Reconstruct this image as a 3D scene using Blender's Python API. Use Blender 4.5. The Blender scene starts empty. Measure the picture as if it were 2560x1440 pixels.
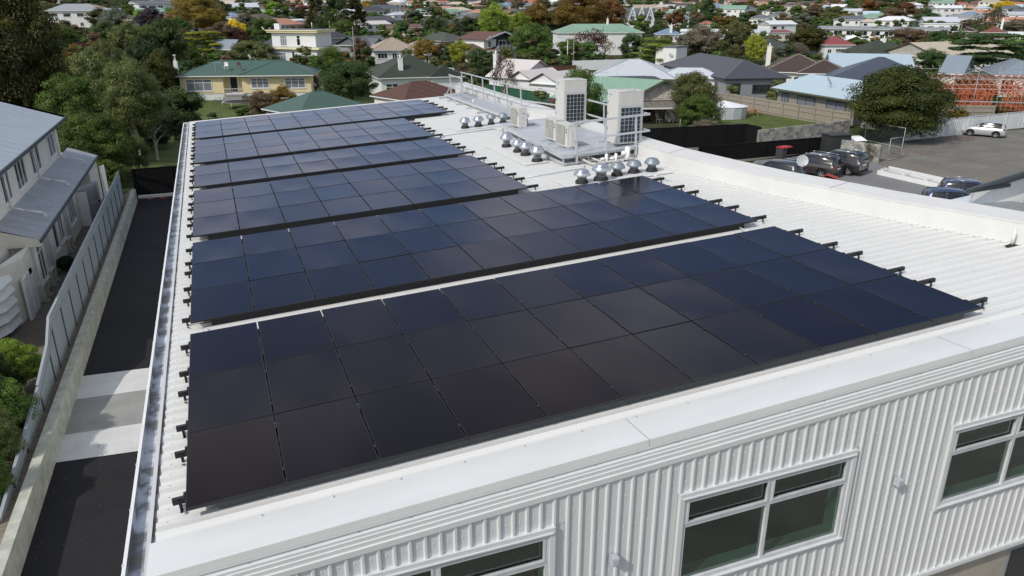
import bpy, math, random
import numpy as np
from mathutils import Vector, Matrix

S = bpy.context.scene
COL = S.collection
R = math.radians
rnd = random.Random(7)

# ------------------------------------------------------------------ camera
H0 = 7.3                      # height of the near-left panel corner above the lane
SX = 0.05268                  # fall of the roof towards the gutter (radians)
CAM = Vector((0.898, -8.0006, 12.670))
FPX = 1888.09                 # focal length in pixels of the 2560 px wide photograph
AX = Vector((0.93246874, -0.36124735, -0.00155114))
AY = Vector((-0.12854353, -0.32778372, -0.93596709))
AZ = Vector((0.3376072, 0.87295944, -0.35208408))
cd = bpy.data.cameras.new('camera'); cam = bpy.data.objects.new('camera', cd); COL.objects.link(cam)
m = Matrix((AX, -AY, -AZ)).transposed().to_4x4(); m.translation = CAM
cam.matrix_world = m
cd.sensor_width = 36.0; cd.lens = 36.0 * FPX / 2560.0
cd.clip_start = 0.1; cd.clip_end = 6000
S.camera = cam
S.render.resolution_x = 1024; S.render.resolution_y = 576

# ------------------------------------------------------------------ light
SUN_AZ = R(205)               # direction of the sun in the xy plane, from +x counter-clockwise
SUN_EL = R(43)
sd = Vector((math.cos(SUN_AZ) * math.cos(SUN_EL), math.sin(SUN_AZ) * math.cos(SUN_EL), math.sin(SUN_EL)))
sl = bpy.data.lights.new('sun', 'SUN'); sl.energy = 2.6; sl.angle = R(0.8); sl.color = (1.0, 0.94, 0.85)
so = bpy.data.objects.new('sun', sl); COL.objects.link(so)
so.rotation_euler = sd.to_track_quat('Z', 'Y').to_euler(); so.location = (0, 0, 60)
W = bpy.data.worlds.new('World'); S.world = W; W.use_nodes = True
nt = W.node_tree; nt.nodes.clear()
out = nt.nodes.new('ShaderNodeOutputWorld'); bg = nt.nodes.new('ShaderNodeBackground')
sky = nt.nodes.new('ShaderNodeTexSky'); sky.sky_type = 'NISHITA'; sky.sun_disc = False
sky.sun_elevation = SUN_EL; sky.sun_rotation = math.atan2(sd.x, sd.y)
sky.air_density = 1.0; sky.dust_density = 1.5; sky.ozone_density = 1.2
tc = nt.nodes.new('ShaderNodeTexCoord')
sep = nt.nodes.new('ShaderNodeSeparateXYZ'); nt.links.new(tc.outputs['Generated'], sep.inputs[0])
mx = nt.nodes.new('ShaderNodeMath'); mx.operation = 'MAXIMUM'; mx.inputs[1].default_value = 0.12
nt.links.new(sep.outputs['Z'], mx.inputs[0])
dv = nt.nodes.new('ShaderNodeVectorMath'); dv.operation = 'DIVIDE'
cmb = nt.nodes.new('ShaderNodeCombineXYZ')
for i in range(3): nt.links.new(mx.outputs[0], cmb.inputs[i])
nt.links.new(tc.outputs['Generated'], dv.inputs[0]); nt.links.new(cmb.outputs[0], dv.inputs[1])
cn = nt.nodes.new('ShaderNodeTexNoise'); cn.inputs['Scale'].default_value = 0.9; cn.inputs['Detail'].default_value = 7; cn.inputs['Roughness'].default_value = 0.6
nt.links.new(dv.outputs[0], cn.inputs['Vector'])
cr = nt.nodes.new('ShaderNodeMapRange'); cr.inputs['From Min'].default_value = 0.48; cr.inputs['From Max'].default_value = 0.66
hz = nt.nodes.new('ShaderNodeMapRange'); hz.inputs['From Min'].default_value = 0.0; hz.inputs['From Max'].default_value = 0.75; hz.inputs['To Min'].default_value = 0.03; hz.inputs['To Max'].default_value = 0.0
nt.links.new(sep.outputs['Z'], hz.inputs['Value'])
ad = nt.nodes.new('ShaderNodeMath'); nt.links.new(cn.outputs['Fac'], ad.inputs[0]); nt.links.new(hz.outputs['Result'], ad.inputs[1]); nt.links.new(ad.outputs[0], cr.inputs['Value'])
cm = nt.nodes.new('ShaderNodeMix'); cm.data_type = 'RGBA'
cm.inputs['B'].default_value = (7.7, 7.35, 6.9, 1)
nt.links.new(cr.outputs['Result'], cm.inputs['Factor']); nt.links.new(sky.outputs['Color'], cm.inputs['A'])
nt.links.new(cm.outputs['Result'], bg.inputs['Color']); bg.inputs['Strength'].default_value = 0.128
nt.links.new(bg.outputs[0], out.inputs['Surface'])
vs = S.view_settings; vs.view_transform = 'Standard'; vs.look = 'None'; vs.exposure = 0.06; vs.gamma = 1.0
vs.use_curve_mapping = False

# ------------------------------------------------------------------ mapping helpers
def sstep(a, b, t):
    t = min(1.0, max(0.0, (t - a) / (b - a))); return t * t * (3 - 2 * t)
def terrain(x, y):
    dx, dy = x - CAM.x, y - CAM.y
    d = math.hypot(dx, dy); az = math.degrees(math.atan2(dx, dy))
    if dy < 0: return 0.0
    z = 0.019 * max(0.0, d - 230) * sstep(210, 420, d)
    lf = 1 - sstep(-14, 14, az)
    z += lf * 0.06 * min(260, max(0.0, d - 170)) * sstep(165, 260, d)
    rt = sstep(34, 46, az)
    z *= 1 - 0.12 * rt
    return z
def ray(px, py):
    return AX * ((px - 1280) / FPX) + AY * ((py - 720) / FPX) + AZ
def onz(px, py, h):
    d = ray(px, py); t = (h - CAM.z) / d.z; return CAM + d * t
def ground(px, py, h=0.0):
    """point h above the terrain seen at photo pixel px,py"""
    d = ray(px, py); t = 20.0; st = 2.0
    while t < 3500:
        p = CAM + d * t
        if p.z <= terrain(p.x, p.y) + h:
            lo, hi = t - st, t
            for _ in range(20):
                mid = (lo + hi) / 2; p = CAM + d * mid
                if p.z <= terrain(p.x, p.y) + h: hi = mid
                else: lo = mid
            return CAM + d * hi
        st = max(2.0, t * 0.02); t += st
    return CAM + d * 3500
def project(p):
    q = Vector(p) - CAM; z = q.dot(AZ)
    return 1280 + FPX * q.dot(AX) / z, 720 + FPX * q.dot(AY) / z, z
def zat(px, py, base):
    """height on the vertical through base seen at pixel py"""
    d = ray(px, py); hd = math.hypot(base[0] - CAM.x, base[1] - CAM.y)
    return CAM.z + d.z * hd / math.hypot(d.x, d.y)
ROT = Matrix.Rotation(-SX, 4, 'Y')
def rf(u, v, w):               # roof frame -> world
    return ROT @ Vector((u, v, w)) + Vector((0, 0, H0))

# ------------------------------------------------------------------ materials
def lin(h):
    h = h.lstrip('#'); r = [int(h[i:i + 2], 16) / 255 for i in (0, 2, 4)]
    return tuple((c / 12.92 if c < .04045 else ((c + .055) / 1.055) ** 2.4) for c in r)
MC = {}
def mat(name, col, rough=0.6, metal=0.0, vary=0.12, scale=3.0, bump=0.0, spec=0.5, coat=0.0, streak=None, rand=0.0, obj=True):
    if name in MC: return MC[name]
    m = bpy.data.materials.new(name); m.use_nodes = True; n = m.node_tree
    b = n.nodes['Principled BSDF']; c = lin(col) if isinstance(col, str) else col
    b.inputs['Roughness'].default_value = rough; b.inputs['Metallic'].default_value = metal
    b.inputs['Specular IOR Level'].default_value = spec; b.inputs['Coat Weight'].default_value = coat
    tc = n.nodes.new('ShaderNodeTexCoord'); mp = n.nodes.new('ShaderNodeMapping')
    n.links.new(tc.outputs['Object'], mp.inputs[0])
    if streak: mp.inputs['Scale'].default_value = streak
    no = n.nodes.new('ShaderNodeTexNoise'); no.inputs['Scale'].default_value = scale; no.inputs['Detail'].default_value = 6; no.inputs['Roughness'].default_value = .65
    n.links.new(mp.outputs[0], no.inputs['Vector'])
    hs = n.nodes.new('ShaderNodeHueSaturation'); hs.inputs['Color'].default_value = (*c, 1)
    mr = n.nodes.new('ShaderNodeMapRange'); mr.inputs['From Min'].default_value = .3; mr.inputs['From Max'].default_value = .7
    mr.inputs['To Min'].default_value = 1 - vary; mr.inputs['To Max'].default_value = 1 + vary
    n.links.new(no.outputs['Fac'], mr.inputs['Value'])
    if rand:
        oi = n.nodes.new('ShaderNodeObjectInfo'); ma = n.nodes.new('ShaderNodeMath'); ma.operation = 'MULTIPLY_ADD'
        ma.inputs[1].default_value = rand; n.links.new(oi.outputs['Random'], ma.inputs[0]); n.links.new(mr.outputs[0], ma.inputs[2])
        n.links.new(ma.outputs[0], hs.inputs['Value'])
    else: n.links.new(mr.outputs[0], hs.inputs['Value'])
    n.links.new(hs.outputs[0], b.inputs['Base Color'])
    if bump:
        bp = n.nodes.new('ShaderNodeBump'); bp.inputs['Strength'].default_value = bump; bp.inputs['Distance'].default_value = .02
        n.links.new(no.outputs['Fac'], bp.inputs['Height']); n.links.new(bp.outputs[0], b.inputs['Normal'])
    MC[name] = m; return m
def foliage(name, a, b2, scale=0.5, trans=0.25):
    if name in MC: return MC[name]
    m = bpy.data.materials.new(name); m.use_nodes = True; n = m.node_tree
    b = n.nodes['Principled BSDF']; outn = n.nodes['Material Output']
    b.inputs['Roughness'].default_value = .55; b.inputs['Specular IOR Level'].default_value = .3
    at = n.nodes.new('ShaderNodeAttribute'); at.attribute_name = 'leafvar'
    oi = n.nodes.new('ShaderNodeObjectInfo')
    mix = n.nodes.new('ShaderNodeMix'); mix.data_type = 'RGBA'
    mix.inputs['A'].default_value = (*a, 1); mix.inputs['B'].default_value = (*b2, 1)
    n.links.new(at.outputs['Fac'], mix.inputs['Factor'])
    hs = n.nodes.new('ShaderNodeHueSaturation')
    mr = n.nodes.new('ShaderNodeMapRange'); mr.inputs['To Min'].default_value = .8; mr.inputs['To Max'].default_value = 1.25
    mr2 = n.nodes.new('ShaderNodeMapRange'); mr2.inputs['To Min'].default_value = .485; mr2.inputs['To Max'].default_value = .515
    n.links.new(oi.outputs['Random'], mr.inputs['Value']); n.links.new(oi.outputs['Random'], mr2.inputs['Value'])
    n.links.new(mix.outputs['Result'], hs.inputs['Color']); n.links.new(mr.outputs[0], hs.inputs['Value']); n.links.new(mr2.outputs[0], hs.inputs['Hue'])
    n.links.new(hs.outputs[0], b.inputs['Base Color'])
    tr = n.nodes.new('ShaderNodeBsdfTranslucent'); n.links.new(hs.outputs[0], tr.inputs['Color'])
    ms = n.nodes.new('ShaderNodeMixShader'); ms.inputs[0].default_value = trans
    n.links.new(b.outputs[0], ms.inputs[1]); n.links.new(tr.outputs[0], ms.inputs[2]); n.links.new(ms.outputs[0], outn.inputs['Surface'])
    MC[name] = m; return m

# ------------------------------------------------------------------ mesh builder
class MB:
    def __init__(s, T=None): s.v = []; s.f = []; s.mi = []; s.T = T; s.smooth = []
    def add(s, vs, fs, mi=0, sm=False):
        o = len(s.v); s.v += [tuple(s.T(*p)) if s.T else tuple(p) for p in vs]
        for f in fs: s.f.append([i + o for i in f]); s.mi.append(mi); s.smooth.append(sm)
        return s
    def box(s, x0, x1, y0, y1, z0, z1, mi=0):
        return s.add([(x0, y0, z0), (x1, y0, z0), (x1, y1, z0), (x0, y1, z0), (x0, y0, z1), (x1, y0, z1), (x1, y1, z1), (x0, y1, z1)],
                     [(0, 3, 2, 1), (4, 5, 6, 7), (0, 1, 5, 4), (1, 2, 6, 5), (2, 3, 7, 6), (3, 0, 4, 7)], mi)
    def bar(s, p0, p1, w, h=None, mi=0):
        h = h or w; a = Vector(p0); b = Vector(p1); d = (b - a).normalized()
        up = Vector((0, 0, 1)) if abs(d.z) < .95 else Vector((1, 0, 0))
        sx = d.cross(up).normalized() * w / 2; sy = sx.cross(d).normalized() * h / 2
        vs = [p + i * sx + j * sy for p in (a, b) for i, j in ((-1, -1), (1, -1), (1, 1), (-1, 1))]
        return s.add(vs, [(0, 1, 2, 3), (7, 6, 5, 4), (0, 4, 5, 1), (1, 5, 6, 2), (2, 6, 7, 3), (3, 7, 4, 0)], mi)
    def tube(s, p0, p1, r0, r1=None, n=8, mi=0, cap=True):
        r1 = r0 if r1 is None else r1; a = Vector(p0); b = Vector(p1); d = (b - a).normalized()
        up = Vector((0, 0, 1)) if abs(d.z) < .95 else Vector((1, 0, 0)); sx = d.cross(up).normalized(); sy = sx.cross(d)
        vs = [p + (sx * math.cos(t) + sy * math.sin(t)) * r for p, r in ((a, r0), (b, r1)) for t in [2 * math.pi * i / n for i in range(n)]]
        o = len(s.v); s.add(vs, [(i, (i + 1) % n, n + (i + 1) % n, n + i) for i in range(n)], mi, True)
        if cap: s.f += [[o + i for i in range(n)][::-1], [o + n + i for i in range(n)]]; s.mi += [mi, mi]; s.smooth += [False, False]
        return s
    def lathe(s, prof, n=20, c=(0, 0), mi=0):
        vs = [(c[0] + r * math.cos(2 * math.pi * i / n), c[1] + r * math.sin(2 * math.pi * i / n), z) for r, z in prof for i in range(n)]
        fs = [(k * n + i, k * n + (i + 1) % n, (k + 1) * n + (i + 1) % n, (k + 1) * n + i) for k in range(len(prof) - 1) for i in range(n)]
        return s.add(vs, fs, mi, True)
    def path(s, pts, r, n=6, mi=0):
        for a, b in zip(pts[:-1], pts[1:]): s.tube(a, b, r, r, n, mi)
        return s
    def build(s, name, mats, parent=None, loc=None, rot=None):
        me = bpy.data.meshes.new(name); me.from_pydata(s.v, [], s.f)
        mats = mats if isinstance(mats, (list, tuple)) else [mats]
        for m in mats: me.materials.append(m)
        me.polygons.foreach_set('material_index', s.mi); me.polygons.foreach_set('use_smooth', s.smooth)
        me.update()
        return link(name, me, parent, loc, rot)
def link(name, me, parent=None, loc=None, rot=None, scale=None):
    o = bpy.data.objects.new(name, me); COL.objects.link(o)
    if parent: o.parent = parent
    if loc is not None: o.location = loc
    if rot is not None: o.rotation_euler = rot
    if scale is not None: o.scale = scale
    return o
THINGS = []
def tag(o, label=None, cat=None, group=None, kind=None):
    if label: o['label'] = label
    if cat: o['category'] = cat
    if group: o['group'] = group
    if kind: o['kind'] = kind
    if cat: THINGS.append(o)
    return o
def empty(name, loc=(0, 0, 0), rz=0.0, label=None, cat=None, group=None):
    o = bpy.data.objects.new(name, None); COL.objects.link(o); o.location = loc; o.rotation_euler = (0, 0, rz)
    o.empty_display_size = .3
    return tag(o, label, cat, group)
def copy_tree(o, parent=None):
    c = o.copy(); COL.objects.link(c)
    if parent: c.parent = parent
    for ch in list(o.children): copy_tree(ch, c)
    if not parent and 'category' in c: THINGS.append(c)
    return c

# palette -----------------------------------------------------------
M = {}
M['white_roof'] = mat('white_roof_paint', '#dbdcda', .4, vary=.035, scale=1.6, spec=.45, streak=(.35, 3, 3))
M['flash'] = mat('pale_flashing_paint', '#dbdedd', .38, vary=.05, scale=1.1, streak=(.5, 3, 3))
M['trim'] = mat('pale_grey_trim', '#cfd2d3', .4, vary=.03)
M['clad'] = mat('pale_grey_cladding', '#cfd1d3', .42, vary=.06, scale=9, streak=(14, 14, .35))
M['gutter_in'] = None
M['black_metal'] = mat('black_anodised', (.012, .012, .014), .4, vary=.1)
M['rubber'] = mat('black_rubber', (.018, .018, .02), .75)
M['galv'] = mat('galvanised_steel', '#c3c8cd', .42, metal=.25, vary=.08, scale=6)
M['alu'] = mat('spun_aluminium', '#c9ced4', .27, metal=.85, vary=.1, scale=8)
M['alu_dull'] = mat('dull_grey_aluminium', '#8e979f', .45, metal=.4, vary=.06)
M['unit'] = mat('ivory_unit_paint', '#cacac6', .45, vary=.06)
M['unit_dark'] = mat('dark_grille', (.016, .02, .03), .35)
M['unit_blue'] = mat('blue_grey_coil', (.02, .045, .07), .35)
M['white'] = mat('white_paint', '#e4e6e6', .5, vary=.05)
M['pvc'] = mat('white_plastic', '#eceeee', .35, vary=.02)
M['pane'] = mat('dark_window_glass', (.018, .022, .026), .06, vary=.2, spec=.8)
M['curtain'] = mat('net_curtain', '#777c85', .5, vary=.5, scale=14, streak=(6, 6, .4))
M['concrete'] = mat('pale_concrete', '#b4b6b2', .85, vary=.12, scale=1.2, bump=.2)
M['concrete_dark'] = mat('darker_concrete', '#8c8e8a', .9, vary=.14, scale=1.6, bump=.2)
M['concrete_old'] = mat('mossy_concrete', '#aeb0a4', .95, vary=.3, scale=2.2, bump=.4)
M['kerbwhite'] = mat('white_kerb', '#cfcfcb', .8)
M['wood'] = mat('weathered_timber', '#8d867b', .85, vary=.3, scale=5, streak=(9, 9, .6), rand=.15)
M['wood_dark'] = mat('old_dark_timber', '#5a4a40', .9, vary=.25)
M['postwood'] = mat('pole_timber', '#8d857b', .9, vary=.2, streak=(8, 8, .4))
M['cream'] = mat('cream_render', '#e0ddd2', .85, vary=.07, scale=1.5, bump=.1)
M['yellow'] = mat('pale_yellow_boards', '#dccda4', .7, vary=.06)
M['whitewall'] = mat('white_render', '#dcdedd', .8, vary=.06, scale=1)
M['brick'] = mat('grey_brick', '#8f8b83', .9, vary=.2, scale=12)
M['greywall'] = mat('grey_render', '#8a8f92', .85, vary=.08)
M['mint'] = mat('pale_mint_boards', '#c3d2c8', .8, vary=.05)
M['darkwall'] = mat('charcoal_wall', '#33363a', .8)
M['redbrick'] = mat('red_brick_wall', '#7c4a3c', .9, vary=.2, scale=10)
M['peach'] = mat('peach_wall', '#d0a68c', .85)
M['red'] = mat('red_plastic', '#b01c20', .4)
M['orange_timber'] = mat('orange_treated_timber', '#c4714f', .75, vary=.25, scale=3)
M['scaf'] = mat('scaffold_steel', '#a2a3a6', .5, metal=.3)
M['fencegrey'] = mat('blue_grey_fence_panel', '#98a2a8', .5, vary=.05, scale=1)
M['fencepost'] = mat('dark_fence_post', '#50595e', .5)
M['fenceblack'] = mat('black_steel_fence', (.008, .008, .009), .8, vary=.15, spec=.2)
ROOFC = dict(green='#3f5a51', palegreen='#7b9a87', brown='#5f453c', tan='#a5988a', darkgreen='#3c443a', charcoal='#43444b',
             grey='#8b9194', lightgrey='#b8bfc6', lightblue='#a9bcc6', blue='#7287a0', darkblue='#454c59', terracotta='#b3826c', red='#834446',
             orangered='#a2604e', redbrown='#6f4538', beige='#b8ad9b', darkbrown='#4f4440', bluegrey='#7c8791', white='#d8dcde', rust='#c9c3c1', cream='#cdbb96',
             slate='#5f6469', black='#303238')
def roofmat(c, tile=False):
    return mat('roof_%s%s' % (c, '_tile' if tile else ''), ROOFC[c], .75 if tile else .5, vary=.16 if tile else .07, scale=2.5, rand=.12)

# ================================================================== THE SETTING
def ground_sheet():
    vs = []; fs = []
    xs = list(range(-700, 1500, 20)); ys = list(range(-160, 1900, 20))
    fine = []
    for j, y in enumerate(ys):
        for i, x in enumerate(xs):
            vs.append((x, y, terrain(x, y) - 0.012))
    nx = len(xs)
    for j in range(len(ys) - 1):
        for i in range(nx - 1):
            a = j * nx + i; fs.append((a, a + 1, a + 1 + nx, a + nx))
    mb = MB(); mb.add(vs, fs, 0, True)
    # far skirt out to the horizon
    z = 30.0
    mb.add([(-6000, 1880, 34), (7000, 1880, 34), (7000, 6500, 120), (-6000, 6500, 160)], [(0, 1, 2, 3)])
    m = bpy.data.materials.new('suburban_ground'); m.use_nodes = True; n = m.node_tree; b = n.nodes['Principled BSDF']
    b.inputs['Roughness'].default_value = .95; b.inputs['Specular IOR Level'].default_value = .1
    tc = n.nodes.new('ShaderNodeTexCoord')
    n1 = n.nodes.new('ShaderNodeTexNoise'); n1.inputs['Scale'].default_value = .045; n1.inputs['Detail'].default_value = 8; n1.inputs['Roughness'].default_value = .7
    n2 = n.nodes.new('ShaderNodeTexNoise'); n2.inputs['Scale'].default_value = 1.3; n2.inputs['Detail'].default_value = 8
    for q in (n1, n2): n.links.new(tc.outputs['Object'], q.inputs['Vector'])
    rp = n.nodes.new('ShaderNodeValToRGB'); e = rp.color_ramp.elements
    e[0].position = .36; e[0].color = (.014, .022, .009, 1); e[1].position = .62; e[1].color = (.07, .066, .045, 1)
    x = e.new(.46); x.color = (.028, .042, .014, 1); x = e.new(.54); x.color = (.05, .066, .022, 1)
    n.links.new(n1.outputs['Fac'], rp.inputs[0])
    hs = n.nodes.new('ShaderNodeHueSaturation'); n.links.new(rp.outputs[0], hs.inputs['Color'])
    mr = n.nodes.new('ShaderNodeMapRange'); mr.inputs['From Min'].default_value = .3; mr.inputs['From Max'].default_value = .7; mr.inputs['To Min'].default_value = .6; mr.inputs['To Max'].default_value = 1.35
    n.links.new(n2.outputs['Fac'], mr.inputs[0]); n.links.new(mr.outputs[0], hs.inputs['Value']); n.links.new(hs.outputs[0], b.inputs['Base Color'])
    o = mb.build('ground', m); tag(o, kind='structure')
ground_sheet()
def flat(name, pts, z, m, kind='structure', th=0):
    mb = MB(); n = len(pts)
    if th:
        mb.add([(p[0], p[1], z) for p in pts] + [(p[0], p[1], z - th) for p in pts],
               [tuple(range(n))] + [(i, n + i, n + (i + 1) % n, (i + 1) % n) for i in range(n)])
    else: mb.add([(p[0], p[1], z) for p in pts], [tuple(range(n))])
    # normals up
    a = Vector(pts[1]) - Vector(pts[0]); 
    o = mb.build(name, m)
    return tag(o, kind=kind)
def px(l, z=0.0): return [tuple(onz(a, b, z))[:2] for a, b in l]

def speckled(name, col, sp, amt=.04, scale=60, rough=.9, big=.2):
    m = bpy.data.materials.new(name); m.use_nodes = True; n = m.node_tree; b = n.nodes['Principled BSDF']; b.inputs['Roughness'].default_value = rough
    b.inputs['Specular IOR Level'].default_value = .25
    tc = n.nodes.new('ShaderNodeTexCoord')
    a = n.nodes.new('ShaderNodeTexNoise'); a.inputs['Scale'].default_value = scale; a.inputs['Detail'].default_value = 3
    c = n.nodes.new('ShaderNodeTexNoise'); c.inputs['Scale'].default_value = .35; c.inputs['Detail'].default_value = 6; c.inputs['Roughness'].default_value = .7
    for q in (a, c): n.links.new(tc.outputs['Object'], q.inputs['Vector'])
    mr = n.nodes.new('ShaderNodeMapRange'); mr.inputs['From Min'].default_value = .60; mr.inputs['From Max'].default_value = .74; n.links.new(a.outputs[0], mr.inputs[0])
    ml = n.nodes.new('ShaderNodeMath'); ml.operation = 'MULTIPLY'; ml.inputs[1].default_value = amt * 10; n.links.new(mr.outputs[0], ml.inputs[0])
    mix = n.nodes.new('ShaderNodeMix'); mix.data_type = 'RGBA'; mix.inputs['A'].default_value = (*col, 1); mix.inputs['B'].default_value = (*sp, 1)
    n.links.new(ml.outputs[0], mix.inputs['Factor'])
    hs = n.nodes.new('ShaderNodeHueSaturation'); n.links.new(mix.outputs['Result'], hs.inputs['Color'])
    m2 = n.nodes.new('ShaderNodeMapRange'); m2.inputs['From Min'].default_value = .3; m2.inputs['From Max'].default_value = .7; m2.inputs['To Min'].default_value = 1 - big; m2.inputs['To Max'].default_value = 1 + big
    n.links.new(c.outputs[0], m2.inputs[0]); n.links.new(m2.outputs[0], hs.inputs['Value']); n.links.new(hs.outputs[0], b.inputs['Base Color'])
    bp = n.nodes.new('ShaderNodeBump'); bp.inputs['Strength'].default_value = .35; bp.inputs['Distance'].default_value = .01; n.links.new(a.outputs[0], bp.inputs['Height']); n.links.new(bp.outputs[0], b.inputs['Normal'])
    return m
ASPH = speckled('fresh_asphalt', (.019, .019, .022), (.035, .034, .033), .02, 30, .85, .25)
ASPH_OLD = speckled('old_asphalt', lin('#74726c'), lin('#9a978c'), .05, 9, .95, .25)
GRAVEL = speckled('grey_gravel', lin('#7b7b7c'), lin('#b2b2b2'), .09, 14, .95, .12)
GRASS = speckled('lawn_grass', (.085, .115, .03), (.15, .14, .06), .07, 1.2, .95, .35)
PAVE = speckled('dusty_paving', lin('#77726a'), lin('#8f897d'), .05, 6, .95, .2)
# lane at the left of the building
LX = -4.8
flat('lane', [(LX, 2), (-.4, 2), (-.4, 49.4), (LX, 49.4)], .004, ASPH)
CR = mat('crossing_concrete', '#c6c8c7', .85, vary=.1, scale=1.0, bump=.15)
CR2 = mat('crossing_concrete_middle', '#8e908d', .9, vary=.14, scale=1.3, bump=.2)
flat('lane_crossing_strip', [(LX, 18.72), (-.4, 18.5), (-.4, 20.3), (LX, 20.6)], .012, CR)
flat('lane_crossing_strip', [(LX, 16.3), (-.4, 16.1), (-.4, 18.49), (LX, 18.71)], .010, CR2)
flat('lane_crossing_strip', [(LX, 14.65), (-.4, 14.25), (-.4, 16.09), (LX, 16.29)], .012, CR)
# dead leaves
def litter():
    mb = MB(); r = random.Random(5)
    for k in range(45):
        x = LX + .1 + abs(r.gauss(0, 1.0)); y = r.uniform(8.5, 15.5) if k < 50 else r.uniform(15, 40)
        if x > -.7: continue
        s = r.uniform(.012, .035); a = r.uniform(0, 6.28); z = .02
        mb.add([(x + s * math.cos(a + i * 1.57) * (1 if i % 2 else .6), y + s * math.sin(a + i * 1.57) * (1 if i % 2 else .6), z + r.uniform(0, .012)) for i in range(4)], [(0, 1, 2, 3)])
    o = mb.build('dry_leaves', mat('dry_leaf', '#5a4d3d', .8, vary=.4, scale=1.7)); tag(o, kind='stuff', label='dry leaves lying on the black lane', cat='leaves')
litter()
KY = 49.4
mb = MB(); mb.box(LX, -.6, KY, KY + .35, 0, .16); tag(mb.build('lane_kerb', M['kerbwhite']), kind='structure')
mb = MB()
for i in range(5):
    mb2 = MB(); x = -4.2 + i * .82
    mb2.add([(x, KY - .42, .01), (x + .32, KY - .42, .01), (x + .32, KY - .1, .01), (x, KY - .1, .01), (x + .04, KY - .36, .07), (x + .28, KY - .36, .07), (x + .28, KY - .16, .07), (x + .04, KY - .16, .07)],
           [(4, 5, 6, 7), (0, 1, 5, 4), (1, 2, 6, 5), (2, 3, 7, 6), (3, 0, 4, 7)])
    tag(mb2.build('kerb_marker', mat('terracotta_block', '#b0603a', .8)), 'small orange block at the foot of the white kerb closing the lane, number %s from the left' % ['one', 'two', 'three', 'four', 'five'][i] if False else
        ['leftmost', 'second from left', 'middle', 'fourth from left', 'rightmost'][i] + ' small orange block before the white kerb at the lane end', 'block', 'orange blocks along the kerb')
# low retaining wall and grey fence along the lane
mb = MB(); mb.add([(LX, 6, 0), (LX, 48.6, 0), (LX, 48.6, .85), (LX, 6, .85), (LX - .27, 6, .85), (LX - .27, 48.6, .85), (LX - .27, 6, .3), (LX - .27, 48.6, .3)],
                  [(0, 3, 2, 1), (3, 4, 5, 2), (4, 6, 7, 5), (1, 2, 5, 7), (0, 6, 4, 3)])
wl = mb.build('retaining_wall', M['concrete_old']); tag(wl, 'long low mossy concrete retaining wall beside the black lane', 'wall')
flat('planting_strip', [(LX - .28, 6), (LX - .28, 49.4), (-5.36, 49.4), (-5.36, 6)], .62, mat('leafy_dirt', '#7d7364', .95, vary=.35, scale=5, bump=.5))
flat('neighbour_path', [(-5.42, 8), (-5.42, 50), (-8.5, 50), (-8.5, 8)], .3, mat('neighbour_paving', '#6e665a', .95, vary=.25, scale=1.5))
def grey_fence():
    root = empty('panel_fence', (-5.35, 11, 0), 0, 'blue-grey panel fence running along the top of the retaining wall', 'fence')
    def top(y): # height of the top rail along the fence
        P = [(10, .8), (11, .85), (14.4, 1.05), (16.95, 1.55), (19.15, 2.0), (20.2, 2.6), (60, 2.62)]
        for (a0, z0), (a1, z1) in zip(P[:-1], P[1:]):
            if y <= a1: return z0 + (z1 - z0) * (y - a0) / (a1 - a0)
    y = 11.0; k = 0
    edges = [11.0, 12.6, 14.4, 16.95, 19.15, 20.2] + [22.15 + i * 2.0 for i in range(13)]
    edges = [e for e in edges if e < 48]
    for i, (a, b) in enumerate(zip(edges[:-1], edges[1:])):
        za, zb = top(a), top(b); base = .62
        if i < 3: za, zb = .78 + (a - 11) * .12, .78 + (b - 11) * .12
        mb = MB(); mb.add([(.0, a - 11 + .04, base), (.0, b - 11 - .04, base), (0, b - 11 - .04, max(zb - .42, base + .1)), (0, a - 11 + .04, max(za - .42, base + .1)),
                           (-.03, a - 11 + .04, base), (-.03, b - 11 - .04, base), (-.03, b - 11 - .04, max(zb - .42, base + .1)), (-.03, a - 11 + .04, max(za - .42, base + .1))],
                          [(0, 1, 2, 3), (7, 6, 5, 4), (3, 2, 6, 7), (0, 4, 5, 1)])
        mb.build('fence_panel', M['fencegrey'], root)
        mb = MB(); mb.bar((.0, b - 11, base - .1), (.0, b - 11, max(zb - .36, base + .2)), .07); mb.build('fence_post', M['fencepost'], root)
        mb = MB(); mb.bar((-.005, a - 11, za - .36), (-.005, b - 11, zb - .36), .08, .05); mb.bar((-.01, a - 11, za - .02), (-.01, b - 11, zb - .02), .08, .05)
        mb.build('fence_rail', M['fencegrey'], root)
        mb = MB(); mb.add([(.005, a - 11, za - .34), (.005, b - 11, zb - .34), (.005, b - 11, zb - .04), (.005, a - 11, za - .04), (-.02, a - 11, za - .34), (-.02, b - 11, zb - .34), (-.02, b - 11, zb - .04), (-.02, a - 11, za - .04)],
                          [(0, 1, 2, 3), (7, 6, 5, 4)]); mb.build('upper_fence_panel', M['fencegrey'], root)
grey_fence()
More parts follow.
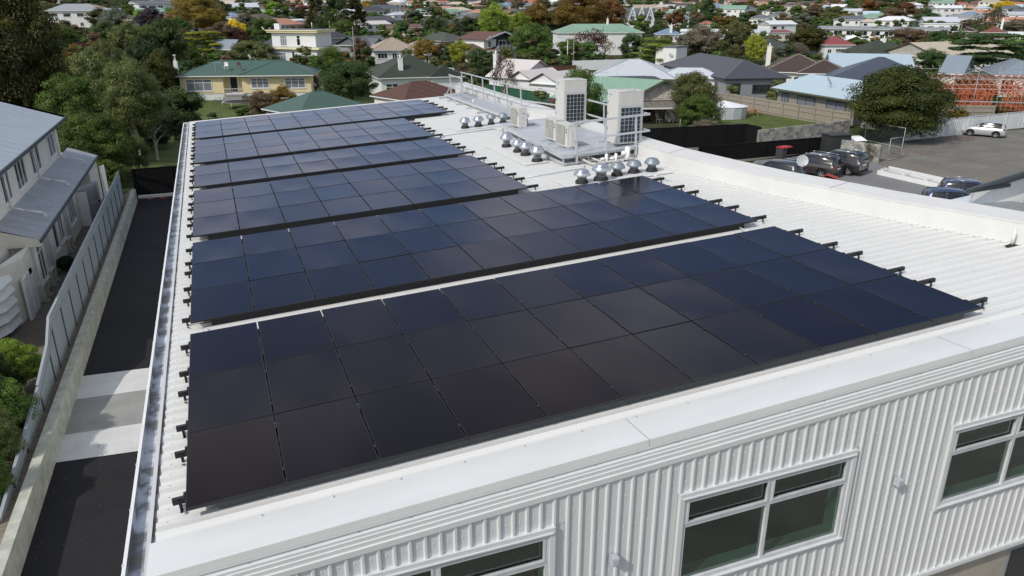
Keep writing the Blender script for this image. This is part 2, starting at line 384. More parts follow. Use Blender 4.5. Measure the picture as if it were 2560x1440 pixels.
def ribfence(name, p0, p1, h, m, label, cat='fence', pitch=2.4, z0=0.0, cap=True, rib=.2):
    p0 = Vector((p0[0], p0[1], 0)); p1 = Vector((p1[0], p1[1], 0)); d = p1 - p0; L = d.length; a = math.atan2(d.y, d.x)
    root = empty(name, (p0.x, p0.y, z0), a, label, cat)
    n = max(1, round(L / pitch)); w = L / n
    mb = MB(); k = 0; x = .03
    while x < w - .05:
        x2 = min(x + rib * .5, w - .03); x3 = min(x + rib, w - .03)
        mb.add([(x, 0, 0), (x2, 0, 0), (x2, 0, h), (x, 0, h)], [(0, 1, 2, 3)]); mb.add([(x2, 0, 0), (x2 + .02, .03, 0), (x2 + .02, .03, h), (x2, 0, h)], [(0, 1, 2, 3)])
        if x3 > x2 + .02: mb.add([(x2 + .02, .03, 0), (x3 - .01, .03, 0), (x3 - .01, .03, h), (x2 + .02, .03, h)], [(0, 1, 2, 3)])
        mb.add([(x3 - .01, .03, 0), (x3, 0, 0), (x3, 0, h), (x3 - .01, .03, h)], [(0, 1, 2, 3)])
        x = x3
    mb.add([(x, 0, 0), (w, 0, 0), (w, 0, h), (x, 0, h)], [(0, 1, 2, 3)]); mb.add([(0, 0, 0), (.03, 0, 0), (.03, 0, h), (0, 0, h)], [(0, 1, 2, 3)])
    first = None
    for i in range(n):
        if first is None: first = mb.build('fence_panel', m, root)
        else: link('fence_panel', first.data, root, (i * w, 0, 0))
    pm = MB(); pm.box(-.04, .04, -.05, .06, 0, h + .05); f2 = None
    for i in range(n + 1):
        if f2 is None: f2 = pm.build('fence_post', m, root)
        else: link('fence_post', f2.data, root, (i * w, 0, 0))
    if cap: MB().box(0, L, -.03, .06, h, h + .03).build('fence_rail', m, root)
    return root
ribfence('steel_fence', (-4.95, 49.9), (2.5, 49.9), 1.98, M['fenceblack'], 'black steel fence closing the far end of the lane')

# ================================================================== MAIN BUILDING
BLD = empty('commercial_building', (0, -.9, 0), 0, 'white metal-clad two-storey building with a ribbed roof in the foreground', 'building')
BO = Vector((0, -.9, 0))
def TR(u, v, w): return rf(u, v, w) - BO
def TW(x, y, z): return Vector((x, y, z)) - BO
def bu(v):
    P = [(-1.2, 17.35), (-.7, 17.15), (0, 16.95), (1.2, 16.55), (2.4, 16.15), (3.4, 15.85), (5, 15.3), (6.5, 14.95), (8, 14.55), (10, 14.25), (12, 14.02), (14, 13.95), (24, 14.05), (36, 14.15)]
    for (a, ua), (b, ub) in zip(P[:-1], P[1:]):
        if v <= b: return ua + (ub - ua) * (v - a) / (b - a)
    return P[-1][1]
RW = -.24; RH = .06; VF = 34.15
def roof_sheets():
    # long-run sheets of three ribs each, overlapped like the real cladding
    pitch = .25; v = .02; k = 0
    while v < VF:
        mb = MB(TR)
        v1 = min(v + 3 * pitch, VF)
        q = v
        while q < v1 - .01:
            prof = [(q, 0), (q + .03, 0), (q + .045, RH), (q + .13, RH), (q + .15, 0), (q + .25, 0)]
            for (a, wa), (b, wb) in zip(prof[:-1], prof[1:]):
                ua, ub = bu(a) + .05, bu(b) + .05
                mb.add([(-.34, a, RW + wa), (ua, a, RW + wa), (ub, b, RW + wb), (-.34, b, RW + wb)], [(0, 1, 2, 3)])
            mb.add([(-.34, q + .025, RW), (-.34, q + .06, RW + RH), (-.34, q + .125, RW + RH), (-.34, q + .16, RW)], [(0, 1, 2, 3)])
            q += pitch
        mb.build('roof_sheet', M['white_roof'], BLD); v = v1
    # stop ends against the parapet
    mb = MB(TR); q = .02
    while q < 14:
        a, b = q + .165, q + .265
        ua, ub = bu(a), bu(b)
        mb.add([(ua - .02, a, RW + .004), (ub - .02, b, RW + .004), (ub - .05, b, RW + .055), (ua - .05, a, RW + .055), (ua + .02, a, RW + .055), (ub + .02, b, RW + .055)], [(0, 3, 2, 1), (3, 4, 5, 2)])
        q += .25
    mb.build('rib_stop_ends', M['white_roof'], BLD)['kind'] = 'stuff'
    # screws
    mb = MB(TR); r = random.Random(3)
    for u in (-.22,) + tuple(1.2 * i + .9 for i in range(0, 14)):
        q = .02
        while q < VF:
            if u < bu(q) - .2 and (q < 9 or u < 0): mb.box(u - .008, u + .008, q + .078, q + .092, RW + RH, RW + RH + .008)
            q += .25 if u < .1 else .5
    mb.build('roof_screws', mat('screw_head', '#b9bec0', .5), BLD)['kind'] = 'stuff'
roof_sheets()
def front_flashing():
    # ridge roll, valley, broad barge flashing with two lap joints, then the stepped fascia
    U1 = 17.3
    def prof(u0, u1, P, name, m):
        mb = MB(TR)
        for (a, b) in zip(P[:-1], P[1:]):
            mb.add([(u0, *a), (u1, *a), (u1, *b), (u0, *b)], [(0, 1, 2, 3)])
        return mb.build(name, m, BLD)
    # P runs from back (v larger) to front
    prof(-.34, U1, [(.03, RW + .01), (-.0, RW + .055), (-.05, RW + .065), (-.075, RW + .02), (-.17, RW + .012), (-.19, RW + .02)], 'ridge_roll', M['white_roof'])
    for (a, b) in ((-.40, 5.575), (5.58, 11.215), (11.22, U1)):
        prof(a, b, [(-.15, RW + .022), (-.17, RW + .03), (-.79, RW + .062), (-.795, RW - .03)], 'barge_flashing', M['flash'])
    mb = MB(TR)
    for u in (5.577, 11.217): mb.add([(u - .004, -.17, RW + .032), (u + .004, -.17, RW + .032), (u + .004, -.79, RW + .064), (u - .004, -.79, RW + .064)], [(0, 1, 2, 3)], 0)
    mb.build('lap_joints', mat('joint_shadow_gap', (.16, .16, .17), .8), BLD)
    mb = MB(TR)
    for k in range(20):
        u = .8 + k * .82; mb.lathe([(.0, RW + .052), (.011, RW + .05), (.013, RW + .04)], 8, (u, -.2))
    mb.build('flashing_screws', M['alu'], BLD)['kind'] = 'stuff'
    # fascia steps
    P = [(-.795, RW - .03), (-.80, RW - .075), (-.775, RW - .078), (-.775, RW - .10), (-.815, RW - .102), (-.83, RW - .11), (-.83, RW - .145), (-.845, RW - .15), (-.845, RW - .20), (-.86, RW - .207), (-.86, RW - .26), (-.882, RW - .268), (-.882, RW - .345), (-.80, RW - .35)]
    prof(-.62, U1, P, 'stepped_fascia', M['trim'])
    mb = MB(TR)
    for k in range(28):
        u = .0 + k * .6; mb.box(u - .006, u + .006, -.806, -.80, RW - .092, RW - .08)
    mb.build('fascia_rivets', M['alu'], BLD)['kind'] = 'stuff'
front_flashing()
def gutter():
    m = bpy.data.materials.new('dirty_wet_gutter'); m.use_nodes = True; n = m.node_tree; b = n.nodes['Principled BSDF']
    tc = n.nodes.new('ShaderNodeTexCoord'); no = n.nodes.new('ShaderNodeTexNoise'); no.inputs['Scale'].default_value = 2.2; no.inputs['Detail'].default_value = 7; no.inputs['Roughness'].default_value = .6
    n.links.new(tc.outputs['Object'], no.inputs['Vector'])
    rp = n.nodes.new('ShaderNodeValToRGB'); e = rp.color_ramp.elements
    e[0].position = .40; e[0].color = (*lin('#77776f'), 1); e[1].position = .60; e[1].color = (*lin('#d3d8df'), 1)
    x = e.new(.47); x.color = (*lin('#7f8285'), 1); x = e.new(.5); x.color = (*lin('#a6acb6'), 1)
    n.links.new(no.outputs['Fac'], rp.inputs[0]); n.links.new(rp.outputs[0], b.inputs['Base Color']); b.inputs['Roughness'].default_value = .4
    mb = MB(TR); z = RW - .12
    for k in range(70):
        a, c = -.83 + k * .5, -.83 + (k + 1) * .5
        mb.add([(-.62, a, z), (-.30, a, z), (-.30, c, z), (-.62, c, z)], [(0, 1, 2, 3)])
    mb.add([(-.62, -.83, z), (-.62, VF, z), (-.62, VF, RW + .0), (-.62, -.83, RW + .0)], [(0, 3, 2, 1)])
    mb.build('gutter_trough', m, BLD)
    mb = MB(TR)
    mb.box(-.66, -.621, -.85, VF, z - .08, RW + .012); mb.build('gutter_lip', M['white'], BLD)
    mb = MB(TR)
    for k in range(34): v = -.4 + k * 1.02; mb.box(-.665, -.655, v - .015, v + .015, RW - .02, RW + .02)
    mb.build('gutter_clips', M['white'], BLD)['kind'] = 'stuff'
    mb = MB(TR); mb.box(-.66, -.36, -.90, -.86, z - .02, RW + .0); mb.box(-.66, -.34, VF, VF + .02, z, RW + .04); mb.build('gutter_end', M['trim'], BLD)
    # left wall below the gutter, far wall
    mb = MB(TW)
    mb.box(-.45, -.40, -.8, 34, 0, 6.95); mb.box(-.4, 13.9, 33.9, 34.0, 0, 6.9); mb.build('side_wall', M['clad'], BLD)
gutter()
def parapet():
    N = [-.9 + .5 * i for i in range(0, 30)] + [14 + 1.5 * i for i in range(0, 15)]
    N = [v for v in N if v <= 35.3] + [35.3]
    mb = MB(TR); top = .27
    for a, b in zip(N[:-1], N[1:]):
        A = [(bu(a) + .0, a, RW), (bu(a) + .06, a, top)]; B = [(bu(b) + .0, b, RW), (bu(b) + .06, b, top)]
        mb.add([A[0], A[1], B[1], B[0]], [(0, 1, 2, 3)], 0, True)
    mb.build('parapet_face', M['whitep'], BLD)
    mb = MB(TR); C0 = .58
    for a, b in zip(N[:-1], N[1:]):
        vs = []
        for v in (a, b): vs += [(bu(v) + .045, v, top - .035), (bu(v) + .045, v, top + .006), (bu(v) + .05 + C0, v, top + .07), (bu(v) + .05 + C0, v, top - .12)]
        mb.add(vs, [(0, 1, 5, 4), (1, 2, 6, 5), (2, 3, 7, 6)], 0, False)
    mb.build('parapet_cap', M['whitep'], BLD)
    mb = MB(TR)
    for v in (12.2, 6.4, 2.0, 20.0, 28.0): mb.add([(bu(v) + .044, v - .01, top - .03), (bu(v) + .044, v + .01, top - .03), (bu(v) + .044, v + .01, top + .008), (bu(v) + .044, v - .01, top + .008), (bu(v) + .05 + C0, v + .01, top + .073), (bu(v) + .05 + C0, v - .01, top + .073)], [(0, 1, 2, 3), (3, 2, 4, 5)])
    mb.build('cap_joints', mat('joint_shadow_gap', (.2, .2, .2)), BLD)
    mb = MB(TR)   # outer wall below the cap
    for a, b in zip(N[:-1], N[1:]):
        mb.add([(bu(a) + .55, a, -8.5), (bu(b) + .55, b, -8.5), (bu(b) + .55, b, top - .02), (bu(a) + .55, a, top - .02)], [(0, 1, 2, 3)])
    v = 35.3; mb.add([(bu(v), v, -8.5), (bu(v) + .55, v, -8.5), (bu(v) + .55, v, top), (bu(v), v, top)], [(0, 3, 2, 1)])
    mb.build('east_wall', M['clad'], BLD)
M['whitep'] = mat('warm_white_parapet_paint', '#d2d3d1', .42, vary=.05, scale=1.5, streak=(3, .6, .6))
parapet()
# ---- front wall: trapezoidal cladding in sheets, cut round the windows
WY = -.845; ZB = 3.59
def fz(x): return H0 + math.sin(SX) * x + RW - .352     # underside of fascia
WINS = [(1.10, 4.23, 4.87, 6.51), (6.07, 9.13, 4.87, 6.50), (11.06, 14.15, 4.87, 6.47)]
def cladding():
    p = .185; x = .03 - .46 * p - p; k = 0
    x0 = x
    while x < 17.2:
        mb = MB(TW); mb2 = MB(TW)
        for j in range(4):
            a = x + j * p
            prof = [(a, 0), (a + .016, -.027), (a + .044, -.027), (a + .060, 0), (a + p, 0)]
            c = a + .09
            segs = [(ZB, fz(c) + .02)]
            for (wa, wb, wz0, wz1) in WINS:
                if wa - .06 < a + .04 < wb + .02: segs = [(ZB, wz0 + .0), (wz1, fz(c) + .02)]
            for (z0, z1) in segs:
                mb_ = mb2 if z0 > ZB + .1 else mb
                for (q0, d0), (q1, d1) in zip(prof[:-1], prof[1:]):
                    mb_.add([(q0, WY + d0, z0), (q1, WY + d1, z0), (q1, WY + d1, z1), (q0, WY + d0, z1)], [(0, 1, 2, 3)])
                if z0 > ZB + .1:   # closed rib foot over a window head
                    mb_.add([(a, WY, z0 + .0), (a + .016, WY - .027, z0 + .0), (a + .044, WY - .027, z0 + .0), (a + .060, WY, z0 + .0)], [(0, 3, 2, 1)])
        mb.build('cladding_sheet', M['clad'], BLD); x += 4 * p
        if mb2.v: mb2.build('cladding_sheet', M['clad'], BLD)
    mb = MB(TW)   # screws
    x = x0; i = 0
    while x < 17.1:
        for z in (4.2, 4.85, 5.55, 6.2, 6.68, 6.9):
            inw = any(wa - .1 < x + .12 < wb + .1 and wz0 - .05 < z < wz1 + .02 for wa, wb, wz0, wz1 in WINS)
            if not inw and z < fz(x) - .05: mb.add([(x + .115 + .008 * math.cos(t), WY - .006, z + .008 * math.sin(t)) for t in [i * 1.047 for i in range(6)]], [(5, 4, 3, 2, 1, 0)]); mb.box(x + .109, x + .121, WY - .008, WY, z - .006, z + .006)
        x += p
    mb.build('cladding_screws', mat('cladding_screw', '#e0e2e2', .4), BLD)['kind'] = 'stuff'
    mb = MB(TW); mb.box(-.40, 17.2, WY - .06, WY + .05, ZB - .05, ZB); mb.box(-.40, 17.2, WY - .065, WY - .06, ZB - .09, ZB - .02); mb.build('base_flashing', M['trim'], BLD)
    mb = MB(TW); mb.box(-.42, .03 - .46 * p - p + .02, WY - .05, WY + .03, ZB, fz(0)); mb.build('corner_flashing', M['trim'], BLD)
    # backing wall, soffit and the recessed concrete ground floor
    holes = WINS; mb = MB(TW); xs = [-.4] + [q for w in holes for q in (w[0] + .08, w[1] - .08)] + [17.1]
    for i in range(len(xs) - 1):
        a, b = xs[i], xs[i + 1]
        if i % 2: w = holes[i // 2]; mb.box(a, b, WY + .01, WY + .08, ZB, w[2] + .08); mb.box(a, b, WY + .01, WY + .08, w[3] - .08, fz(a) + .02)
        else: mb.box(a, b, WY + .01, WY + .08, ZB, fz(a) + .02)
    mb.build('backing_wall', M['clad'], BLD)
    cm = mat('tilt_slab_concrete', '#a39c90', .85, vary=.12, scale=1.4, bump=.15)
    mb = MB(TW)
    for a, b in ((-.4, 5.2), (5.215, 10.6), (10.615, 13.55)): mb.box(a, b, WY + .12, WY + .25, 0, ZB - .05)
    mb.box(13.565, 17.1, WY + .12, WY + .25, 3.25, ZB - .05)
    mb.build('concrete_panel', cm, BLD)
    wr = MB(TW); wr.box(13.55, 13.62, WY + .12, WY + .22, .3, 3.25); wr.box(13.62, 17.1, WY + .13, WY + .2, 3.17, 3.25); wr.box(14.5, 14.66, WY + .11, WY + .2, .3, 3.2); wr.box(15.9, 16.0, WY + .11, WY + .2, .3, 3.2)
    fr = wr.build('ground_floor_window', mat('grey_aluminium_frame', '#8f959c', .4), BLD)
    w2 = MB(TW); w2.box(13.6, 17.1, WY + .17, WY + .18, .3, 3.2); w2.build('pane', M['pane'], fr)
cladding()
def clear_glass():
    m = bpy.data.materials.new('tinted_clear_glass'); m.use_nodes = True; n = m.node_tree; n.nodes.clear()
    o = n.nodes.new('ShaderNodeOutputMaterial'); t = n.nodes.new('ShaderNodeBsdfTransparent'); t.inputs[0].default_value = (.5, .62, .58, 1)
    g = n.nodes.new('ShaderNodeBsdfGlossy'); g.inputs['Roughness'].default_value = .01; g.inputs[0].default_value = (.9, .95, .92, 1)
    f = n.nodes.new('ShaderNodeLayerWeight'); pw = n.nodes.new('ShaderNodeMath'); pw.operation = 'POWER'; pw.inputs[1].default_value = 4.0; f.inputs[0].default_value = .5
    mr = n.nodes.new('ShaderNodeMapRange'); mr.inputs['To Min'].default_value = .13; mr.inputs['To Max'].default_value = .95; n.links.new(f.outputs['Facing'], pw.inputs[0]); n.links.new(pw.outputs[0], mr.inputs[0]); mx = n.nodes.new('ShaderNodeMixShader')
    n.links.new(mr.outputs[0], mx.inputs[0]); n.links.new(t.outputs[0], mx.inputs[1]); n.links.new(g.outputs[0], mx.inputs[2]); n.links.new(mx.outputs[0], o.inputs[0])
    return m
GLASS = clear_glass()
def big_window(wa, wb, z0, z1, lab):
    root = MB(TW)
    # outer flashing frame
    t = .075; y0, y1 = WY - .055, WY + .03
    root.box(wa, wb, y0, y1, z1 - t, z1); root.box(wa, wb, y0, y1, z0, z0 + t); root.box(wa, wa + t, y0, y1, z0 + t, z1 - t); root.box(wb - t, wb, y0, y1, z0 + t, z1 - t)
    root.box(wa + .03, wb - .03, y0 - .02, y0, z1 - t - .006, z1 - t + .01)
    root.box(wa + .03, wb - .03, y0 - .025, y0, z0 + t - .02, z0 + t - .004)
    o = root.build('window', M['trim'], BLD)
    a, b, c, d = wa + t, wb - t, z0 + t, z1 - t
    fr = MB(TW); f = .055; ya, yb = WY - .035, WY + .04
    fr.box(a, b, ya, yb, d - f, d); fr.box(a, b, ya, yb, c, c + f); fr.box(a, a + f, ya, yb, c + f, d - f); fr.box(b - f, b, ya, yb, c + f, d - f)
    mid = (a + b) / 2; tr = d - .47
    fr.box(mid - .028, mid + .028, ya + .003, yb, c + f, d - f); fr.box(a + f, mid - .028, ya + .004, yb, tr - .03, tr + .03); fr.box(mid + .028, b - f, ya + .004, yb, tr - .03, tr + .03)
    for (p, q) in ((a + f, mid - .028), (mid + .028, b - f)):      # opening sashes
        s = .032; fr.box(p, q, ya - .008, ya + .01, d - f - s, d - f); fr.box(p, q, ya - .008, ya + .01, tr + .03, tr + .03 + s); fr.box(p, p + s, ya - .008, ya + .01, tr + .03 + s, d - f - s); fr.box(q - s, q, ya - .008, ya + .01, tr + .03 + s, d - f - s)
    fr.build('frame', mat('window_aluminium', '#c4c7cb', .35), o)
    hd = MB(TW)
    for (p, q) in ((a + f, mid - .028), (mid + .028, b - f)):
        for xx in (p + .07, q - .2): hd.box(xx, xx + .13, WY + .025, WY + .04, tr + .07, tr + .085)
    hd.build('stay', M['alu'], o)
    for (p, q) in ((a + f, mid - .028), (mid + .028, b - f)):
        MB(TW).box(p, q, WY + .012, WY + .018, c + f, tr - .03).build('pane', GLASS, o)
        MB(TW).box(p + .032, q - .032, WY + .012, WY + .018, tr + .062, d - f - .032).build('pane', GLASS, o)
    rv = MB(TW); s = mat('sage_reveal_paint', '#d3e0d8', .6); D = .26
    rv.add([(a, yb, c), (b, yb, c), (b, yb + D, c), (a, yb + D, c)], [(0, 1, 2, 3)])
    rv.add([(b, yb, c), (b, yb + D, c), (b, yb + D, d), (b, yb, d)], [(0, 3, 2, 1)]); rv.add([(a, yb, c), (a, yb + D, c), (a, yb + D, d), (a, yb, d)], [(0, 1, 2, 3)])
    rv.add([(a, yb, d), (b, yb, d), (b, yb + D, d), (a, yb + D, d)], [(0, 3, 2, 1)])
    rv.build('window_reveal', s, o)
    rm = MB(TW); Y = yb + D   # dim room behind
    rm.add([(a - .6, Y, c - 1.1), (b + .6, Y, c - 1.1), (b + .6, Y + 4.5, c - 1.1), (a - .6, Y + 4.5, c - 1.1)], [(0, 1, 2, 3)], 0)
    rm.add([(a - .6, Y + 4.5, c - 1.1), (b + .6, Y + 4.5, c - 1.1), (b + .6, Y + 4.5, d + .3), (a - .6, Y + 4.5, d + .3)], [(0, 1, 2, 3)], 0)
    rm.add([(a - .6, Y, c - 1.1), (a - .6, Y + 4.5, c - 1.1), (a - .6, Y + 4.5, d + .3), (a - .6, Y, d + .3)], [(0, 1, 2, 3)], 0)
    rm.add([(b + .6, Y, c - 1.1), (b + .6, Y + 4.5, c - 1.1), (b + .6, Y + 4.5, d + .3), (b + .6, Y, d + .3)], [(3, 2, 1, 0)], 0)
    rm.add([(a - .6, Y, d + .3), (b + .6, Y, d + .3), (b + .6, Y + 4.5, d + .3), (a - .6, Y + 4.5, d + .3)], [(3, 2, 1, 0)], 0)
    rm.build('room', mat('dim_room', '#3a3f3a', .9), o)
for i, w in enumerate(WINS): big_window(*w, ['', '', ''][i])
for i, (x, z) in enumerate(((5.08, 5.77), (10.05, 5.73))):
    mb = MB(); mb.box(-.05, .05, -.11, 0, -.065, .055); mb.box(-.038, .038, -.117, -.11, -.05, .04); mb.box(-.03, .03, -.09, -.02, .055, .06)
    o = mb.build('wall_light', mat('grey_lamp_body', '#aeb3bd', .4), None, (x, WY - .033, z))
    tag(o, ['small grey box lamp on the cladding left of the middle window', 'small grey box lamp on the cladding right of the middle window'][i], 'wall lamp', 'box lamps on the front wall')

# ================================================================== SOLAR ARRAYS
PW, PD = 1.1268, 1.742
def panel_glass():
    m = bpy.data.materials.new('solar_cell_glass'); m.use_nodes = True; n = m.node_tree; b = n.nodes['Principled BSDF']
    tc = n.nodes.new('ShaderNodeTexCoord'); oi = n.nodes.new('ShaderNodeObjectInfo')
    sp = n.nodes.new('ShaderNodeSeparateXYZ'); n.links.new(tc.outputs['Object'], sp.inputs[0])
    def linemask(sock, pitch, w):
        a = n.nodes.new('ShaderNodeMath'); a.operation = 'PINGPONG'; a.inputs[1].default_value = pitch / 2; n.links.new(sock, a.inputs[0])
        c = n.nodes.new('ShaderNodeMath'); c.operation = 'LESS_THAN'; c.inputs[1].default_value = w; n.links.new(a.outputs[0], c.inputs[0]); return c.outputs[0]
    l1 = linemask(sp.outputs['X'], PW / 6 * .985, .0038); l2 = linemask(sp.outputs['Y'], PD / 12 * .99, .0022)
    l3 = linemask(sp.outputs['X'], PW / 60, .0009)
    mxx = n.nodes.new('ShaderNodeMath'); mxx.operation = 'MAXIMUM'; n.links.new(l1, mxx.inputs[0]); n.links.new(l2, mxx.inputs[1])
    mix0 = n.nodes.new('ShaderNodeMix'); mix0.data_type = 'RGBA'; mix0.inputs['A'].default_value = (.0044, .0037, .0055, 1); mix0.inputs['B'].default_value = (.0050, .0040, .0053, 1)
    n.links.new(oi.outputs['Random'], mix0.inputs['Factor'])
    no = n.nodes.new('ShaderNodeTexNoise'); no.inputs['Scale'].default_value = 1.2; no.inputs['Detail'].default_value = 3
    n.links.new(tc.outputs['Object'], no.inputs['Vector'])
    mix1 = n.nodes.new('ShaderNodeMix'); mix1.data_type = 'RGBA'; mix1.inputs['B'].default_value = (.0015, .0015, .002, 1)
    n.links.new(mxx.outputs[0], mix1.inputs['Factor']); n.links.new(mix0.outputs['Result'], mix1.inputs['A'])
    mix2 = n.nodes.new('ShaderNodeMix'); mix2.data_type = 'RGBA'; mix2.inputs['B'].default_value = (.03, .028, .033, 1)
    ml = n.nodes.new('ShaderNodeMath'); ml.operation = 'MULTIPLY'; ml.inputs[1].default_value = .35; n.links.new(l3, ml.inputs[0]); n.links.new(ml.outputs[0], mix2.inputs['Factor'])
    n.links.new(mix1.outputs['Result'], mix2.inputs['A']); n.links.new(mix2.outputs['Result'], b.inputs['Base Color'])
    b.inputs['Roughness'].default_value = .5; b.inputs['Specular IOR Level'].default_value = 0.0
    rr = n.nodes.new('ShaderNodeMapRange'); rr.inputs['To Min'].default_value = .07; rr.inputs['To Max'].default_value = .14; n.links.new(no.outputs[0], rr.inputs[0]); gl = n.nodes.new('ShaderNodeBsdfGlossy'); n.links.new(rr.outputs[0], gl.inputs['Roughness'])
    # anti-reflection coating: faint tint of the reflection that differs from panel to panel
    mt = n.nodes.new('ShaderNodeMix'); mt.data_type = 'RGBA'; mt.inputs['A'].default_value = (.74, .79, 1, 1); mt.inputs['B'].default_value = (.86, .82, .96, 1)
    n.links.new(oi.outputs['Random'], mt.inputs['Factor']); n.links.new(mt.outputs['Result'], gl.inputs['Color'])
    lw = n.nodes.new('ShaderNodeLayerWeight'); lw.inputs[0].default_value = .5; pw = n.nodes.new('ShaderNodeMath'); pw.operation = 'POWER'; pw.inputs[1].default_value = 4.5
    n.links.new(lw.outputs['Facing'], pw.inputs[0]); fr = n.nodes.new('ShaderNodeMapRange'); fr.inputs['To Min'].default_value = .0025; fr.inputs['To Max'].default_value = .88; n.links.new(pw.outputs[0], fr.inputs[0])
    ms = n.nodes.new('ShaderNodeMixShader'); n.links.new(fr.outputs[0], ms.inputs[0]); n.links.new(b.outputs[0], ms.inputs[1]); n.links.new(gl.outputs[0], ms.inputs[2]); n.links.new(ms.outputs[0], n.nodes['Material Output'].inputs['Surface'])
    return m
PG = panel_glass()
def panel_mesh():
    mb = MB(); nx, ny = 6, 8; g = .012; W2, D2 = PW - .022, PD - .022
    vs = []; sag = .007
    for j in range(ny + 1):
        for i in range(nx + 1):
            a, b = i / nx, j / ny
            vs.append((g + .008 + a * (W2 - .016), g + .008 + b * (D2 - .016), -sag * 16 * a * (1 - a) * b * (1 - b)))
    mb.add(vs, [(j * (nx + 1) + i, j * (nx + 1) + i + 1, (j + 1) * (nx + 1) + i + 1, (j + 1) * (nx + 1) + i) for j in range(ny) for i in range(nx)], 0, True)
    f = .009; x0, x1, y0, y1 = g, g + W2, g, g + D2
    for (a, b, c, d) in ((x0, x1, y0, y0 + f), (x0, x1, y1 - f, y1), (x0, x0 + f, y0 + f, y1 - f), (x1 - f, x1, y0 + f, y1 - f)): mb.box(a, b, c, d, -.035, .002, 1)
    return mb
ARR = [(0.0, 0.0, 11, 3, 'nearest solar array, eleven panels wide, beside the front flashing'),
       (-.005, 5.7895, 11, 3, 'second solar array from the front, eleven panels wide, below the five near cowls'),
       (-.011, 11.5689, 8, 3, 'third solar array from the front, eight panels wide and three deep'),
       (-.013, 17.342, 8, 2, 'fourth solar array from the front, the only one two panels deep'),
       (-.016, 21.449, 8, 3, 'second farthest solar array, eight panels wide with pale sky reflections'),
       (-.017, 27.193, 10, 3, 'farthest solar array, ten panels wide, at the far edge of the white roof')]
pm = None
clampm = MB(); clampm.box(-.02, .02, -.03, .03, -.03, .006)
clamp_me = None
for k, (u0, v0, nc, nr, lab) in enumerate(ARR):
    root = empty('solar_array', rf(u0, v0, 0), 0, lab, 'solar panels', 'solar arrays on the white roof'); root.rotation_euler = (0, -SX, 0)
    for j in range(nr):
        for i in range(nc):
            if pm is None: pm = panel_mesh().build('solar_panel', [PG, M['black_metal']], root); o = pm
            else: o = link('solar_panel', pm.data, root)
            o.location = (i * PW, j * PD, rnd.uniform(-.001, .001)); o.rotation_euler = (rnd.gauss(0, .0016), rnd.gauss(0, .0016), 0)
        for q in (.33, 1.38):
            y = j * PD + q; uend = 12.88 - u0 if nc == 11 else nc * PW + .42
            MB().box(-.15, uend, y - .026, y + .026, -.112, -.036).build('mounting_rail', M['black_metal'], root)
            ft = MB()
            u = -.085
            while u < uend:
                ft.box(u, u + .035, y - .045, y - .026, -.19, -.06); ft.box(u, u + .035, y - .085, y - .026, -.196, -.187)
                u += (uend + .085 - .12) / max(1, round((uend) / 1.25)) - .001
            ft.build('rail_feet', M['black_metal'], root)
    cm_ = MB()
    for j in range(nr):
        for q in (.33, 1.38):
            for i in range(nc + 1):
                x = i * PW + .001 * (i > 0); cm_.box(x - .016, x + .016, j * PD + q - .03, j * PD + q + .03, -.03, .007)
    for i in range(1, nc): cm_.box(i * PW - .011, i * PW + .011, .0, .03, -.03, .004)
    cm_.build('panel_clamps', mat('clamp_dark', (.03, .03, .035), .4, metal=.5), root)
    sk = MB(); sk.box(.35, nc * PW - .3, .10, .16, -.185, -.04); sk.build('tray_and_shade_strip', mat('grey_cable_tray', '#4d5254', .6) if k == 0 else M['black_metal'], root)  # grey tray on the first array; black strips elsewhere stand for shade below
# white bar laid between arrays
for (u, v, lab) in ((.19, 5.45, 'short white rod leaning between the first and second solar arrays near the gutter'), (11.9, 5.48, 'short white rod between the first and second solar arrays at their right end')):
    mb = MB(TR0 := (lambda a, b, c: (a, b, c))); mb.tube((0, -.3, .0), (0, .32, .02), .014)
    o = mb.build('white_rod', M['pvc'], None, rf(u, v, -.13)); tag(o, lab, 'rod')

# ================================================================== ROOFTOP EQUIPMENT
def ontop(u, v, w=RW): return rf(u, v, w)
def cowl(r, h, shiny):
    """roof ventilator: boot, throat, domed cap (three parts)"""
    t = r * .56
    boot = MB().lathe([(t * 1.75, 0), (t * 1.6, .02), (t * 1.35, .03), (t * 1.42, .07), (t * 1.25, .075), (t * 1.3, .115), (t * 1.08, .125), (t * 1.08, .145), (t, .15)], 22)
    a = math.pi * 2 / 22
    thr = MB().lathe([(t, .05), (t, h * .48), (t * 1.04, h * .48), (t * 1.04, h * .50), (t, h * .5), (t, h * .66)], 22)
    cap = MB().lathe([(r * .93, h * .585), (r * 1.0, h * .60), (r * 1.0, h * .63), (r * .96, h * .72), (r * .86, h * .81), (r * .78, h * .85), (r * .74, h * .865), (r * .73, h * .90), (r * .6, h * .955), (r * .35, h * .99), (0, h)], 26)
    cap.lathe([(r * .93, h * .585), (t, h * .62)], 26)
    return boot, thr, cap
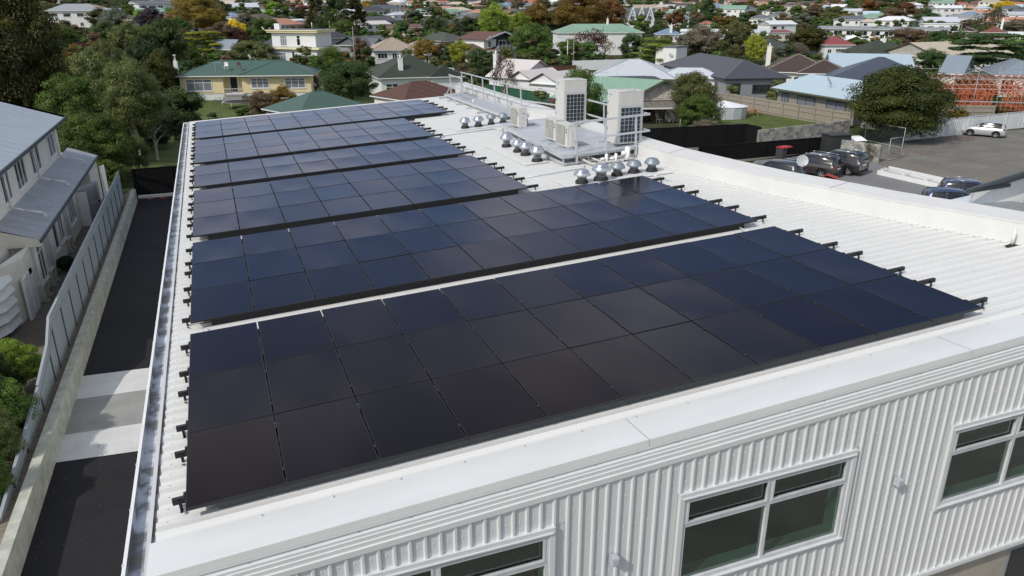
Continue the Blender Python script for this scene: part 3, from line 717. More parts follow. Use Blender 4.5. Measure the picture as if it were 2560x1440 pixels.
COWLS = [(10.82, 23.17, .235, .50, 1, 'shiny metal roof cowl leftmost in the far row of four beside the far array'),
         (11.43, 23.19, .24, .50, 1, 'shiny metal roof cowl second from left in the far row of four'),
         (12.07, 23.35, .205, .50, 0, 'dull grey roof cowl third from left in the far row of four'),
         (12.62, 23.35, .215, .48, 0, 'dull grey roof cowl nearest the lone compressor, right end of the far row'),
         (10.86, 18.29, .24, .56, 1, 'shiny roof cowl farthest of the four along the platform edge'),
         (10.86, 17.16, .22, .50, 1, 'shiny roof cowl second farthest along the platform edge, thin throat'),
         (10.89, 16.48, .245, .52, 1, 'shiny roof cowl second nearest of the four along the platform edge'),
         (10.85, 15.35, .25, .58, 1, 'shiny roof cowl nearest of the four along the platform edge'),
         (10.79, 11.82, .255, .47, 1, 'shiny roof cowl leftmost of the near row of five behind the second array'),
         (11.44, 11.85, .29, .56, 1, 'largest shiny roof cowl, second from left in the near row of five'),
         (12.11, 12.08, .235, .46, 0, 'dull grey roof cowl in the middle of the near row of five'),
         (12.71, 12.12, .235, .44, 0, 'dull grey roof cowl second from right in the near row of five'),
         (13.27, 12.0, .24, .46, 0, 'dull grey roof cowl rightmost of the near row, closest to the curved parapet')]
for (u, v, r, h, sh, lab) in COWLS:
    root = empty('roof_cowl', rf(u, v, RW + .03), rnd.uniform(0, 6), lab, 'roof vent', 'domed roof cowls on the white roof')
    b, t, c = cowl(r, h, sh)
    bo = b.build('rubber_boot', M['rubber'], root); t.build('throat', M['alu'] if 1 else M['alu_dull'], root); c.build('cap', M['alu'] if sh else M['alu_dull'], root)
    fl = MB(); n = 20
    for i in range(n):
        a0 = i * 2 * math.pi / n; rr = r * 1.06 + (.03 if i % 2 else 0); rr2 = r * 1.06 + (0 if i % 2 else .03)
        fl.add([(0, 0, .004), (rr * math.cos(a0), rr * math.sin(a0), -.004), (rr2 * math.cos(a0 + 2 * math.pi / n), rr2 * math.sin(a0 + 2 * math.pi / n), -.004)], [(0, 1, 2)])
    fl.build('flashing_skirt', M['rubber'], root)
# flat patches of sheet behind the cowls, flush trays on the ribs
for (u0, u1, v0, v1, lab) in ((10.3, 13.0, 22.7, 23.9, 'flat white flashing tray under the far row of cowls'), (10.25, 11.15, 15.0, 18.9, 'flat white flashing tray under the cowls along the platform'), (10.2, 13.75, 11.5, 12.6, 'flat white flashing tray under the near row of cowls')):
    mb = MB(); mb.box(0, u1 - u0, 0, v1 - v0, RH + .004, RH + .010); o = mb.build('flashing_tray', M['white_roof'], None, rf(u0, v0, RW)); o.rotation_euler = (0, -SX, 0); tag(o, lab, 'flashing')
# conduits on the roof
def pipe(name, pts, r, m, lab, cat='conduit', ends=8):
    p0 = rf(*pts[0]); mb = MB(); P = [rf(*p) - p0 for p in pts]; mb.path(P, r, ends)
    o = mb.build(name, m, None, p0); return tag(o, lab, cat)
pipe('conduit', [(9.4, 22.05, -.16), (11.75, 22.11, -.16), (11.95, 21.7, -.16), (11.72, 20.69, -.16)], .022, M['galv'], 'thin grey conduit running from the fifth array to the platform corner')
pipe('conduit', [(9.5, 13.33, -.16), (11.68, 13.46, -.16), (11.9, 13.9, -.16)], .018, M['galv'], 'thin grey conduit from the third array to the platform foot')
pipe('conduit', [(12.9, 12.6, -.16), (13.05, 11.2, -.16), (13.1, 10.6, -.16)], .02, M['galv'], 'thin grey conduit passing right of the near cowls to the second array')

# --- walkway
def walkway():
    root = empty('roof_walkway', rf(13.0, 24, -.05), 0, 'raised grey mesh walkway with a handrail along the parapet', 'walkway'); root.rotation_euler = (0, -SX, 0)
    g = M['galv']
    mb = MB(); n = 9.6; mb.box(.0, .95, 0, n, 0, .04)
    mb.build('deck', mat('galvanised_mesh_deck', '#b4bac0', .55, metal=.2, vary=.18, scale=18), root)
    mb = MB()
    for k in range(60): mb.box(.02, .93, k * .16, k * .16 + .02, .04, .052)
    mb.build('deck_bars', g, root)['kind'] = 'stuff'
    for x in (-.03, .95): MB().box(x, x + .03, 0, n, -.05, .07).build('side_channel', g, root)
    for v in (25.6, 26.75, 28.4, 30.1, 31.7, 33.3):
        b = MB(); b.box(-.42, 1.0, v - 24 - .03, v - 24 + .03, -.13, -.05); b.build('cross_bearer', g, root)
        f = MB(); f.lathe([(0, -.19), (.035, -.19), (.035, -.13), (0, -.13)], 8, (-.38, v - 24)); f.build('rubber_foot', M['rubber'], root)
    # handrail along the parapet side
    V = [24.29 - 1.72 * k for k in (4, 3, 2, 1)][::-1] if False else []
    posts = [33.1, 31.35, 29.6, 27.85, 26.1, 24.35]
    for v in posts:
        p = MB(); p.box(.89, .94, v - 24 - .025, v - 24 + .025, .0, 1.13); p.build('rail_post', g, root)
        p = MB(); p.bar((.915, v - 24, .55), (1.0, v - 24 - .45, -.05), .03); p.build('rail_brace', g, root)
    for z in (.58, 1.15): MB().box(.89, .945, -.2, 9.3, z, z + .05).build('handrail', g, root)
    MB().box(.945, .955, -.2, 9.2, .06, .16).build('kick_board', g, root)
    MB().box(-.045, -.035, .0, 9.2, .0, .0 + .001).v
    # short end rail on the left
    for v in (32.3, 30.4):
        p = MB(); p.box(-.02, .03, v - 24 - .025, v - 24 + .025, 0, 1.13); p.build('rail_post', g, root)
        p = MB(); p.bar((-.01, v - 24, .6), (-.45, v - 24, -.08), .035); p.build('rail_brace', g, root)
    for z in (.58, 1.15): MB().box(-.025, .03, 6.2, 8.5, z, z + .05).build('handrail', g, root)
    MB().box(-.02, .93, 8.7, 8.75, .58, .62).build('handrail', g, root)
walkway()
mb = MB(); mb.tube((0, 0, 0), (0, 0, .38), .028); mb.lathe([(.08, 0), (.05, .05), (.03, .06)], 10)
tag(mb.build('roof_pipe', [M['pvc']], None, rf(13.26, 29.39, RW)), 'short white upright pipe beside the far walkway', 'pipe')

# --- plant platform
def platform():
    PO = (11.3, 14.1, 0)
    root = empty('plant_platform', rf(*PO), 0, 'raised galvanised plant platform with guard rails carrying the condenser units', 'platform'); root.rotation_euler = (0, -SX, 0)
    g = M['galv']; X = lambda u: u - PO[0]; Y = lambda v: v - PO[1]
    dk = mat('galvanised_sheet_deck', '#b9bec6', .5, metal=.15, vary=.1, scale=2.5)
    # deck plates
    n = 8; vs = [14.15 + (21.1 - 14.15) * i / n for i in range(n + 1)]
    for a, b in zip(vs[:-1], vs[1:]):
        la = 11.25 + .45 * (a - 14.15) / 6.95; lb = 11.25 + .45 * (b - 14.15) / 6.95
        m2 = MB(); q = [(X(la), Y(a) + .004, .20), (X(14.35), Y(a) + .004, .20), (X(14.35), Y(b) - .004, .20), (X(lb), Y(b) - .004, .20)]
        m2.add(q + [(x, y, .17) for x, y, z in q], [(0, 1, 2, 3), (7, 6, 5, 4), (0, 4, 5, 1), (3, 2, 6, 7), (0, 3, 7, 4), (1, 5, 6, 2)]); m2.build('deck_plate', dk, root)
    e = MB(); e.bar((X(11.22), Y(14.1), .15), (X(11.68), Y(21.1), .15), .06, .13); e.build('edge_beam', g, root)
    e = MB(); e.bar((X(11.22), Y(14.1), .15), (X(14.4), Y(14.1), .15), .06, .13); e.build('edge_beam', g, root)
    e = MB(); e.bar((X(11.68), Y(21.12), .15), (X(14.4), Y(21.12), .15), .06, .13); e.build('edge_beam', g, root)
    for (u, v) in ((11.3, 14.2), (12.2, 14.2), (13.2, 14.2), (14.2, 14.2), (11.4, 16.5), (11.55, 18.7), (11.7, 20.9), (12.8, 17.5), (13.9, 17.5), (13.9, 20.5)):
        l = MB(); l.box(X(u) - .025, X(u) + .025, Y(v) - .025, Y(v) + .025, -.2, .1); l.build('leg', g, root)
        l = MB(); l.lathe([(0, -.235), (.045, -.235), (.045, -.2), (0, -.2)], 8, (X(u), Y(v))); l.build('rubber_foot', M['rubber'], root)
    b = MB(); b.box(X(11.3), X(14.4), Y(14.17), Y(14.23), -.15, -.08); b.build('base_channel', g, root)
    b = MB(); b.box(X(11.3), X(11.36), Y(14.2), Y(15.6), -.15, -.08); b.build('base_channel', g, root)
    # lower step deck at the near edge
    b = MB(); b.box(X(11.45), X(14.4), Y(14.25), Y(15.0), .02, .06); b.build('lower_deck', dk, root)
    # near guard rail
    for u in (11.72, 12.78, 13.90):
        p = MB(); p.box(X(u) - .03, X(u) + .03, Y(14.04), Y(14.1), -.12, 1.16); p.build('rail_post', g, root)
    for z, w in ((1.16, .07), (.62, .06), (.16, .05)): b = MB(); b.box(X(11.55), X(14.42), Y(14.03), Y(14.09), z, z + w); b.build('handrail', g, root)
    # right return rails
    for z in (1.16, .62, .16): b = MB(); b.bar((X(14.4), Y(14.06), z + .03), (X(14.44), Y(15.6), z + .03), .05); b.build('handrail', g, root)
    p = MB(); p.box(X(14.4), X(14.46), Y(15.5), Y(15.56), .1, 1.2); p.build('rail_post', g, root)
    # rail along the parapet
    for v in (15.6, 17.3, 19.0, 20.7):
        p = MB(); p.box(X(14.4), X(14.45), Y(v), Y(v) + .05, 0, 1.13); p.build('rail_post', g, root)
    for z in (.58, 1.13):
        b = MB(); b.box(X(14.4), X(14.455), Y(15.56), Y(21.9), z, z + .05); b.build('handrail', g, root)
        b = MB(); b.bar((X(14.42), Y(21.9), z + .025), (X(13.93), Y(23.8), z + .025), .05); b.build('handrail', g, root)
    # bearers under the units
    for (u0, u1, v) in ((11.55, 12.75, 20.0), (11.55, 12.6, 19.35), (11.5, 12.75, 16.6), (11.5, 12.6, 15.95), (11.4, 12.6, 15.15), (11.4, 12.6, 14.7), (13.1, 14.4, 14.6), (13.1, 14.4, 15.2), (13.1, 14.3, 18.9), (13.1, 14.3, 19.5)):
        b = MB(); b.box(X(u0), X(u1), Y(v), Y(v) + .06, .2, .27); b.build('bearer', g, root)
platform()
def text_mesh(txt, size, m, parent, loc, rot, name='lettering', ext=.001):
    c = bpy.data.curves.new(name, 'FONT'); c.body = txt; c.size = size; c.extrude = ext; c.align_x = 'CENTER'; c.align_y = 'CENTER'
    tmp = bpy.data.objects.new('tmp', c); COL.objects.link(tmp); bpy.context.view_layer.update()
    me = bpy.data.meshes.new_from_object(tmp.evaluated_get(bpy.context.evaluated_depsgraph_get())); bpy.data.objects.remove(tmp)
    me.materials.clear(); me.materials.append(m)
    return link(name, me, parent, loc, rot)
CY = mat('cyan_print', '#1d9bc4', .5); BLK = mat('black_print', '#26282a', .5)
def small_ac(u, v, L, D, Ht, lab, box=False):
    root = empty('condenser_unit', rf(u, v, .27), 0, lab, 'air conditioner', 'small condenser units on the platform')
    b = MB(); b.box(0, D, 0, L, 0.02, Ht - .02); b.box(-.004, D + .006, -.006, L + .006, Ht - .02, Ht); b.build('casing', M['unit'], root)
    gy0, gy1 = .24 * L, .97 * L     # fan grille on the left face, plain strip near the front corner
    q = MB(); q.box(-.012, 0, gy0, gy1, .07, Ht - .05); gb = q.build('grille', mat('grille_shadow', '#77776f', .6), root)
    q = MB()
    for k in range(14): z = .075 + k * (Ht - .14) / 13; q.box(-.02, -.012, gy0, gy1, z, z + .012)
    for k in range(9): y = gy0 + k * (gy1 - gy0 - .012) / 8; q.box(-.022, -.02, y, y + .012, .07, Ht - .05)
    for rr in (.1, .2, .29):
        P = [(-.025, (gy0 + gy1) / 2 + rr * math.cos(a), Ht / 2 + rr * math.sin(a)) for a in [i * math.pi / 8 for i in range(17)]]; q.path(P, .006, 4)
    q.build('grille_bars', M['unit'], gb)
    q = MB(); q.box(-.005, 0, .03, gy0 - .03, .07, Ht - .05); q.build('front_strip', M['unit'], root)
    q = MB(); q.box(-.008, -.005, .06, .13, Ht - .2, Ht - .13); q.add([(-.008, .05, Ht - .21), (-.008, .14, Ht - .17), (-.008, .1, Ht - .12)], [(0, 2, 1)]); q.build('badge', CY, root)
    text_mesh('DAIKIN', .05, BLK, root, (-.009, .1, Ht - .26), (R(90), 0, R(-90)))
    q = MB(); q.box(D * .45, D * .75, -.012, -.006, Ht * .72, Ht * .75); q.box(D * .5, D * .58, -.012, -.006, Ht * .45, Ht * .52); q.build('side_marks', mat('grey_print', '#6d7175', .5), root)
    [MB().box(xx, xx + .06, -.03, L + .03, -.0, .02).build('foot', M['galv'], root) for xx in (.03, D - .09)]
    if box: q = MB(); q.box(D * .25, D * .9, -.07, -.006, .06, Ht * .8); q.build('side_cover', M['unit'], root)
    q = MB(); q.path([(D + .0, .12, .3), (D + .07, .12, .28), (D + .1, .1, .1), (D + .1, .1, -.05)], .022, 6); q.path([(D + .0, .18, .34), (D + .1, .18, .3), (D + .14, .16, -.05)], .016, 6); q.build('pipes', mat('grey_lagging', '#8c8c88', .7), root)
small_ac(11.80, 19.36, .86, .33, .74, 'lone ivory condenser unit at the far left corner of the plant platform')
small_ac(11.82, 15.96, .88, .33, .74, 'ivory condenser unit below the farther tall unit, left one of the near pair')
small_ac(11.68, 14.70, .86, .33, .76, 'ivory condenser unit behind the near guard rail post, right one of the near pair', True)
def big_ac(u, v, lab, blue):
    root = empty('tall_condenser_unit', rf(u, v, .27), 0, lab, 'air conditioner', 'tall condenser units on the platform')
    Wd, D, Ht = .94, .77, 1.72
    b = MB(); b.box(0, Wd, 0, D, .0, Ht - .03); b.box(-.006, Wd + .006, -.006, D + .006, Ht - .03, Ht); b.build('casing', M['unit'], root)
    b = MB(); b.box(-.008, 0, .03, D - .03, .03, 1.12); b.box(-.008, 0, .03, D - .03, 1.14, Ht - .06); b.build('side_panel', M['unit'], root)
    b = MB(); b.box(.03, Wd - .03, -.008, 0, 1.24, Ht - .06); b.build('upper_front_panel', M['unit'], root)
    cl = MB(); x0, x1, z0, z1 = .10, .84, .06, 1.19; cl.box(x0, x1, -.012, 0, z0, z1); c = cl.build('coil', M['unit_blue'] if blue else M['unit_dark'], root)
    q = MB()
    nx = 5; nz = 8
    for i in range(nx + 1): x = x0 + (x1 - x0) * i / nx; q.box(x - .006, x + .006, -.03, -.018, z0, z1)
    for j in range(nz + 1): z = z0 + (z1 - z0) * j / nz; q.box(x0, x1, -.036, -.028, z - .006, z + .006)
    q.build('coil_guard', mat('pale_guard_wire', '#aeb3b6', .45), c)
    f = MB(); f.lathe([(.02, Ht + .001), (.3, Ht + .001), (.33, Ht + .02), (.33, Ht + .0)], 20, (Wd / 2, D / 2)); f.build('fan_guard', mat('fan_guard_grey', '#b9b9b4', .5), root)
    text_mesh('DAIKIN', .075, CY, root, (-.0095, D - .23, Ht - .14), (R(90), 0, R(-90))); text_mesh('VRV', .06, CY, root, (-.0095, D - .17, Ht - .22), (R(90), 0, R(-90)))
    q = MB(); q.box(-.012, -.008, D - .1, D - .05, Ht - .42, Ht - .36); q.build('small_label', BLK, root)
    q = MB(); q.box(-.02, -.008, D - .12, D - .05, .9, 1.0); q.box(-.02, -.008, D - .12, D - .05, .4, .5); q.build('hand_grips', mat('grip_shadow', '#8f8f8a', .6), root)
big_ac(13.32, 18.55, 'farther of two tall ivory condenser units, black coil grid', 0)
big_ac(13.32, 14.33, 'nearer of two tall ivory condenser units, blue-grey coil behind the guard rail', 1)
# white pipe cowls and lagged hoses near the platform
for (u, v, h, big, lab) in ((12.62, 13.75, .36, 0, 'left white elbow pipe rising from the roof before the platform'), (12.95, 13.72, .34, 0, 'middle white elbow pipe rising from the roof before the platform'), (13.42, 13.8, .5, 1, 'largest white capped pipe rising from the roof beside the platform foot')):
    mb = MB(); r = .05 if not big else .085
    mb.tube((0, 0, 0), (0, 0, h), r, r, 12); mb.lathe([(r, h), (r * .5, h + .02), (0, h + .022)], 12); mb.tube((-.02, 0, h * .62), (-.2, -.0, h * .62), r * .8, r * .8, 10)
    o = mb.build('roof_pipe', M['pvc'], None, rf(u, v, RW)); tag(o, lab, 'pipe')
    bt = MB().lathe([(r * 2, 0), (r * 1.6, .03), (r * 1.1, .07), (r, .08)], 14); bt.build('rubber_boot', M['rubber'], o)
def curve_pts(a, b, sag, n=10, side=(0, 0)):
    return [(a[0] + (b[0] - a[0]) * t + side[0] * math.sin(math.pi * t), a[1] + (b[1] - a[1]) * t + side[1] * math.sin(math.pi * t), a[2] + (b[2] - a[2]) * t - sag * math.sin(math.pi * t)) for t in [i / n for i in range(n + 1)]]
LAG = mat('cream_lagging', '#c9c6ba', .7)
pipe('hose', curve_pts((11.95, 14.35, .0), (12.5, 13.62, -.08), .08, 10, (-.1, -.35)), .04, LAG, 'thick cream lagged hose curving from the platform to the left elbow pipe', 'hose')
pipe('hose', curve_pts((12.3, 14.3, -.02), (12.78, 13.6, -.08), .05, 10, (-.05, -.2)), .035, LAG, 'cream lagged hose curving to the middle elbow pipe', 'hose')
pipe('hose', curve_pts((12.9, 14.3, .05), (13.3, 13.78, .02), .1, 8), .02, LAG, 'thin cream hose drooping beside the largest white pipe', 'hose')
pipe('hose', curve_pts((11.9, 14.2, .12), (12.2, 14.1, .12), .12, 8), .014, LAG, 'thin looping hose under the front of the platform', 'hose')
# aerial stub by the right edge
mb = MB(); mb.tube((0, 0, 0), (0, 0, .34), .035, .035, 10); mb.lathe([(.035, .34), (.025, .37), (0, .38)], 10)
o = mb.build('roof_pipe', mat('frosted_clear_plastic', '#d6dad8', .3), None, rf(16.02, 2.25, RW + .04)); tag(o, 'short pale domed pipe standing by the right end of the parapet', 'pipe')
mb = MB(); mb.box(-.12, .12, -.1, .1, -.005, .006); mb.lathe([(.07, 0), (.05, .03), (.036, .04)], 10); mb.build('base_plate', M['rubber'], o)

# ================================================================== FOLIAGE
def crown_mesh(name, seed, nleaf, leaf, kind='round', core=.78, nclump=40, clump=.28, m=None):
    """unit crown: x,y in -1..1, z in 0..2; leaves are small quads spread through clumps"""
    g = np.random.default_rng(seed)
    def shell(n):
        d = g.normal(size=(n, 3)); d /= np.linalg.norm(d, axis=1)[:, None]; return d
    d = shell(nclump); d[:, 2] = np.where(d[:, 2] < -.88, -d[:, 2], d[:, 2])
    rr = g.uniform(.52, .82, nclump)
    c = d * rr[:, None]
    if kind == 'cone':
        z = g.uniform(-.95, .95, nclump) ; rad = (1 - (z + 1) / 2) ** .75 * .85 + .08; a = g.uniform(0, 2 * np.pi, nclump)
        c = np.stack([np.cos(a) * rad * g.uniform(.5, 1, nclump), np.sin(a) * rad * g.uniform(.5, 1, nclump), z], 1)
    if kind == 'tall':
        c[:, :2] *= .8
    if kind == 'flat':
        lv = g.integers(0, 5, nclump); c[:, 2] = -.5 + lv * .33 + g.normal(0, .04, nclump); rad = np.sqrt(np.clip(1 - (c[:, 2] * .9) ** 2, .1, 1)); a = g.uniform(0, 2 * np.pi, nclump); q = np.sqrt(g.uniform(.05, 1, nclump)) * rad * .9
        c[:, 0] = np.cos(a) * q; c[:, 1] = np.sin(a) * q
    cs = clump * g.uniform(.6, 1.3, nclump)
    if kind == 'cone': cs *= np.clip(1.25 - (c[:, 2] + 1) / 2, .35, 1.2)
    pid = g.integers(0, nclump, nleaf)
    off = shell(nleaf) * (g.uniform(.25, 1, nleaf) ** .45)[:, None]
    off[:, 2] = np.abs(off[:, 2]) * np.where(g.random(nleaf) < .72, 1, -1)
    flat = .62 if kind != 'flat' else .3
    off[:, 2] *= flat
    p = c[pid] + off * cs[pid][:, None]
    nrm = off + .35 * g.normal(size=(nleaf, 3)) + np.array([0, 0, .25]); nrm /= np.linalg.norm(nrm, axis=1)[:, None]
    t = np.cross(nrm, g.normal(size=(nleaf, 3))); t /= np.linalg.norm(t, axis=1)[:, None]; b = np.cross(nrm, t)
    s = leaf * g.uniform(.6, 1.35, nleaf)[:, None]
    q = np.stack([p - t * s * .5 - b * s * .1, p - b * s * .42 + t * s * .08, p + t * s * .62, p + b * s * .42], 1).reshape(-1, 3)
    q[:, 2] += 1
    V = [q]; F = [np.arange(nleaf * 4).reshape(-1, 4)]
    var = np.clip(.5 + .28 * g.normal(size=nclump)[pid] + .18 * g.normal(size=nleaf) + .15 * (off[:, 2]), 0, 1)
    base = nleaf * 4
    if core:
        # lumpy inner mass so that the crown is not see-through everywhere
        for k in range(nclump if kind == 'flat' else min(nclump, 26)):
            nu, nv = 6, 4; th = np.arange(nu) * 2 * np.pi / nu
            ring = []
            for j in range(1, nv):
                ph = np.pi * j / nv; ring.append(np.stack([np.sin(ph) * np.cos(th), np.sin(ph) * np.sin(th), np.full(nu, np.cos(ph))], 1))
            pts = np.concatenate([[[0, 0, 1]], *ring, [[0, 0, -1]]]); pts *= g.uniform(.85, 1.1, (len(pts), 1)); pts[:, 2] *= flat
            ctr = c[k] * (.86 if kind != 'flat' else 1); pts = pts * cs[k] * core + ctr; pts[:, 2] += 1
            o = base; base += len(pts); V.append(pts); f = []
            for i in range(nu): f.append([o, o + 1 + i, o + 1 + (i + 1) % nu, o])
            for j in range(nv - 2):
                for i in range(nu): f.append([o + 1 + j * nu + i, o + 1 + (j + 1) * nu + i, o + 1 + (j + 1) * nu + (i + 1) % nu, o + 1 + j * nu + (i + 1) % nu])
            e = o + len(pts) - 1
            for i in range(nu): f.append([e, e - nu + (i + 1) % nu, e - nu + i, e])
            F.append(np.array(f))
        if kind not in ('flat',):
            pass
    me = bpy.data.meshes.new(name); V = np.concatenate(V); fs = []
    quads = F[0]
    loops = list(quads.reshape(-1)); starts = list(range(0, len(loops), 4)); tot = [4] * len(quads)
    for f in F[1:]:
        for a in f:
            a = list(a)
            if a[0] == a[3]: a = a[:3]
            starts.append(len(loops)); loops += [int(x) for x in a]; tot.append(len(a))
    me.vertices.add(len(V)); me.vertices.foreach_set('co', V.astype(np.float32).reshape(-1))
    me.loops.add(len(loops)); me.loops.foreach_set('vertex_index', np.array(loops, dtype=np.int32))
    me.polygons.add(len(starts)); me.polygons.foreach_set('loop_start', np.array(starts, dtype=np.int32)); me.polygons.foreach_set('loop_total', np.array(tot, dtype=np.int32))
    at = me.attributes.new('leafvar', 'FLOAT', 'FACE'); vals = np.concatenate([var, np.full(len(starts) - nleaf, .3)]).astype(np.float32); at.data.foreach_set('value', vals)  # inner mass coloured darker, standing for shade inside the crown
    me.update(); me.validate()
    me.materials.append(m or FOL['green'])
    return me
def bare_mesh(name, seed, nleaf=900, leaf=.05):
    """open crown of forking twigs with few leaves"""
    g = random.Random(seed); mb = MB(); tips = []
    def grow(p, d, L, r, dep):
        q = p + d * L; mb.tube(p, q, r, r * .62, 4 if dep > 1 else 5, 0, False)
        if dep == 4: tips.append(q); return
        for k in range(3 if dep < 3 else 2):
            nd = (d + Vector((g.gauss(0, .55), g.gauss(0, .55), g.gauss(.08, .3)))).normalized(); grow(q, nd, L * g.uniform(.6, .85), r * .6, dep + 1)
    for k in range(4): grow(Vector((0, 0, 0)), Vector((g.gauss(0, .35), g.gauss(0, .35), 1)).normalized(), .6, .03, 0)
    for k in range(nleaf):
        t = g.choice(tips) + Vector((g.gauss(0, .1), g.gauss(0, .1), g.gauss(0, .08))); a = Vector((g.gauss(0, 1), g.gauss(0, 1), g.gauss(0, 1))).normalized(); b = a.orthogonal().normalized()
        s = leaf * g.uniform(.6, 1.4); mb.add([t - a * s, t - b * s * .6, t + a * s, t + b * s * .6], [(0, 1, 2, 3)], 1)
    # normalise to the unit box
    vs = np.array(mb.v); lo, hi = vs.min(0), vs.max(0); sc = 2 / max(hi[0] - lo[0], hi[1] - lo[1]); 
    vs[:, 0] = (vs[:, 0] - (lo[0] + hi[0]) / 2) * sc; vs[:, 1] = (vs[:, 1] - (lo[1] + hi[1]) / 2) * sc; vs[:, 2] = (vs[:, 2] - lo[2]) / (hi[2] - lo[2]) * 2
    me = bpy.data.meshes.new(name); me.from_pydata([tuple(v) for v in vs], [], mb.f); me.polygons.foreach_set('material_index', mb.mi)
    me.materials.append(M['bark']); me.materials.append(FOL['purple']); me.update(); return me
FOL = {}
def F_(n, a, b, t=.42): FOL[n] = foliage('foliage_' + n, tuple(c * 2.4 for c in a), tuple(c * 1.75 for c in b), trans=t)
F_('green', (.021, .042, .010), (.092, .135, .028)); F_('darkgreen', (.014, .030, .010), (.058, .092, .026)); F_('dark', (.010, .018, .008), (.036, .052, .018))
F_('olive', (.034, .043, .014), (.115, .125, .042)); F_('darkolive', (.014, .016, .005), (.058, .056, .012)); F_('grey', (.045, .055, .038), (.12, .135, .095))
F_('lime', (.06, .10, .012), (.19, .25, .04)); F_('yellow', (.16, .12, .01), (.48, .34, .03)); F_('yellowgreen', (.07, .08, .008), (.22, .23, .03))
F_('orange', (.065, .036, .012), (.17, .088, .026)); F_('orangeolive', (.055, .042, .010), (.17, .115, .025)); F_('rust', (.05, .022, .011), (.13, .06, .03))
F_('purple', (.035, .018, .02), (.10, .06, .06), .15); F_('purpleblack', (.008, .006, .010), (.03, .022, .03), .1); F_('darkred', (.022, .010, .009), (.07, .026, .022)); F_('brown', (.05, .036, .022), (.14, .10, .06))
F_('greybrown', (.06, .052, .038), (.15, .13, .095)); F_('glossy', (.010, .016, .004), (.054, .062, .011), .35); F_('bright', (.045, .08, .012), (.21, .28, .06))
M['bark'] = mat('bark', '#6b5f52', .95, vary=.3, scale=6, streak=(5, 5, .8))
M['palebark'] = mat('pale_bark', '#a29a8c', .95, vary=.25, scale=6, streak=(5, 5, .8))
PROTO = {}
def proto(kind, det, k):
    """shared crown meshes: kind x detail x variant"""
    key = (kind, det, k)
    if key not in PROTO:
        n, lf, nc, cl = {'near': (34000, .033, 130, .25), 'dense': (60000, .033, 150, .31), 'mid': (8500, .058, 60, .31), 'far': (1500, .11, 24, .40), 'tiny': (420, .18, 12, .5)}[det]
        if kind == 'flat': nc = int(nc * 1.1)
        PROTO[key] = crown_mesh('crown_%s_%s' % (kind, det), hash((kind, det)) % 1000 if False else (len(PROTO) * 17 + 3), n, lf, kind, nclump=nc, clump=cl)
    return PROTO[key]
TR_ME = {}
def trunk_mesh(k, pale):
    key = (k, pale)
    if key not in TR_ME:
        g = random.Random(k + 50); mb = MB(); p = Vector((0, 0, -.15)); r = 1.0
        h = [0, .35, .7, 1.0]; pts = [Vector((g.gauss(0, .02), g.gauss(0, .02), z)) for z in h]; pts[0] = Vector((0, 0, -.05))
        for i in range(3): mb.tube(pts[i], pts[i + 1], .055 * (1 - i * .2), .055 * (1 - (i + 1) * .2), 8)
        for i in range(7):
            a = g.uniform(0, 6.28); z = g.uniform(.4, .95); b = Vector((math.cos(a) * .45, math.sin(a) * .45, z + g.uniform(.25, .6))); md = Vector((math.cos(a) * .18, math.sin(a) * .18, z + .14))
            mb.tube((0, 0, z), md, .026, .018, 6); mb.tube(md, b, .018, .006, 5)
        me = bpy.data.meshes.new('trunk'); me.from_pydata([tuple(v) for v in mb.v], [], mb.f); me.materials.append(M['palebark'] if pale else M['bark']); me.update(); TR_ME[key] = me
    return TR_ME[key]
CROWN_ME = {}
def crown_with(me, colour):
    key = (me.name, colour)
    return me
NT = 0
ALLT = []
def tree(cx, ytop, ybase, wpx, colour, label=None, shape='round', det=None, group=None, base=None, cz=None, aspect=None, pale=False, bush=False, name='tree', cat=None):
    """a tree whose foot stands where photo pixel (cx,ybase) meets the ground"""
    global NT
    p = ground(cx, ybase) if base is None else Vector((base[0], base[1], terrain(base[0], base[1])))
    d = (p - CAM).length; hd = math.hypot(p.x - CAM.x, p.y - CAM.y)
    ztop = zat(cx, ytop, p); H = max(1.0, ztop - p.z); wd = wpx / FPX * (p - CAM).dot(AZ)
    if det is None: det = 'near' if wpx > 130 else ('mid' if wpx > 55 else ('far' if wpx > 24 else 'tiny'))
    NT += 1; k = NT % (3 if det != 'near' else 2)
    if bush and name == 'tree': name = 'shrub'
    root = empty(name, p, rnd.uniform(0, 6.28)); tag(root, label, cat or ('shrub' if bush else 'tree'), group)
    bare = shape == 'bare'
    me = bare_me(NT % 2) if bare else proto(shape, det, k)
    low = -.04 if bush else (.05 if shape != 'cone' else .03)
    if cz is not None: low = cz
    ch = H * (1 - low) / 1.93
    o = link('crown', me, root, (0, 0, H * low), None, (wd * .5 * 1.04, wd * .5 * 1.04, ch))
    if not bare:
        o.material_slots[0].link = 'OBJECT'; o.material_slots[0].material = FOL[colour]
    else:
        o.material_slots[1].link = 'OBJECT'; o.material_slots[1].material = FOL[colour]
        if pale: o.material_slots[0].link = 'OBJECT'; o.material_slots[0].material = M['palebark']
    t = link('trunk', trunk_mesh(NT % 3, pale), root, (0, 0, 0), None, (max(wd, H * .4) * .55 + .3, max(wd, H * .4) * .55 + .3, H * (.42 if not bush else .3)))
    root['_c'] = colour; root['_s'] = shape; ALLT.append((root, p, wd, H, colour, shape))
    return root
BARE = {}
def bare_me(k):
    if k not in BARE: BARE[k] = bare_mesh('bare_crown', k + 5)
    return BARE[k]

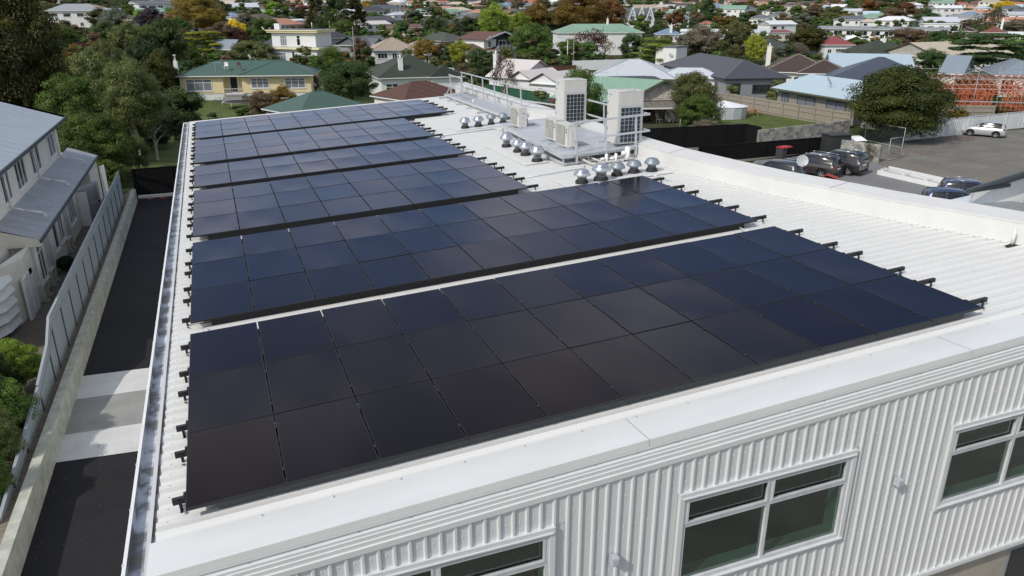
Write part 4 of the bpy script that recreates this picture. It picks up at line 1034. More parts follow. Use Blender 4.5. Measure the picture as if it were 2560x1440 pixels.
# ================================================================== HOUSES
def window_part(parent, x0, x1, z0, z1, y=-.0, mull=1, tran=False, m=None, curt=False, nrm=(0, -1), fm=None):
    """window on the plane y (front) of a house: frame part with pane sub-part"""
    m = m or M['white']; f = MB(); t = .09; a, b = y - .05, y + .02
    f.box(x0, x1, a, b, z0, z0 + t); f.box(x0, x1, a, b, z1 - t, z1); f.box(x0, x0 + t, a, b, z0 + t, z1 - t); f.box(x1 - t, x1, a, b, z0 + t, z1 - t)
    for k in range(1, mull + 1): x = x0 + (x1 - x0) * k / (mull + 1); f.box(x - .035, x + .035, a + .004, b, z0 + t, z1 - t)
    if tran: z = z1 - (z1 - z0) * .3; f.box(x0 + t, x1 - t, a + .006, b, z - .03, z + .03)
    f.box(x0 - .06, x1 + .06, a - .04, b, z0 - .05, z0)
    o = f.build('window', m, parent)
    MB().box(x0 + t * .5, x1 - t * .5, y - .02, y - .01, z0 + t * .5, z1 - t * .5).build('pane', M['curtain'] if curt else M['pane'], o)
    return o
def hip(mb, x0, x1, y0, y1, z, rise, ov, kind='hip', courses=0, th=.12, mi=0):
    x0, x1, y0, y1 = x0 - ov, x1 + ov, y0 - ov, y1 + ov
    w, d = x1 - x0, y1 - y0
    if kind == 'hip':
        if w >= d: a = Vector((x0 + d / 2, (y0 + y1) / 2, z + rise)); b = Vector((x1 - d / 2, (y0 + y1) / 2, z + rise))
        else: a = Vector(((x0 + x1) / 2, y0 + w / 2, z + rise)); b = Vector(((x0 + x1) / 2, y1 - w / 2, z + rise))
    elif kind == 'gablex': a = Vector((x0, (y0 + y1) / 2, z + rise)); b = Vector((x1, (y0 + y1) / 2, z + rise))
    elif kind == 'gabley': a = Vector(((x0 + x1) / 2, y0, z + rise)); b = Vector(((x0 + x1) / 2, y1, z + rise))
    c = [Vector((x0, y0, z)), Vector((x1, y0, z)), Vector((x1, y1, z)), Vector((x0, y1, z))]
    if w >= d or kind == 'gablex':
        if kind == 'gabley': faces = [(c[0], a, b, c[3]), (a, c[1], c[2], b)]
        else: faces = [(c[0], c[1], b, a), (c[2], c[3], a, b)] + ([(c[3], c[0], a), (c[1], c[2], b)] if kind == 'hip' else [])
    else:
        if kind == 'gablex': faces = [(c[0], c[1], b, a), (c[2], c[3], a, b)]
        else: faces = [(c[0], a, b, c[3]), (a, c[1], c[2], b)] + ([(c[0], c[1], a), (c[2], c[3], b)] if kind == 'hip' else [])
    for f in faces:
        if courses:
            # stepped tile courses: strips running level from the eave to the ridge
            zs = [v.z for v in f]; lo = min(zs); hi = max(zs)
            edge = [(f[i], f[(i + 1) % len(f)]) for i in range(len(f))]
            nn = (f[1] - f[0]).cross(f[2] - f[0]).normalized()
            if nn.z < 0: nn = -nn
            def cut(h):
                pts = []
                for p, q in edge:
                    if (p.z - h) * (q.z - h) < 0 or (abs(p.z - h) < 1e-6 and abs(q.z - h) > 1e-6): 
                        t = (h - p.z) / (q.z - p.z); pts.append(p + (q - p) * t)
                    elif abs(q.z - h) < 1e-6 and abs(p.z - h) > 1e-6: pts.append(q.copy())
                if len(pts) < 2: return None
                best = max(((u, v) for u in pts for v in pts), key=lambda s: (s[0] - s[1]).length); return best
            prev = None
            for k in range(courses + 1):
                h = lo + (hi - lo) * min(.9995, max(.0005, k / courses)); s = cut(h)
                if s is None: continue
                u, v = s
                if prev:
                    pu, pv = prev
                    if (pu - u).dot(pv - pu) > 0 and (pu - u).length > (pu - v).length: u, v = v, u
                    if (pu - u).length + (pv - v).length > (pu - v).length + (pv - u).length: u, v = v, u
                    l = .045
                    mb.add([pu + nn * l, pv + nn * l, v + nn * .004, u + nn * .004, pu, pv], [(0, 1, 2, 3), (4, 5, 1, 0)], mi)
                prev = (u, v)
        mb.add([*f], [tuple(range(len(f)))], mi)
    # eave thickness and soffit
    mb.add([(p.x, p.y, z - th) for p in c] + [(p.x, p.y, z) for p in c], [(3, 2, 1, 0), (0, 1, 5, 4), (1, 2, 6, 5), (2, 3, 7, 6), (3, 0, 4, 7)], mi + 1)
    if kind == 'hip' or 1:
        r = MB(); return a, b, c
def ridge_caps(mb, a, b, c, kind):
    mb.bar(a, b, .16, .07)
    if kind == 'hip':
        for p in c:
            q = a if (p - a).length < (p - b).length else b; mb.bar(p + Vector((0, 0, .02)), q, .13, .06)
def frame_from(L, Rr, he):
    """local frame of a house from the two front eave corners seen in the photograph"""
    def solve(q):
        z = he
        for _ in range(12):
            p = onz(q[0], q[1], z); z = terrain(p.x, p.y) + he
            if (p - CAM).length > 4000 or (p - CAM).dot(AZ) < 0: break
        return ground(q[0], q[1], he)
    p = solve(L); q = solve(Rr); d = q - p; a = math.atan2(d.y, d.x); return p, q, math.hypot(d.x, d.y), a
HOUSES = []
def house(name, L, Rr, he, depth, roof, wall, kind='hip', pitch=22, ov=.5, label=None, cat='house', wins=None, chim=None, tile=False, wings=(), group=None, flat=False, maxw=None, caps=False, dish=None, base=None, wm=None, side='auto', courses=None, fasc=None, curt=False, width=None, rot=0, side_wins=()):
    if base is None: p, q, w, a = frame_from(L, Rr, he)
    else: p, w, a = Vector((base[0][0], base[0][1], 0)), base[1], base[2]
    if maxw and w > maxw: w = maxw
    z0 = min(terrain(p.x, p.y), terrain(p.x + w * math.cos(a), p.y + w * math.sin(a)))
    root = empty(name, (p.x, p.y, z0), a + rot, label, cat, group)
    he = he if base is None else he
    W2 = w - 2 * ov; wmt = M[wall]
    b = MB(); b.box(ov, w - ov, ov, depth + ov, -1.5, he - .08)
    rise = math.tan(R(pitch)) * (min(w, depth + 2 * ov) / 2)
    if kind == 'gablex': rise = math.tan(R(pitch)) * (depth / 2 + ov)
    if kind == 'gabley': rise = math.tan(R(pitch)) * w / 2
    if kind == 'gablex': 
        for x in (ov, w - ov): b.add([(x, ov, he - .08), (x, depth + ov, he - .08), (x, depth / 2 + ov, he + rise * depth / (depth + 2 * ov) - .06)], [(0, 1, 2), (2, 1, 0)])
    if kind == 'gabley':
        for y in (ov, depth + ov): b.add([(ov, y, he - .08), (w - ov, y, he - .08), (w / 2, y, he + rise * (w - 2 * ov) / w - .06)], [(0, 1, 2), (2, 1, 0)])
    wl = b.build('wall', wmt, root)
    rm = roofmat(roof, tile); fa = fasc or M['white']
    mb = MB()
    if kind == 'flat': mb.box(0, w, 0, depth + 2 * ov, he - .1, he + .18, 0); A = B = None
    elif kind == 'shed':
        mb.add([(0, 0, he), (w, 0, he), (w, depth + 2 * ov, he + rise), (0, depth + 2 * ov, he + rise)], [(0, 1, 2, 3)], 0); mb.add([(0, 0, he), (w, 0, he), (w, 0, he - .2), (0, 0, he - .2)], [(3, 2, 1, 0)], 1)
    else:
        nc = courses if courses is not None else 0
        A, B, c = hip(mb, ov, w - ov, ov, depth + ov, he, rise, ov, kind, nc)
    ro = mb.build('roof', [rm, fa], root)
    if caps and kind in ('hip', 'gablex', 'gabley'):
        q = MB(); ridge_caps(q, A, B, c, kind); q.build('ridge_cap', roofmat(caps if isinstance(caps, str) else roof, True), ro)
    for (x0, x1, y0, y1, hz, kd, pt) in wings:
        wb = MB(); wb.box(x0 + .4, x1 - .4, y0 + .4, y1, -1.5, hz - .08)
        rs = math.tan(R(pt)) * (min(x1 - x0, y1 - y0) / 2) if kd == 'hip' else math.tan(R(pt)) * ((x1 - x0) / 2 if kd == 'gabley' else (y1 - y0) / 2)
        if kd == 'gabley': wb.add([(x0 + .4, y0 + .4, hz - .08), (x1 - .4, y0 + .4, hz - .08), ((x0 + x1) / 2, y0 + .4, hz + rs - .15)], [(0, 1, 2)])
        wb.build('wing_wall', wmt, root)
        wr = MB(); A2, B2, c2 = hip(wr, x0 + .0, x1 - .0, y0, y1, hz + .002, rs, .0, kd, (courses or 0)); wo = wr.build('wing_roof', [rm, fa], root)
        if caps: q = MB(); ridge_caps(q, A2, B2, c2, kd); q.build('ridge_cap', roofmat(caps if isinstance(caps, str) else roof, True), wo)
    if wins is None:
        wins = []; n = max(2, min(5, int(w / 3.4))); st = 1 if he < 4 else 2
        for s in range(st):
            zz = he - 2.75 * (s + 1) + .75 if st > 1 else max(.7, he - 2.0)
            for k in range(n):
                if rnd.random() < .14: continue
                cxx = ov + W2 * (k + .5) / n + rnd.uniform(-.3, .3); hw = rnd.choice((.55, .8, 1.1)); wins.append((cxx - hw, cxx + hw, zz + .15, zz + 1.35, rnd.choice((0, 1, 2)), 0))
    for wv in wins: window_part(root, *wv[:4], y=(wv[6] if len(wv) > 6 else ov), mull=wv[4], tran=bool(wv[5]), m=wm, curt=(len(wv) > 7 and wv[7]))
    if chim:
        for (cx, cy, cw, ch, cm) in ([chim] if isinstance(chim, tuple) else chim):
            q = MB(); q.box(cx - cw / 2, cx + cw / 2, cy - cw / 2, cy + cw / 2, 0, ch); q.box(cx - cw / 2 - .04, cx + cw / 2 + .04, cy - cw / 2 - .04, cy + cw / 2 + .04, ch - .12, ch); q.lathe([(.12, ch), (.12, ch + .35), (0, ch + .37)], 8, (cx, cy)); q.build('chimney', M[cm], root)
    if dish: sat(root, *dish)
    for (y0, y1, zz0, zz1, ml) in side_wins:
        o = window_part(root, y0, y1, zz0, zz1, y=0, mull=ml, m=wm)
        o.matrix_local = Matrix.Translation((w - ov + .02, ov, 0)) @ Matrix.Rotation(R(90), 4, 'Z')
    HOUSES.append((root, p, w, he, roof, wall, kind)); return root
def sat(parent, x, y, z, r=.45, az=2.4, name='satellite_dish'):
    q = MB(); prof = [(0, 0), (r * .5, .02), (r * .85, .07), (r, .11)]
    q.lathe(prof, 16); q.lathe([(r, .112), (r * .85, .085), (r * .5, .035), (0, .015)], 16)
    q.bar((0, 0, 0), (0, -r * .9, .5), .03); q.bar((-.03, -r * .9, .5), (.06, -r * .9, .5), .08)
    o = q.build(name, mat('dish_grey', '#b6babd', .5), parent, (x, y, z), (R(62), 0, az))
    p = MB(); p.tube((0, 0, -.65), (0, 0, 0), .025, .025, 6); p.build('mast', M['galv'], parent, (x, y, z)) if parent else p.build('mast', M['galv'], o, (0, 0, 0), (-R(62), 0, 0))
    return o
# ---- 1 pale yellow weatherboard house
def yellow():
    p, q, w, a = frame_from((434, 191), (784, 187), 3.35)
    root = empty('weatherboard_house', (p.x, p.y, 0), a, 'pale yellow weatherboard house with a dark green hipped roof and a recessed porch', 'house')
    D = 8.5; ov = .55
    pr0, pr1 = w * .335, w * .47
    b = MB(); b.box(ov, pr0, ov, D + ov, .9, 3.2); b.box(pr0, pr1, ov + 1.6, D + ov, .9, 3.2); b.box(pr1, w - ov, ov - .0, D + ov, .9, 3.2); b.build('wall', M['yellow'], root)
    bd = MB()
    for (x0, x1, y) in ((ov, pr0, ov), (pr1, w - ov, ov)):
        z = .92
        while z < 3.15: bd.add([(x0, y - .035, z), (x1, y - .035, z), (x1, y - .004, z + .155), (x0, y - .004, z + .155), (x0, y, z), (x1, y, z)], [(0, 1, 2, 3), (5, 4, 0, 1)][:1] + [(0, 4, 5, 1)]); z += .16
    bd.build('weatherboards', M['yellow'], root)['kind'] = 'stuff'
    b = MB(); b.box(ov + .05, w - ov - .05, ov + .05, D + ov, -.2, .9); b.build('foundation', M['whitewall'], root)
    mb = MB(); A, B, c = hip(mb, ov, w - ov, ov, D + ov, 3.35, 1.75, ov, 'hip'); ro = mb.build('roof', [roofmat('green'), M['white']], root)
    q2 = MB(); ridge_caps(q2, A, B, c, 'hip'); q2.build('ridge_cap', roofmat('green'), ro)
    mb = MB(); A, B, c = hip(mb, pr1 - .2, w - .0, -.25, D, 3.353, 1.7, 0, 'hip'); wr = mb.build('wing_roof', [roofmat('green'), M['white']], root)
    q2 = MB(); ridge_caps(q2, A, B, c, 'hip'); q2.build('ridge_cap', roofmat('green'), wr)
    W_ = M['white']
    window_part(root, w * .07, w * .255, 1.25, 2.9, ov - .02, 2, True, W_, True); window_part(root, w * .535, w * .665, 1.55, 2.95, ov - .02, 2, True, W_, True); window_part(root, w * .78, w * .93, 1.5, 2.95, ov - .02, 2, True, W_, True)
    d = MB(); d.box(pr0 + .55, pr0 + 1.7, ov + 1.5, ov + 1.6, .9, 3.1); dr = d.build('door', W_, root); MB().box(pr0 + .65, pr0 + 1.6, ov + 1.48, ov + 1.5, 1.0, 3.0).build('pane', M['pane'], dr)
    s = MB(); s.box(pr0, pr1 + .3, ov - .6, ov + 1.55, .6, .78)
    for k in range(4): s.box(pr0 - .0, pr1, ov - .6 - .28 * (k + 1), ov - .6 - .28 * k, 0, .6 - .15 * (k + 1) + .1)
    s.build('porch_deck', M['concrete_dark'], root)
    r = MB()
    for k in range(7): x = pr0 + .1 + k * .38; r.box(x, x + .03, ov - .55, ov - .52, .78, 1.55)
    r.box(pr0 + .1, pr1, ov - .56, ov - .51, 1.55, 1.6); r.build('porch_rail', M['white'], root)
    q = MB(); q.box(-.7, -.2, 3, 3.5, 0, 5.2); q.lathe([(.13, 5.2), (.13, 5.9), (.22, 5.92), (.22, 6.02), (0, 6.04)], 8, (-.45, 3.25)); q.build('chimney', M['white'], root)
    sat(root, w * .5, D * .55, 5.5, .42, 2.2)
    an = MB(); an.bar((w * .28, 1.5, 3.6), (w * .28, 1.5, 5.1), .04); an.bar((w * .28 - .9, 1.5, 5.05), (w * .28 + .9, 1.5, 5.0), .03)
    for k in range(7): an.bar((w * .28 - .8 + k * .27, 1.2, 5.05), (w * .28 - .8 + k * .27, 1.8, 5.05), .02)
    an.build('aerial', M['galv'], root)
    hp = MB(); hp.box(w - ov + .1, w - ov + .45, ov + .4, ov + 1.2, .1, .8); hp.build('heat_pump', M['unit'], root)
    return p, w, a
YP = yellow()
# trampoline, bicycle, porch chairs
def trampoline():
    p = ground(600, 270); root = empty('trampoline', p, 0, 'round black trampoline on the lawn before the yellow house', 'trampoline')
    r = 2.1; q = MB(); q.lathe([(0, .84), (r * .9, .85), (r * .9, .83)], 28); q.build('mat', mat('trampoline_mat', (.012, .012, .018), .7), root)
    q = MB(); q.lathe([(r * .9, .86), (r * 1.0, .88), (r * 1.03, .86), (r * .9, .84)], 28); q.build('pad', mat('grey_pad', '#9b9ba0', .6), root)
    for k in range(6):
        a = k * math.pi / 3; q = MB(); q.tube((r * math.cos(a), r * math.sin(a), 0), (r * math.cos(a), r * math.sin(a), .86), .03, .03, 6); q.build('leg', M['galv'], root)
trampoline()
def bicycle():
    p = ground(538, 262); root = empty('bicycle', p, R(-12), 'bicycle leaning by the trampoline in front of the yellow house', 'bicycle')
    for x in (0, 1.05):
        q = MB(); P = [(x + .33 * math.cos(t), 0, .34 + .33 * math.sin(t)) for t in [i * math.pi / 8 for i in range(17)]]; q.path(P, .02, 5)
        for k in range(6): t = k * math.pi / 6; q.tube((x - .32 * math.cos(t), 0, .34 - .32 * math.sin(t)), (x + .32 * math.cos(t), 0, .34 + .32 * math.sin(t)), .003, .003, 3)
        q.build('wheel', M['black_metal'], root)
    q = MB(); q.path([(0, 0, .34), (.2, 0, .85), (.72, 0, .82), (.5, 0, .34), (.2, 0, .85)], .018, 5); q.path([(1.05, 0, .34), (.5, 0, .34)], .015, 5); q.path([(1.05, 0, .34), (.72, 0, .82)], .012, 5); q.build('frame', mat('bike_paint', '#555c66', .4), root)
    q = MB(); q.path([(.2, 0, .85), (.15, 0, 1.0)], .015, 5); q.path([(.1, -.25, 1.02), (.15, 0, 1.0), (.1, .25, 1.02)], .014, 5); q.build('handlebar', M['black_metal'], root)
    q = MB(); q.box(.62, .85, -.06, .06, .88, .93); q.build('saddle', M['black_metal'], root)
bicycle()
mb = MB(); mb.box(0, .5, 0, .5, .42, .46); mb.box(0, .5, .46, .5, .46, .95)
for x in (0, .45):
    for y in (0, .45): mb.box(x, x + .04, y, y + .04, 0, .42)
cp = YP[0] + Vector((math.cos(YP[2]) * YP[1] * .35 - math.sin(YP[2]) * 1.0, math.sin(YP[2]) * YP[1] * .35 + math.cos(YP[2]) * 1.0, .79))
o = mb.build('porch_chair', M['white'], None, cp, (0, 0, YP[2])); tag(o, 'white chair left of the door on the yellow house porch', 'chair')
o2 = link('porch_chair', o.data, None, cp + Vector((math.cos(YP[2]), math.sin(YP[2]), 0)) * 1.95, (0, 0, YP[2] + .5)); o2.material_slots[0].link = 'OBJECT'; o2.material_slots[0].material = mat('brown_seat', '#7b5f4b', .7); tag(o2, 'brown chair right of the door on the yellow house porch', 'chair')

# ---- 2 white flat-roofed two-storey house
def deco():
    p = ground(668, 162); q = ground(806, 165); w = 12.2; a = math.atan2(q.y - p.y, q.x - p.x)
    p = ground(672, 163)
    root = empty('flat_roofed_house', (p.x, p.y, 0), a, 'white two-storey flat-roofed house with rounded corners and cream parapet bands', 'house')
    b = MB(); b.box(.2, 12.0, 0, 8, -.5, 3.5); b.box(7.2, 12.6, -1.0, 4, -.5, 3.5); b.build('lower_wall', M['whitewall'], root)
    b = MB(); b.box(1.0, 11.6, .8, 8, 3.8, 6.9); b.build('upper_wall', M['whitewall'], root)
    band = mat('cream_band', '#e6dcb4', .7)
    b = MB(); b.box(-1.8, 13.4, -.7, 8.5, 3.5, 3.9); b.box(6.8, 13.5, -1.6, 2, 3.5, 3.903); b.build('balcony_slab', band, root)
    b = MB(); b.box(-1.75, 13.35, -.65, 8.4, 3.9, 3.94); b.build('balcony_floor', roofmat('grey'), root)
    b = MB(); b.box(.2, 12.4, .1, 8.6, 6.9, 7.25); b.box(.0, 12.6, -.1, 8.8, 7.25, 7.45); b.build('roof_slab', band, root)
    b = MB(); b.box(.1, 12.5, 0, 8.7, 7.45, 7.48); b.build('roof', roofmat('slate'), root)
    b = MB(); b.box(1.1, 2.4, 2, 3, 7.45, 8.7); b.build('chimney', M['white'], root)
    b = MB(); b.tube((9.8, 3, 7.4), (9.8, 3, 9.0), .1, .1, 8); b.build('flue', M['galv'], root)
    window_part(root, 3.0, 4.6, 4.1, 6.3, .8, 2, True, M['white'], curt=True); window_part(root, 7.0, 7.9, 4.2, 6.3, .8, 0, True)
    window_part(root, 1.0, 4.5, .5, 2.8, 0, 4, True, curt=True); window_part(root, 8.6, 11.4, 1.2, 2.8, -1.0, 2, True, curt=True)
    d = MB(); d.box(6.1, 7.0, -.03, 0, 0, 2.9); d.build('door', M['darkwall'], root)
    return root
deco()
# ---- named houses, nearer first.  (front eave corners in the photo, eave height, depth, ...)
house('garage', (745, 289), (938, 268), 2.35, 7, 'green', 'greywall', 'hip', 24, .35, 'dark green hip-roofed garage just beyond the farthest solar array', 'garage', wins=[])
house('tiled_garage', (1010, 252), (1172, 236), 2.3, 6.5, 'brown', 'cream', 'hip', 24, .4, 'brown tiled hip roof building behind the far corner of the white roof', 'garage', wins=[(1.0, 2.0, .9, 1.9, 1, 0)], tile=True, courses=14, caps=True)
house('tiled_house', (945, 196), (1138, 190), 3.0, 12, 'darkgreen', 'whitewall', 'hip', 27, .5, 'white house with a dark green tiled roof and a tall white chimney', wins=[(1.1, 2.9, .6, 2.2, 1, 1), (6.3, 7.2, .7, 2.2, 2, 0), (8.6, 9.0, 1.0, 2.1, 0, 0), (9.3, 9.7, 1.0, 2.1, 0, 0), (10.2, 10.6, 1.0, 2.1, 0, 0)],
      chim=(3.6, 1.9, .6, 5.6, 'white'), tile=True, courses=22, caps=True, wings=((7.2, 12.4, -.6, 6, 3.0, 'hip', 27),))
house('tiled_house', (930, 126), (1048, 124), 3.0, 10, 'tan', 'whitewall', 'hip', 26, .6, 'white house with a tan shingled roof behind the dark green tiled one', tile=True, courses=18, caps='darkbrown', wings=((7.0, 14.5, -1.5, 8, 3.0, 'hip', 25),), chim=None, dish=(8, 5, 5.9))
house('gabled_house', (905, 114), (985, 108), 2.9, 8, 'slate', 'greywall', 'gablex', 24, .5, 'grey-roofed house with a small front gable left of the tan roof', tile=True, wings=((4.5, 9, -.5, 5, 3.1, 'gabley', 30),))
house('hip_roofed_house', (1035, 100), (1114, 103), 2.8, 10, 'darkgreen', 'greywall', 'hip', 22, .5, 'low house with a grey-green hipped roof right of the tan roof', dish=(3, 5, 4.6))
house('hip_roofed_house', (1137, 104), (1200, 106), 2.8, 9, 'darkgreen', 'cream', 'hip', 22, .5, 'low house with a grey-green roof left of the brown-roofed balcony house', dish=(2, 4, 4.6))
house('hip_roofed_house', (800, 95), (882, 94), 3.6, 9, 'charcoal', 'greywall', 'hip', 27, .5, 'charcoal hip-roofed house behind the white flat-roofed one', tile=True, courses=12)
house('hip_roofed_house', (628, 116), (688, 118), 3.4, 9, 'charcoal', 'whitewall', 'hip', 25, .5, 'charcoal roofed house left of the white flat-roofed one', wins=[])
def balcony_house():
    p, q, w, a = frame_from((1214, 97), (1318, 92), 5.2); w = 9.5
    root = empty('balcony_house', (p.x, p.y, 0), a, 'dark two-storey house with a white balcony, outside stair and brown roof', 'house')
    b = MB(); b.box(.4, 9.2, .6, 9, 0, 5.1); b.add([(.4, .6, 5.1), (9.2, .6, 5.1), (6.0, .6, 6.3)], [(0, 1, 2)]); b.build('wall', M['darkwall'], root)
    b = MB(); b.box(.38, .4, .6, 8, 2.6, 5.1); b.box(.0, 4, .55, .6, 2.6, 5.0); b.build('white_cladding', M['whitewall'], root)
    b = MB(); b.box(.2, 9.3, -1.0, .6, 0, 2.5); b.build('lower_wall', M['brick'], root)
    mb = MB(); A = [(-.3, -.6, 5.0), (6.0, -.6, 6.55), (10.2, -.6, 5.25), (-.3, 9.6, 5.0), (6, 9.6, 6.55), (10.2, 9.6, 5.25)]
    mb.add(A, [(0, 1, 4, 3), (1, 2, 5, 4)], 0)
    ro = mb.build('roof', [roofmat('brown', True)], root)
    fb = MB(); fb.bar(A[0], A[1], .12, .3); fb.bar(A[1], A[2], .12, .3); fb.build('barge_board', M['white'], root)
    window_part(root, 5.0, 7.6, 2.9, 4.7, .55, 1, False, M['white']); window_part(root, 1.3, 2.6, 3.2, 4.6, .5, 1)
    dk = MB(); dk.box(3.0, 9.4, -1.2, .6, 2.5, 2.7); dk.build('balcony_floor', M['white'], root)
    rl = MB()
    for z in (3.0, 3.3, 3.6): rl.box(3.0, 9.4, -1.2, -1.12, z, z + .1)
    for k in range(6): rl.box(3.0 + k * 1.27, 3.08 + k * 1.27, -1.2, -1.1, 2.7, 3.7)
    rl.build('balcony_rail', M['white'], root)
    st = MB()
    for k in range(10): st.box(.0 + k * .3, .35 + k * .3, -1.2, -.2, .1 + k * .25, .18 + k * .25)
    st.bar((-.1, -1.2, .2), (3.0, -1.2, 2.6), .06, .2); st.bar((-.1, -1.2, 1.1), (3.0, -1.2, 3.6), .06, .12); st.bar((-.1, -1.2, .7), (3.0, -1.2, 3.1), .06, .08); st.build('stair', M['white'], root)
    ps = MB(); ps.box(8.9, 9.1, -1.2, -1.0, 0, 5.0); ps.box(9.2, 9.35, -.6, -.5, 2.6, 5.2); ps.build('post', M['white'], root)
    lo = MB(); lo.add([(8.6, -1.6, 2.9), (12.6, -1.6, 1.9), (12.6, 4, 1.9), (8.6, 4, 2.9)], [(0, 1, 2, 3)]); lo.build('lean_to_roof', roofmat('slate'), root)
balcony_house()
house('low_brown_house', (1168, 128), (1252, 126), 2.6, 8, 'brown', 'whitewall', 'gablex', 18, .4, 'low house with a plain brown roof below the balcony house', tile=True, wins=[(1, 2, 1, 2, 1, 0)], chim=(6.2, 2, .6, 5.4, 'white'))
# light grey twin gable house with rust-streaked roof
house('twin_gabled_house', (1213, 190), (1300, 196), 2.9, 9, 'rust', 'whitewall', 'gablex', 24, .4, 'white house with twin gables and a rust-streaked pale iron roof', wins=[], chim=(1.2, 1.0, .55, 6.0, 'white'),
      wings=((5.0, 8.9, -1.2, 7, 3.0, 'gabley', 28), (9.0, 14.6, -2.4, 8, 2.7, 'gabley', 26)))
house('veranda', (1288, 198), (1366, 190), 2.3, 2.0, 'black', 'greywall', 'flat', 5, .1, 'low black-roofed verandah in front of the twin-gabled house', 'veranda', wins=[(.6, 2.4, .6, 1.9, 1, 0), (3.6, 5.8, .7, 1.8, 2, 0)])
house('two_storey_house', (1390, 82), (1612, 81), 5.6, 9, 'palegreen', 'whitewall', 'hip', 22, .6, 'big white two-storey house with a pale green iron roof', wins=[(1.2, 3.2, 3.4, 4.9, 1, 0), (12.5, 13.6, 3.2, 4.9, 1, 0), (9.5, 11.5, .7, 2.6, 2, 0), (16, 17.4, .9, 2.5, 1, 0)], wings=((0, 8.5, -1.2, 9, 5.62, 'hip', 23), (13.5, 21, -.8, 8, 5.61, 'hip', 22)), chim=(14.5, 5, .5, 8.8, 'white'))
def gothic():
    p = ground(1570, 70); root = empty('gothic_gabled_house', (p.x, p.y, p.z), R(-15), 'white house with three steep pointed gables and finials', 'house'); s = 1.0
    b = MB(); b.box(-.5, 12, 0, 8, -1, 3.6); b.build('wall', M['whitewall'], root)
    rf_ = MB(); gl = MB(); bb = MB()
    rf_.add([(-1, 1, 3.5), (12.6, 1, 3.5), (12.6, 5, 8.3), (-1, 5, 8.3), (12.6, 9, 3.5), (-1, 9, 3.5)], [(0, 1, 2, 3), (3, 2, 4, 5)])
    for k in range(3):
        x = 1.8 + k * 4.1
        gl.add([(x - 1.75, 0, 3.4), (x + 1.75, 0, 3.4), (x, 0, 8.3)], [(0, 1, 2)])
        rf_.add([(x - 1.95, -.3, 3.2), (x, -.3, 8.8), (x, 5, 8.8), (x - 1.95, 5, 3.2)], [(0, 3, 2, 1)]); rf_.add([(x + 1.95, -.3, 3.2), (x, -.3, 8.8), (x, 5, 8.8), (x + 1.95, 5, 3.2)], [(0, 1, 2, 3)])
        bb.bar((x - 2.0, -.35, 3.2), (x, -.35, 8.9), .12, .45); bb.bar((x + 2.0, -.35, 3.2), (x, -.35, 8.9), .12, .45); bb.bar((x, -.35, 8.4), (x, -.35, 10.1), .14)
        bb.bar((x - .8, -.4, 6.6), (x + .8, -.4, 6.6), .1, .2)
    gl.build('gable', mat('pale_blue_boards', '#b9c6d2', .8), root); rf_.build('roof', roofmat('slate'), root); bb.build('barge_boards', M['white'], root)
    for k in range(3): window_part(root, 1.0 + k * 4.1, 2.6 + k * 4.1, 3.3, 5.2, -.05, 1)
gothic()
house('hip_roofed_house', (1470, 192), (1690, 196), 2.7, 10, 'lightgrey', 'whitewall', 'hip', 22, .5, 'white house with a wide light grey iron hip roof behind the tall units', wins=[(1.2, 2.2, 1.2, 2.1, 1, 0), (3.5, 4.0, 1.2, 2.1, 0, 0)], caps='grey', wings=((9.5, 19.5, 1.0, 7.5, 2.72, 'hip', 20),), dish=(11.5, 6, 5.4))
house('black_roofed_shed', (1548, 208), (1672, 206), 2.6, 6, 'black', 'greywall', 'shed', 6, .3, 'low black-roofed shed in front of the light grey roof', 'shed', wins=[])
house('cream_roofed_shed', (1575, 228), (1655, 232), 2.3, 7, 'cream', 'darkwall', 'gabley', 16, .3, 'small outbuilding with a cream corrugated roof and dark gable', 'shed', wins=[])
house('hip_roofed_house', (1650, 161), (1810, 197), 3.0, 8.9, 'charcoal', 'greywall', 'hip', 23, .5, 'modern grey brick house with a large smooth charcoal hip roof', caps='slate', fasc=M['darkwall'], wm=M['darkwall'], wins=[(22, 23.6, .4, 2.2, 1, 0)], side_wins=[(.8, 2.2, .3, 2.3, 1), (4.0, 7.2, 1.0, 2.1, 2)])
house('hip_roofed_house', (1905, 179), (2092, 183), 2.8, 10, 'darkbrown', 'whitewall', 'hip', 24, .5, 'house with a dark brown tiled hip roof and pale ridge tiles', tile=True, courses=20, caps='tan', wings=((5, 13, -1.6, 7, 2.82, 'hip', 24),), chim=(.9, 7, .7, 6.3, 'cream'))
house('long_iron_roofed_house', (2075, 166), (2290, 170), 2.9, 11, 'lightblue', 'whitewall', 'gablex', 17, .4, 'long low house with a plain light blue iron roof', wins=[(1, 3.4, 1.0, 2.3, 2, 0)])
house('hip_roofed_house', (2062, 199), (2345, 208), 2.9, 12, 'darkblue', 'greywall', 'hip', 23, .5, 'house with a dark slate-blue hip roof behind the big round tree', fasc=M['darkwall'], wm=M['darkwall'])
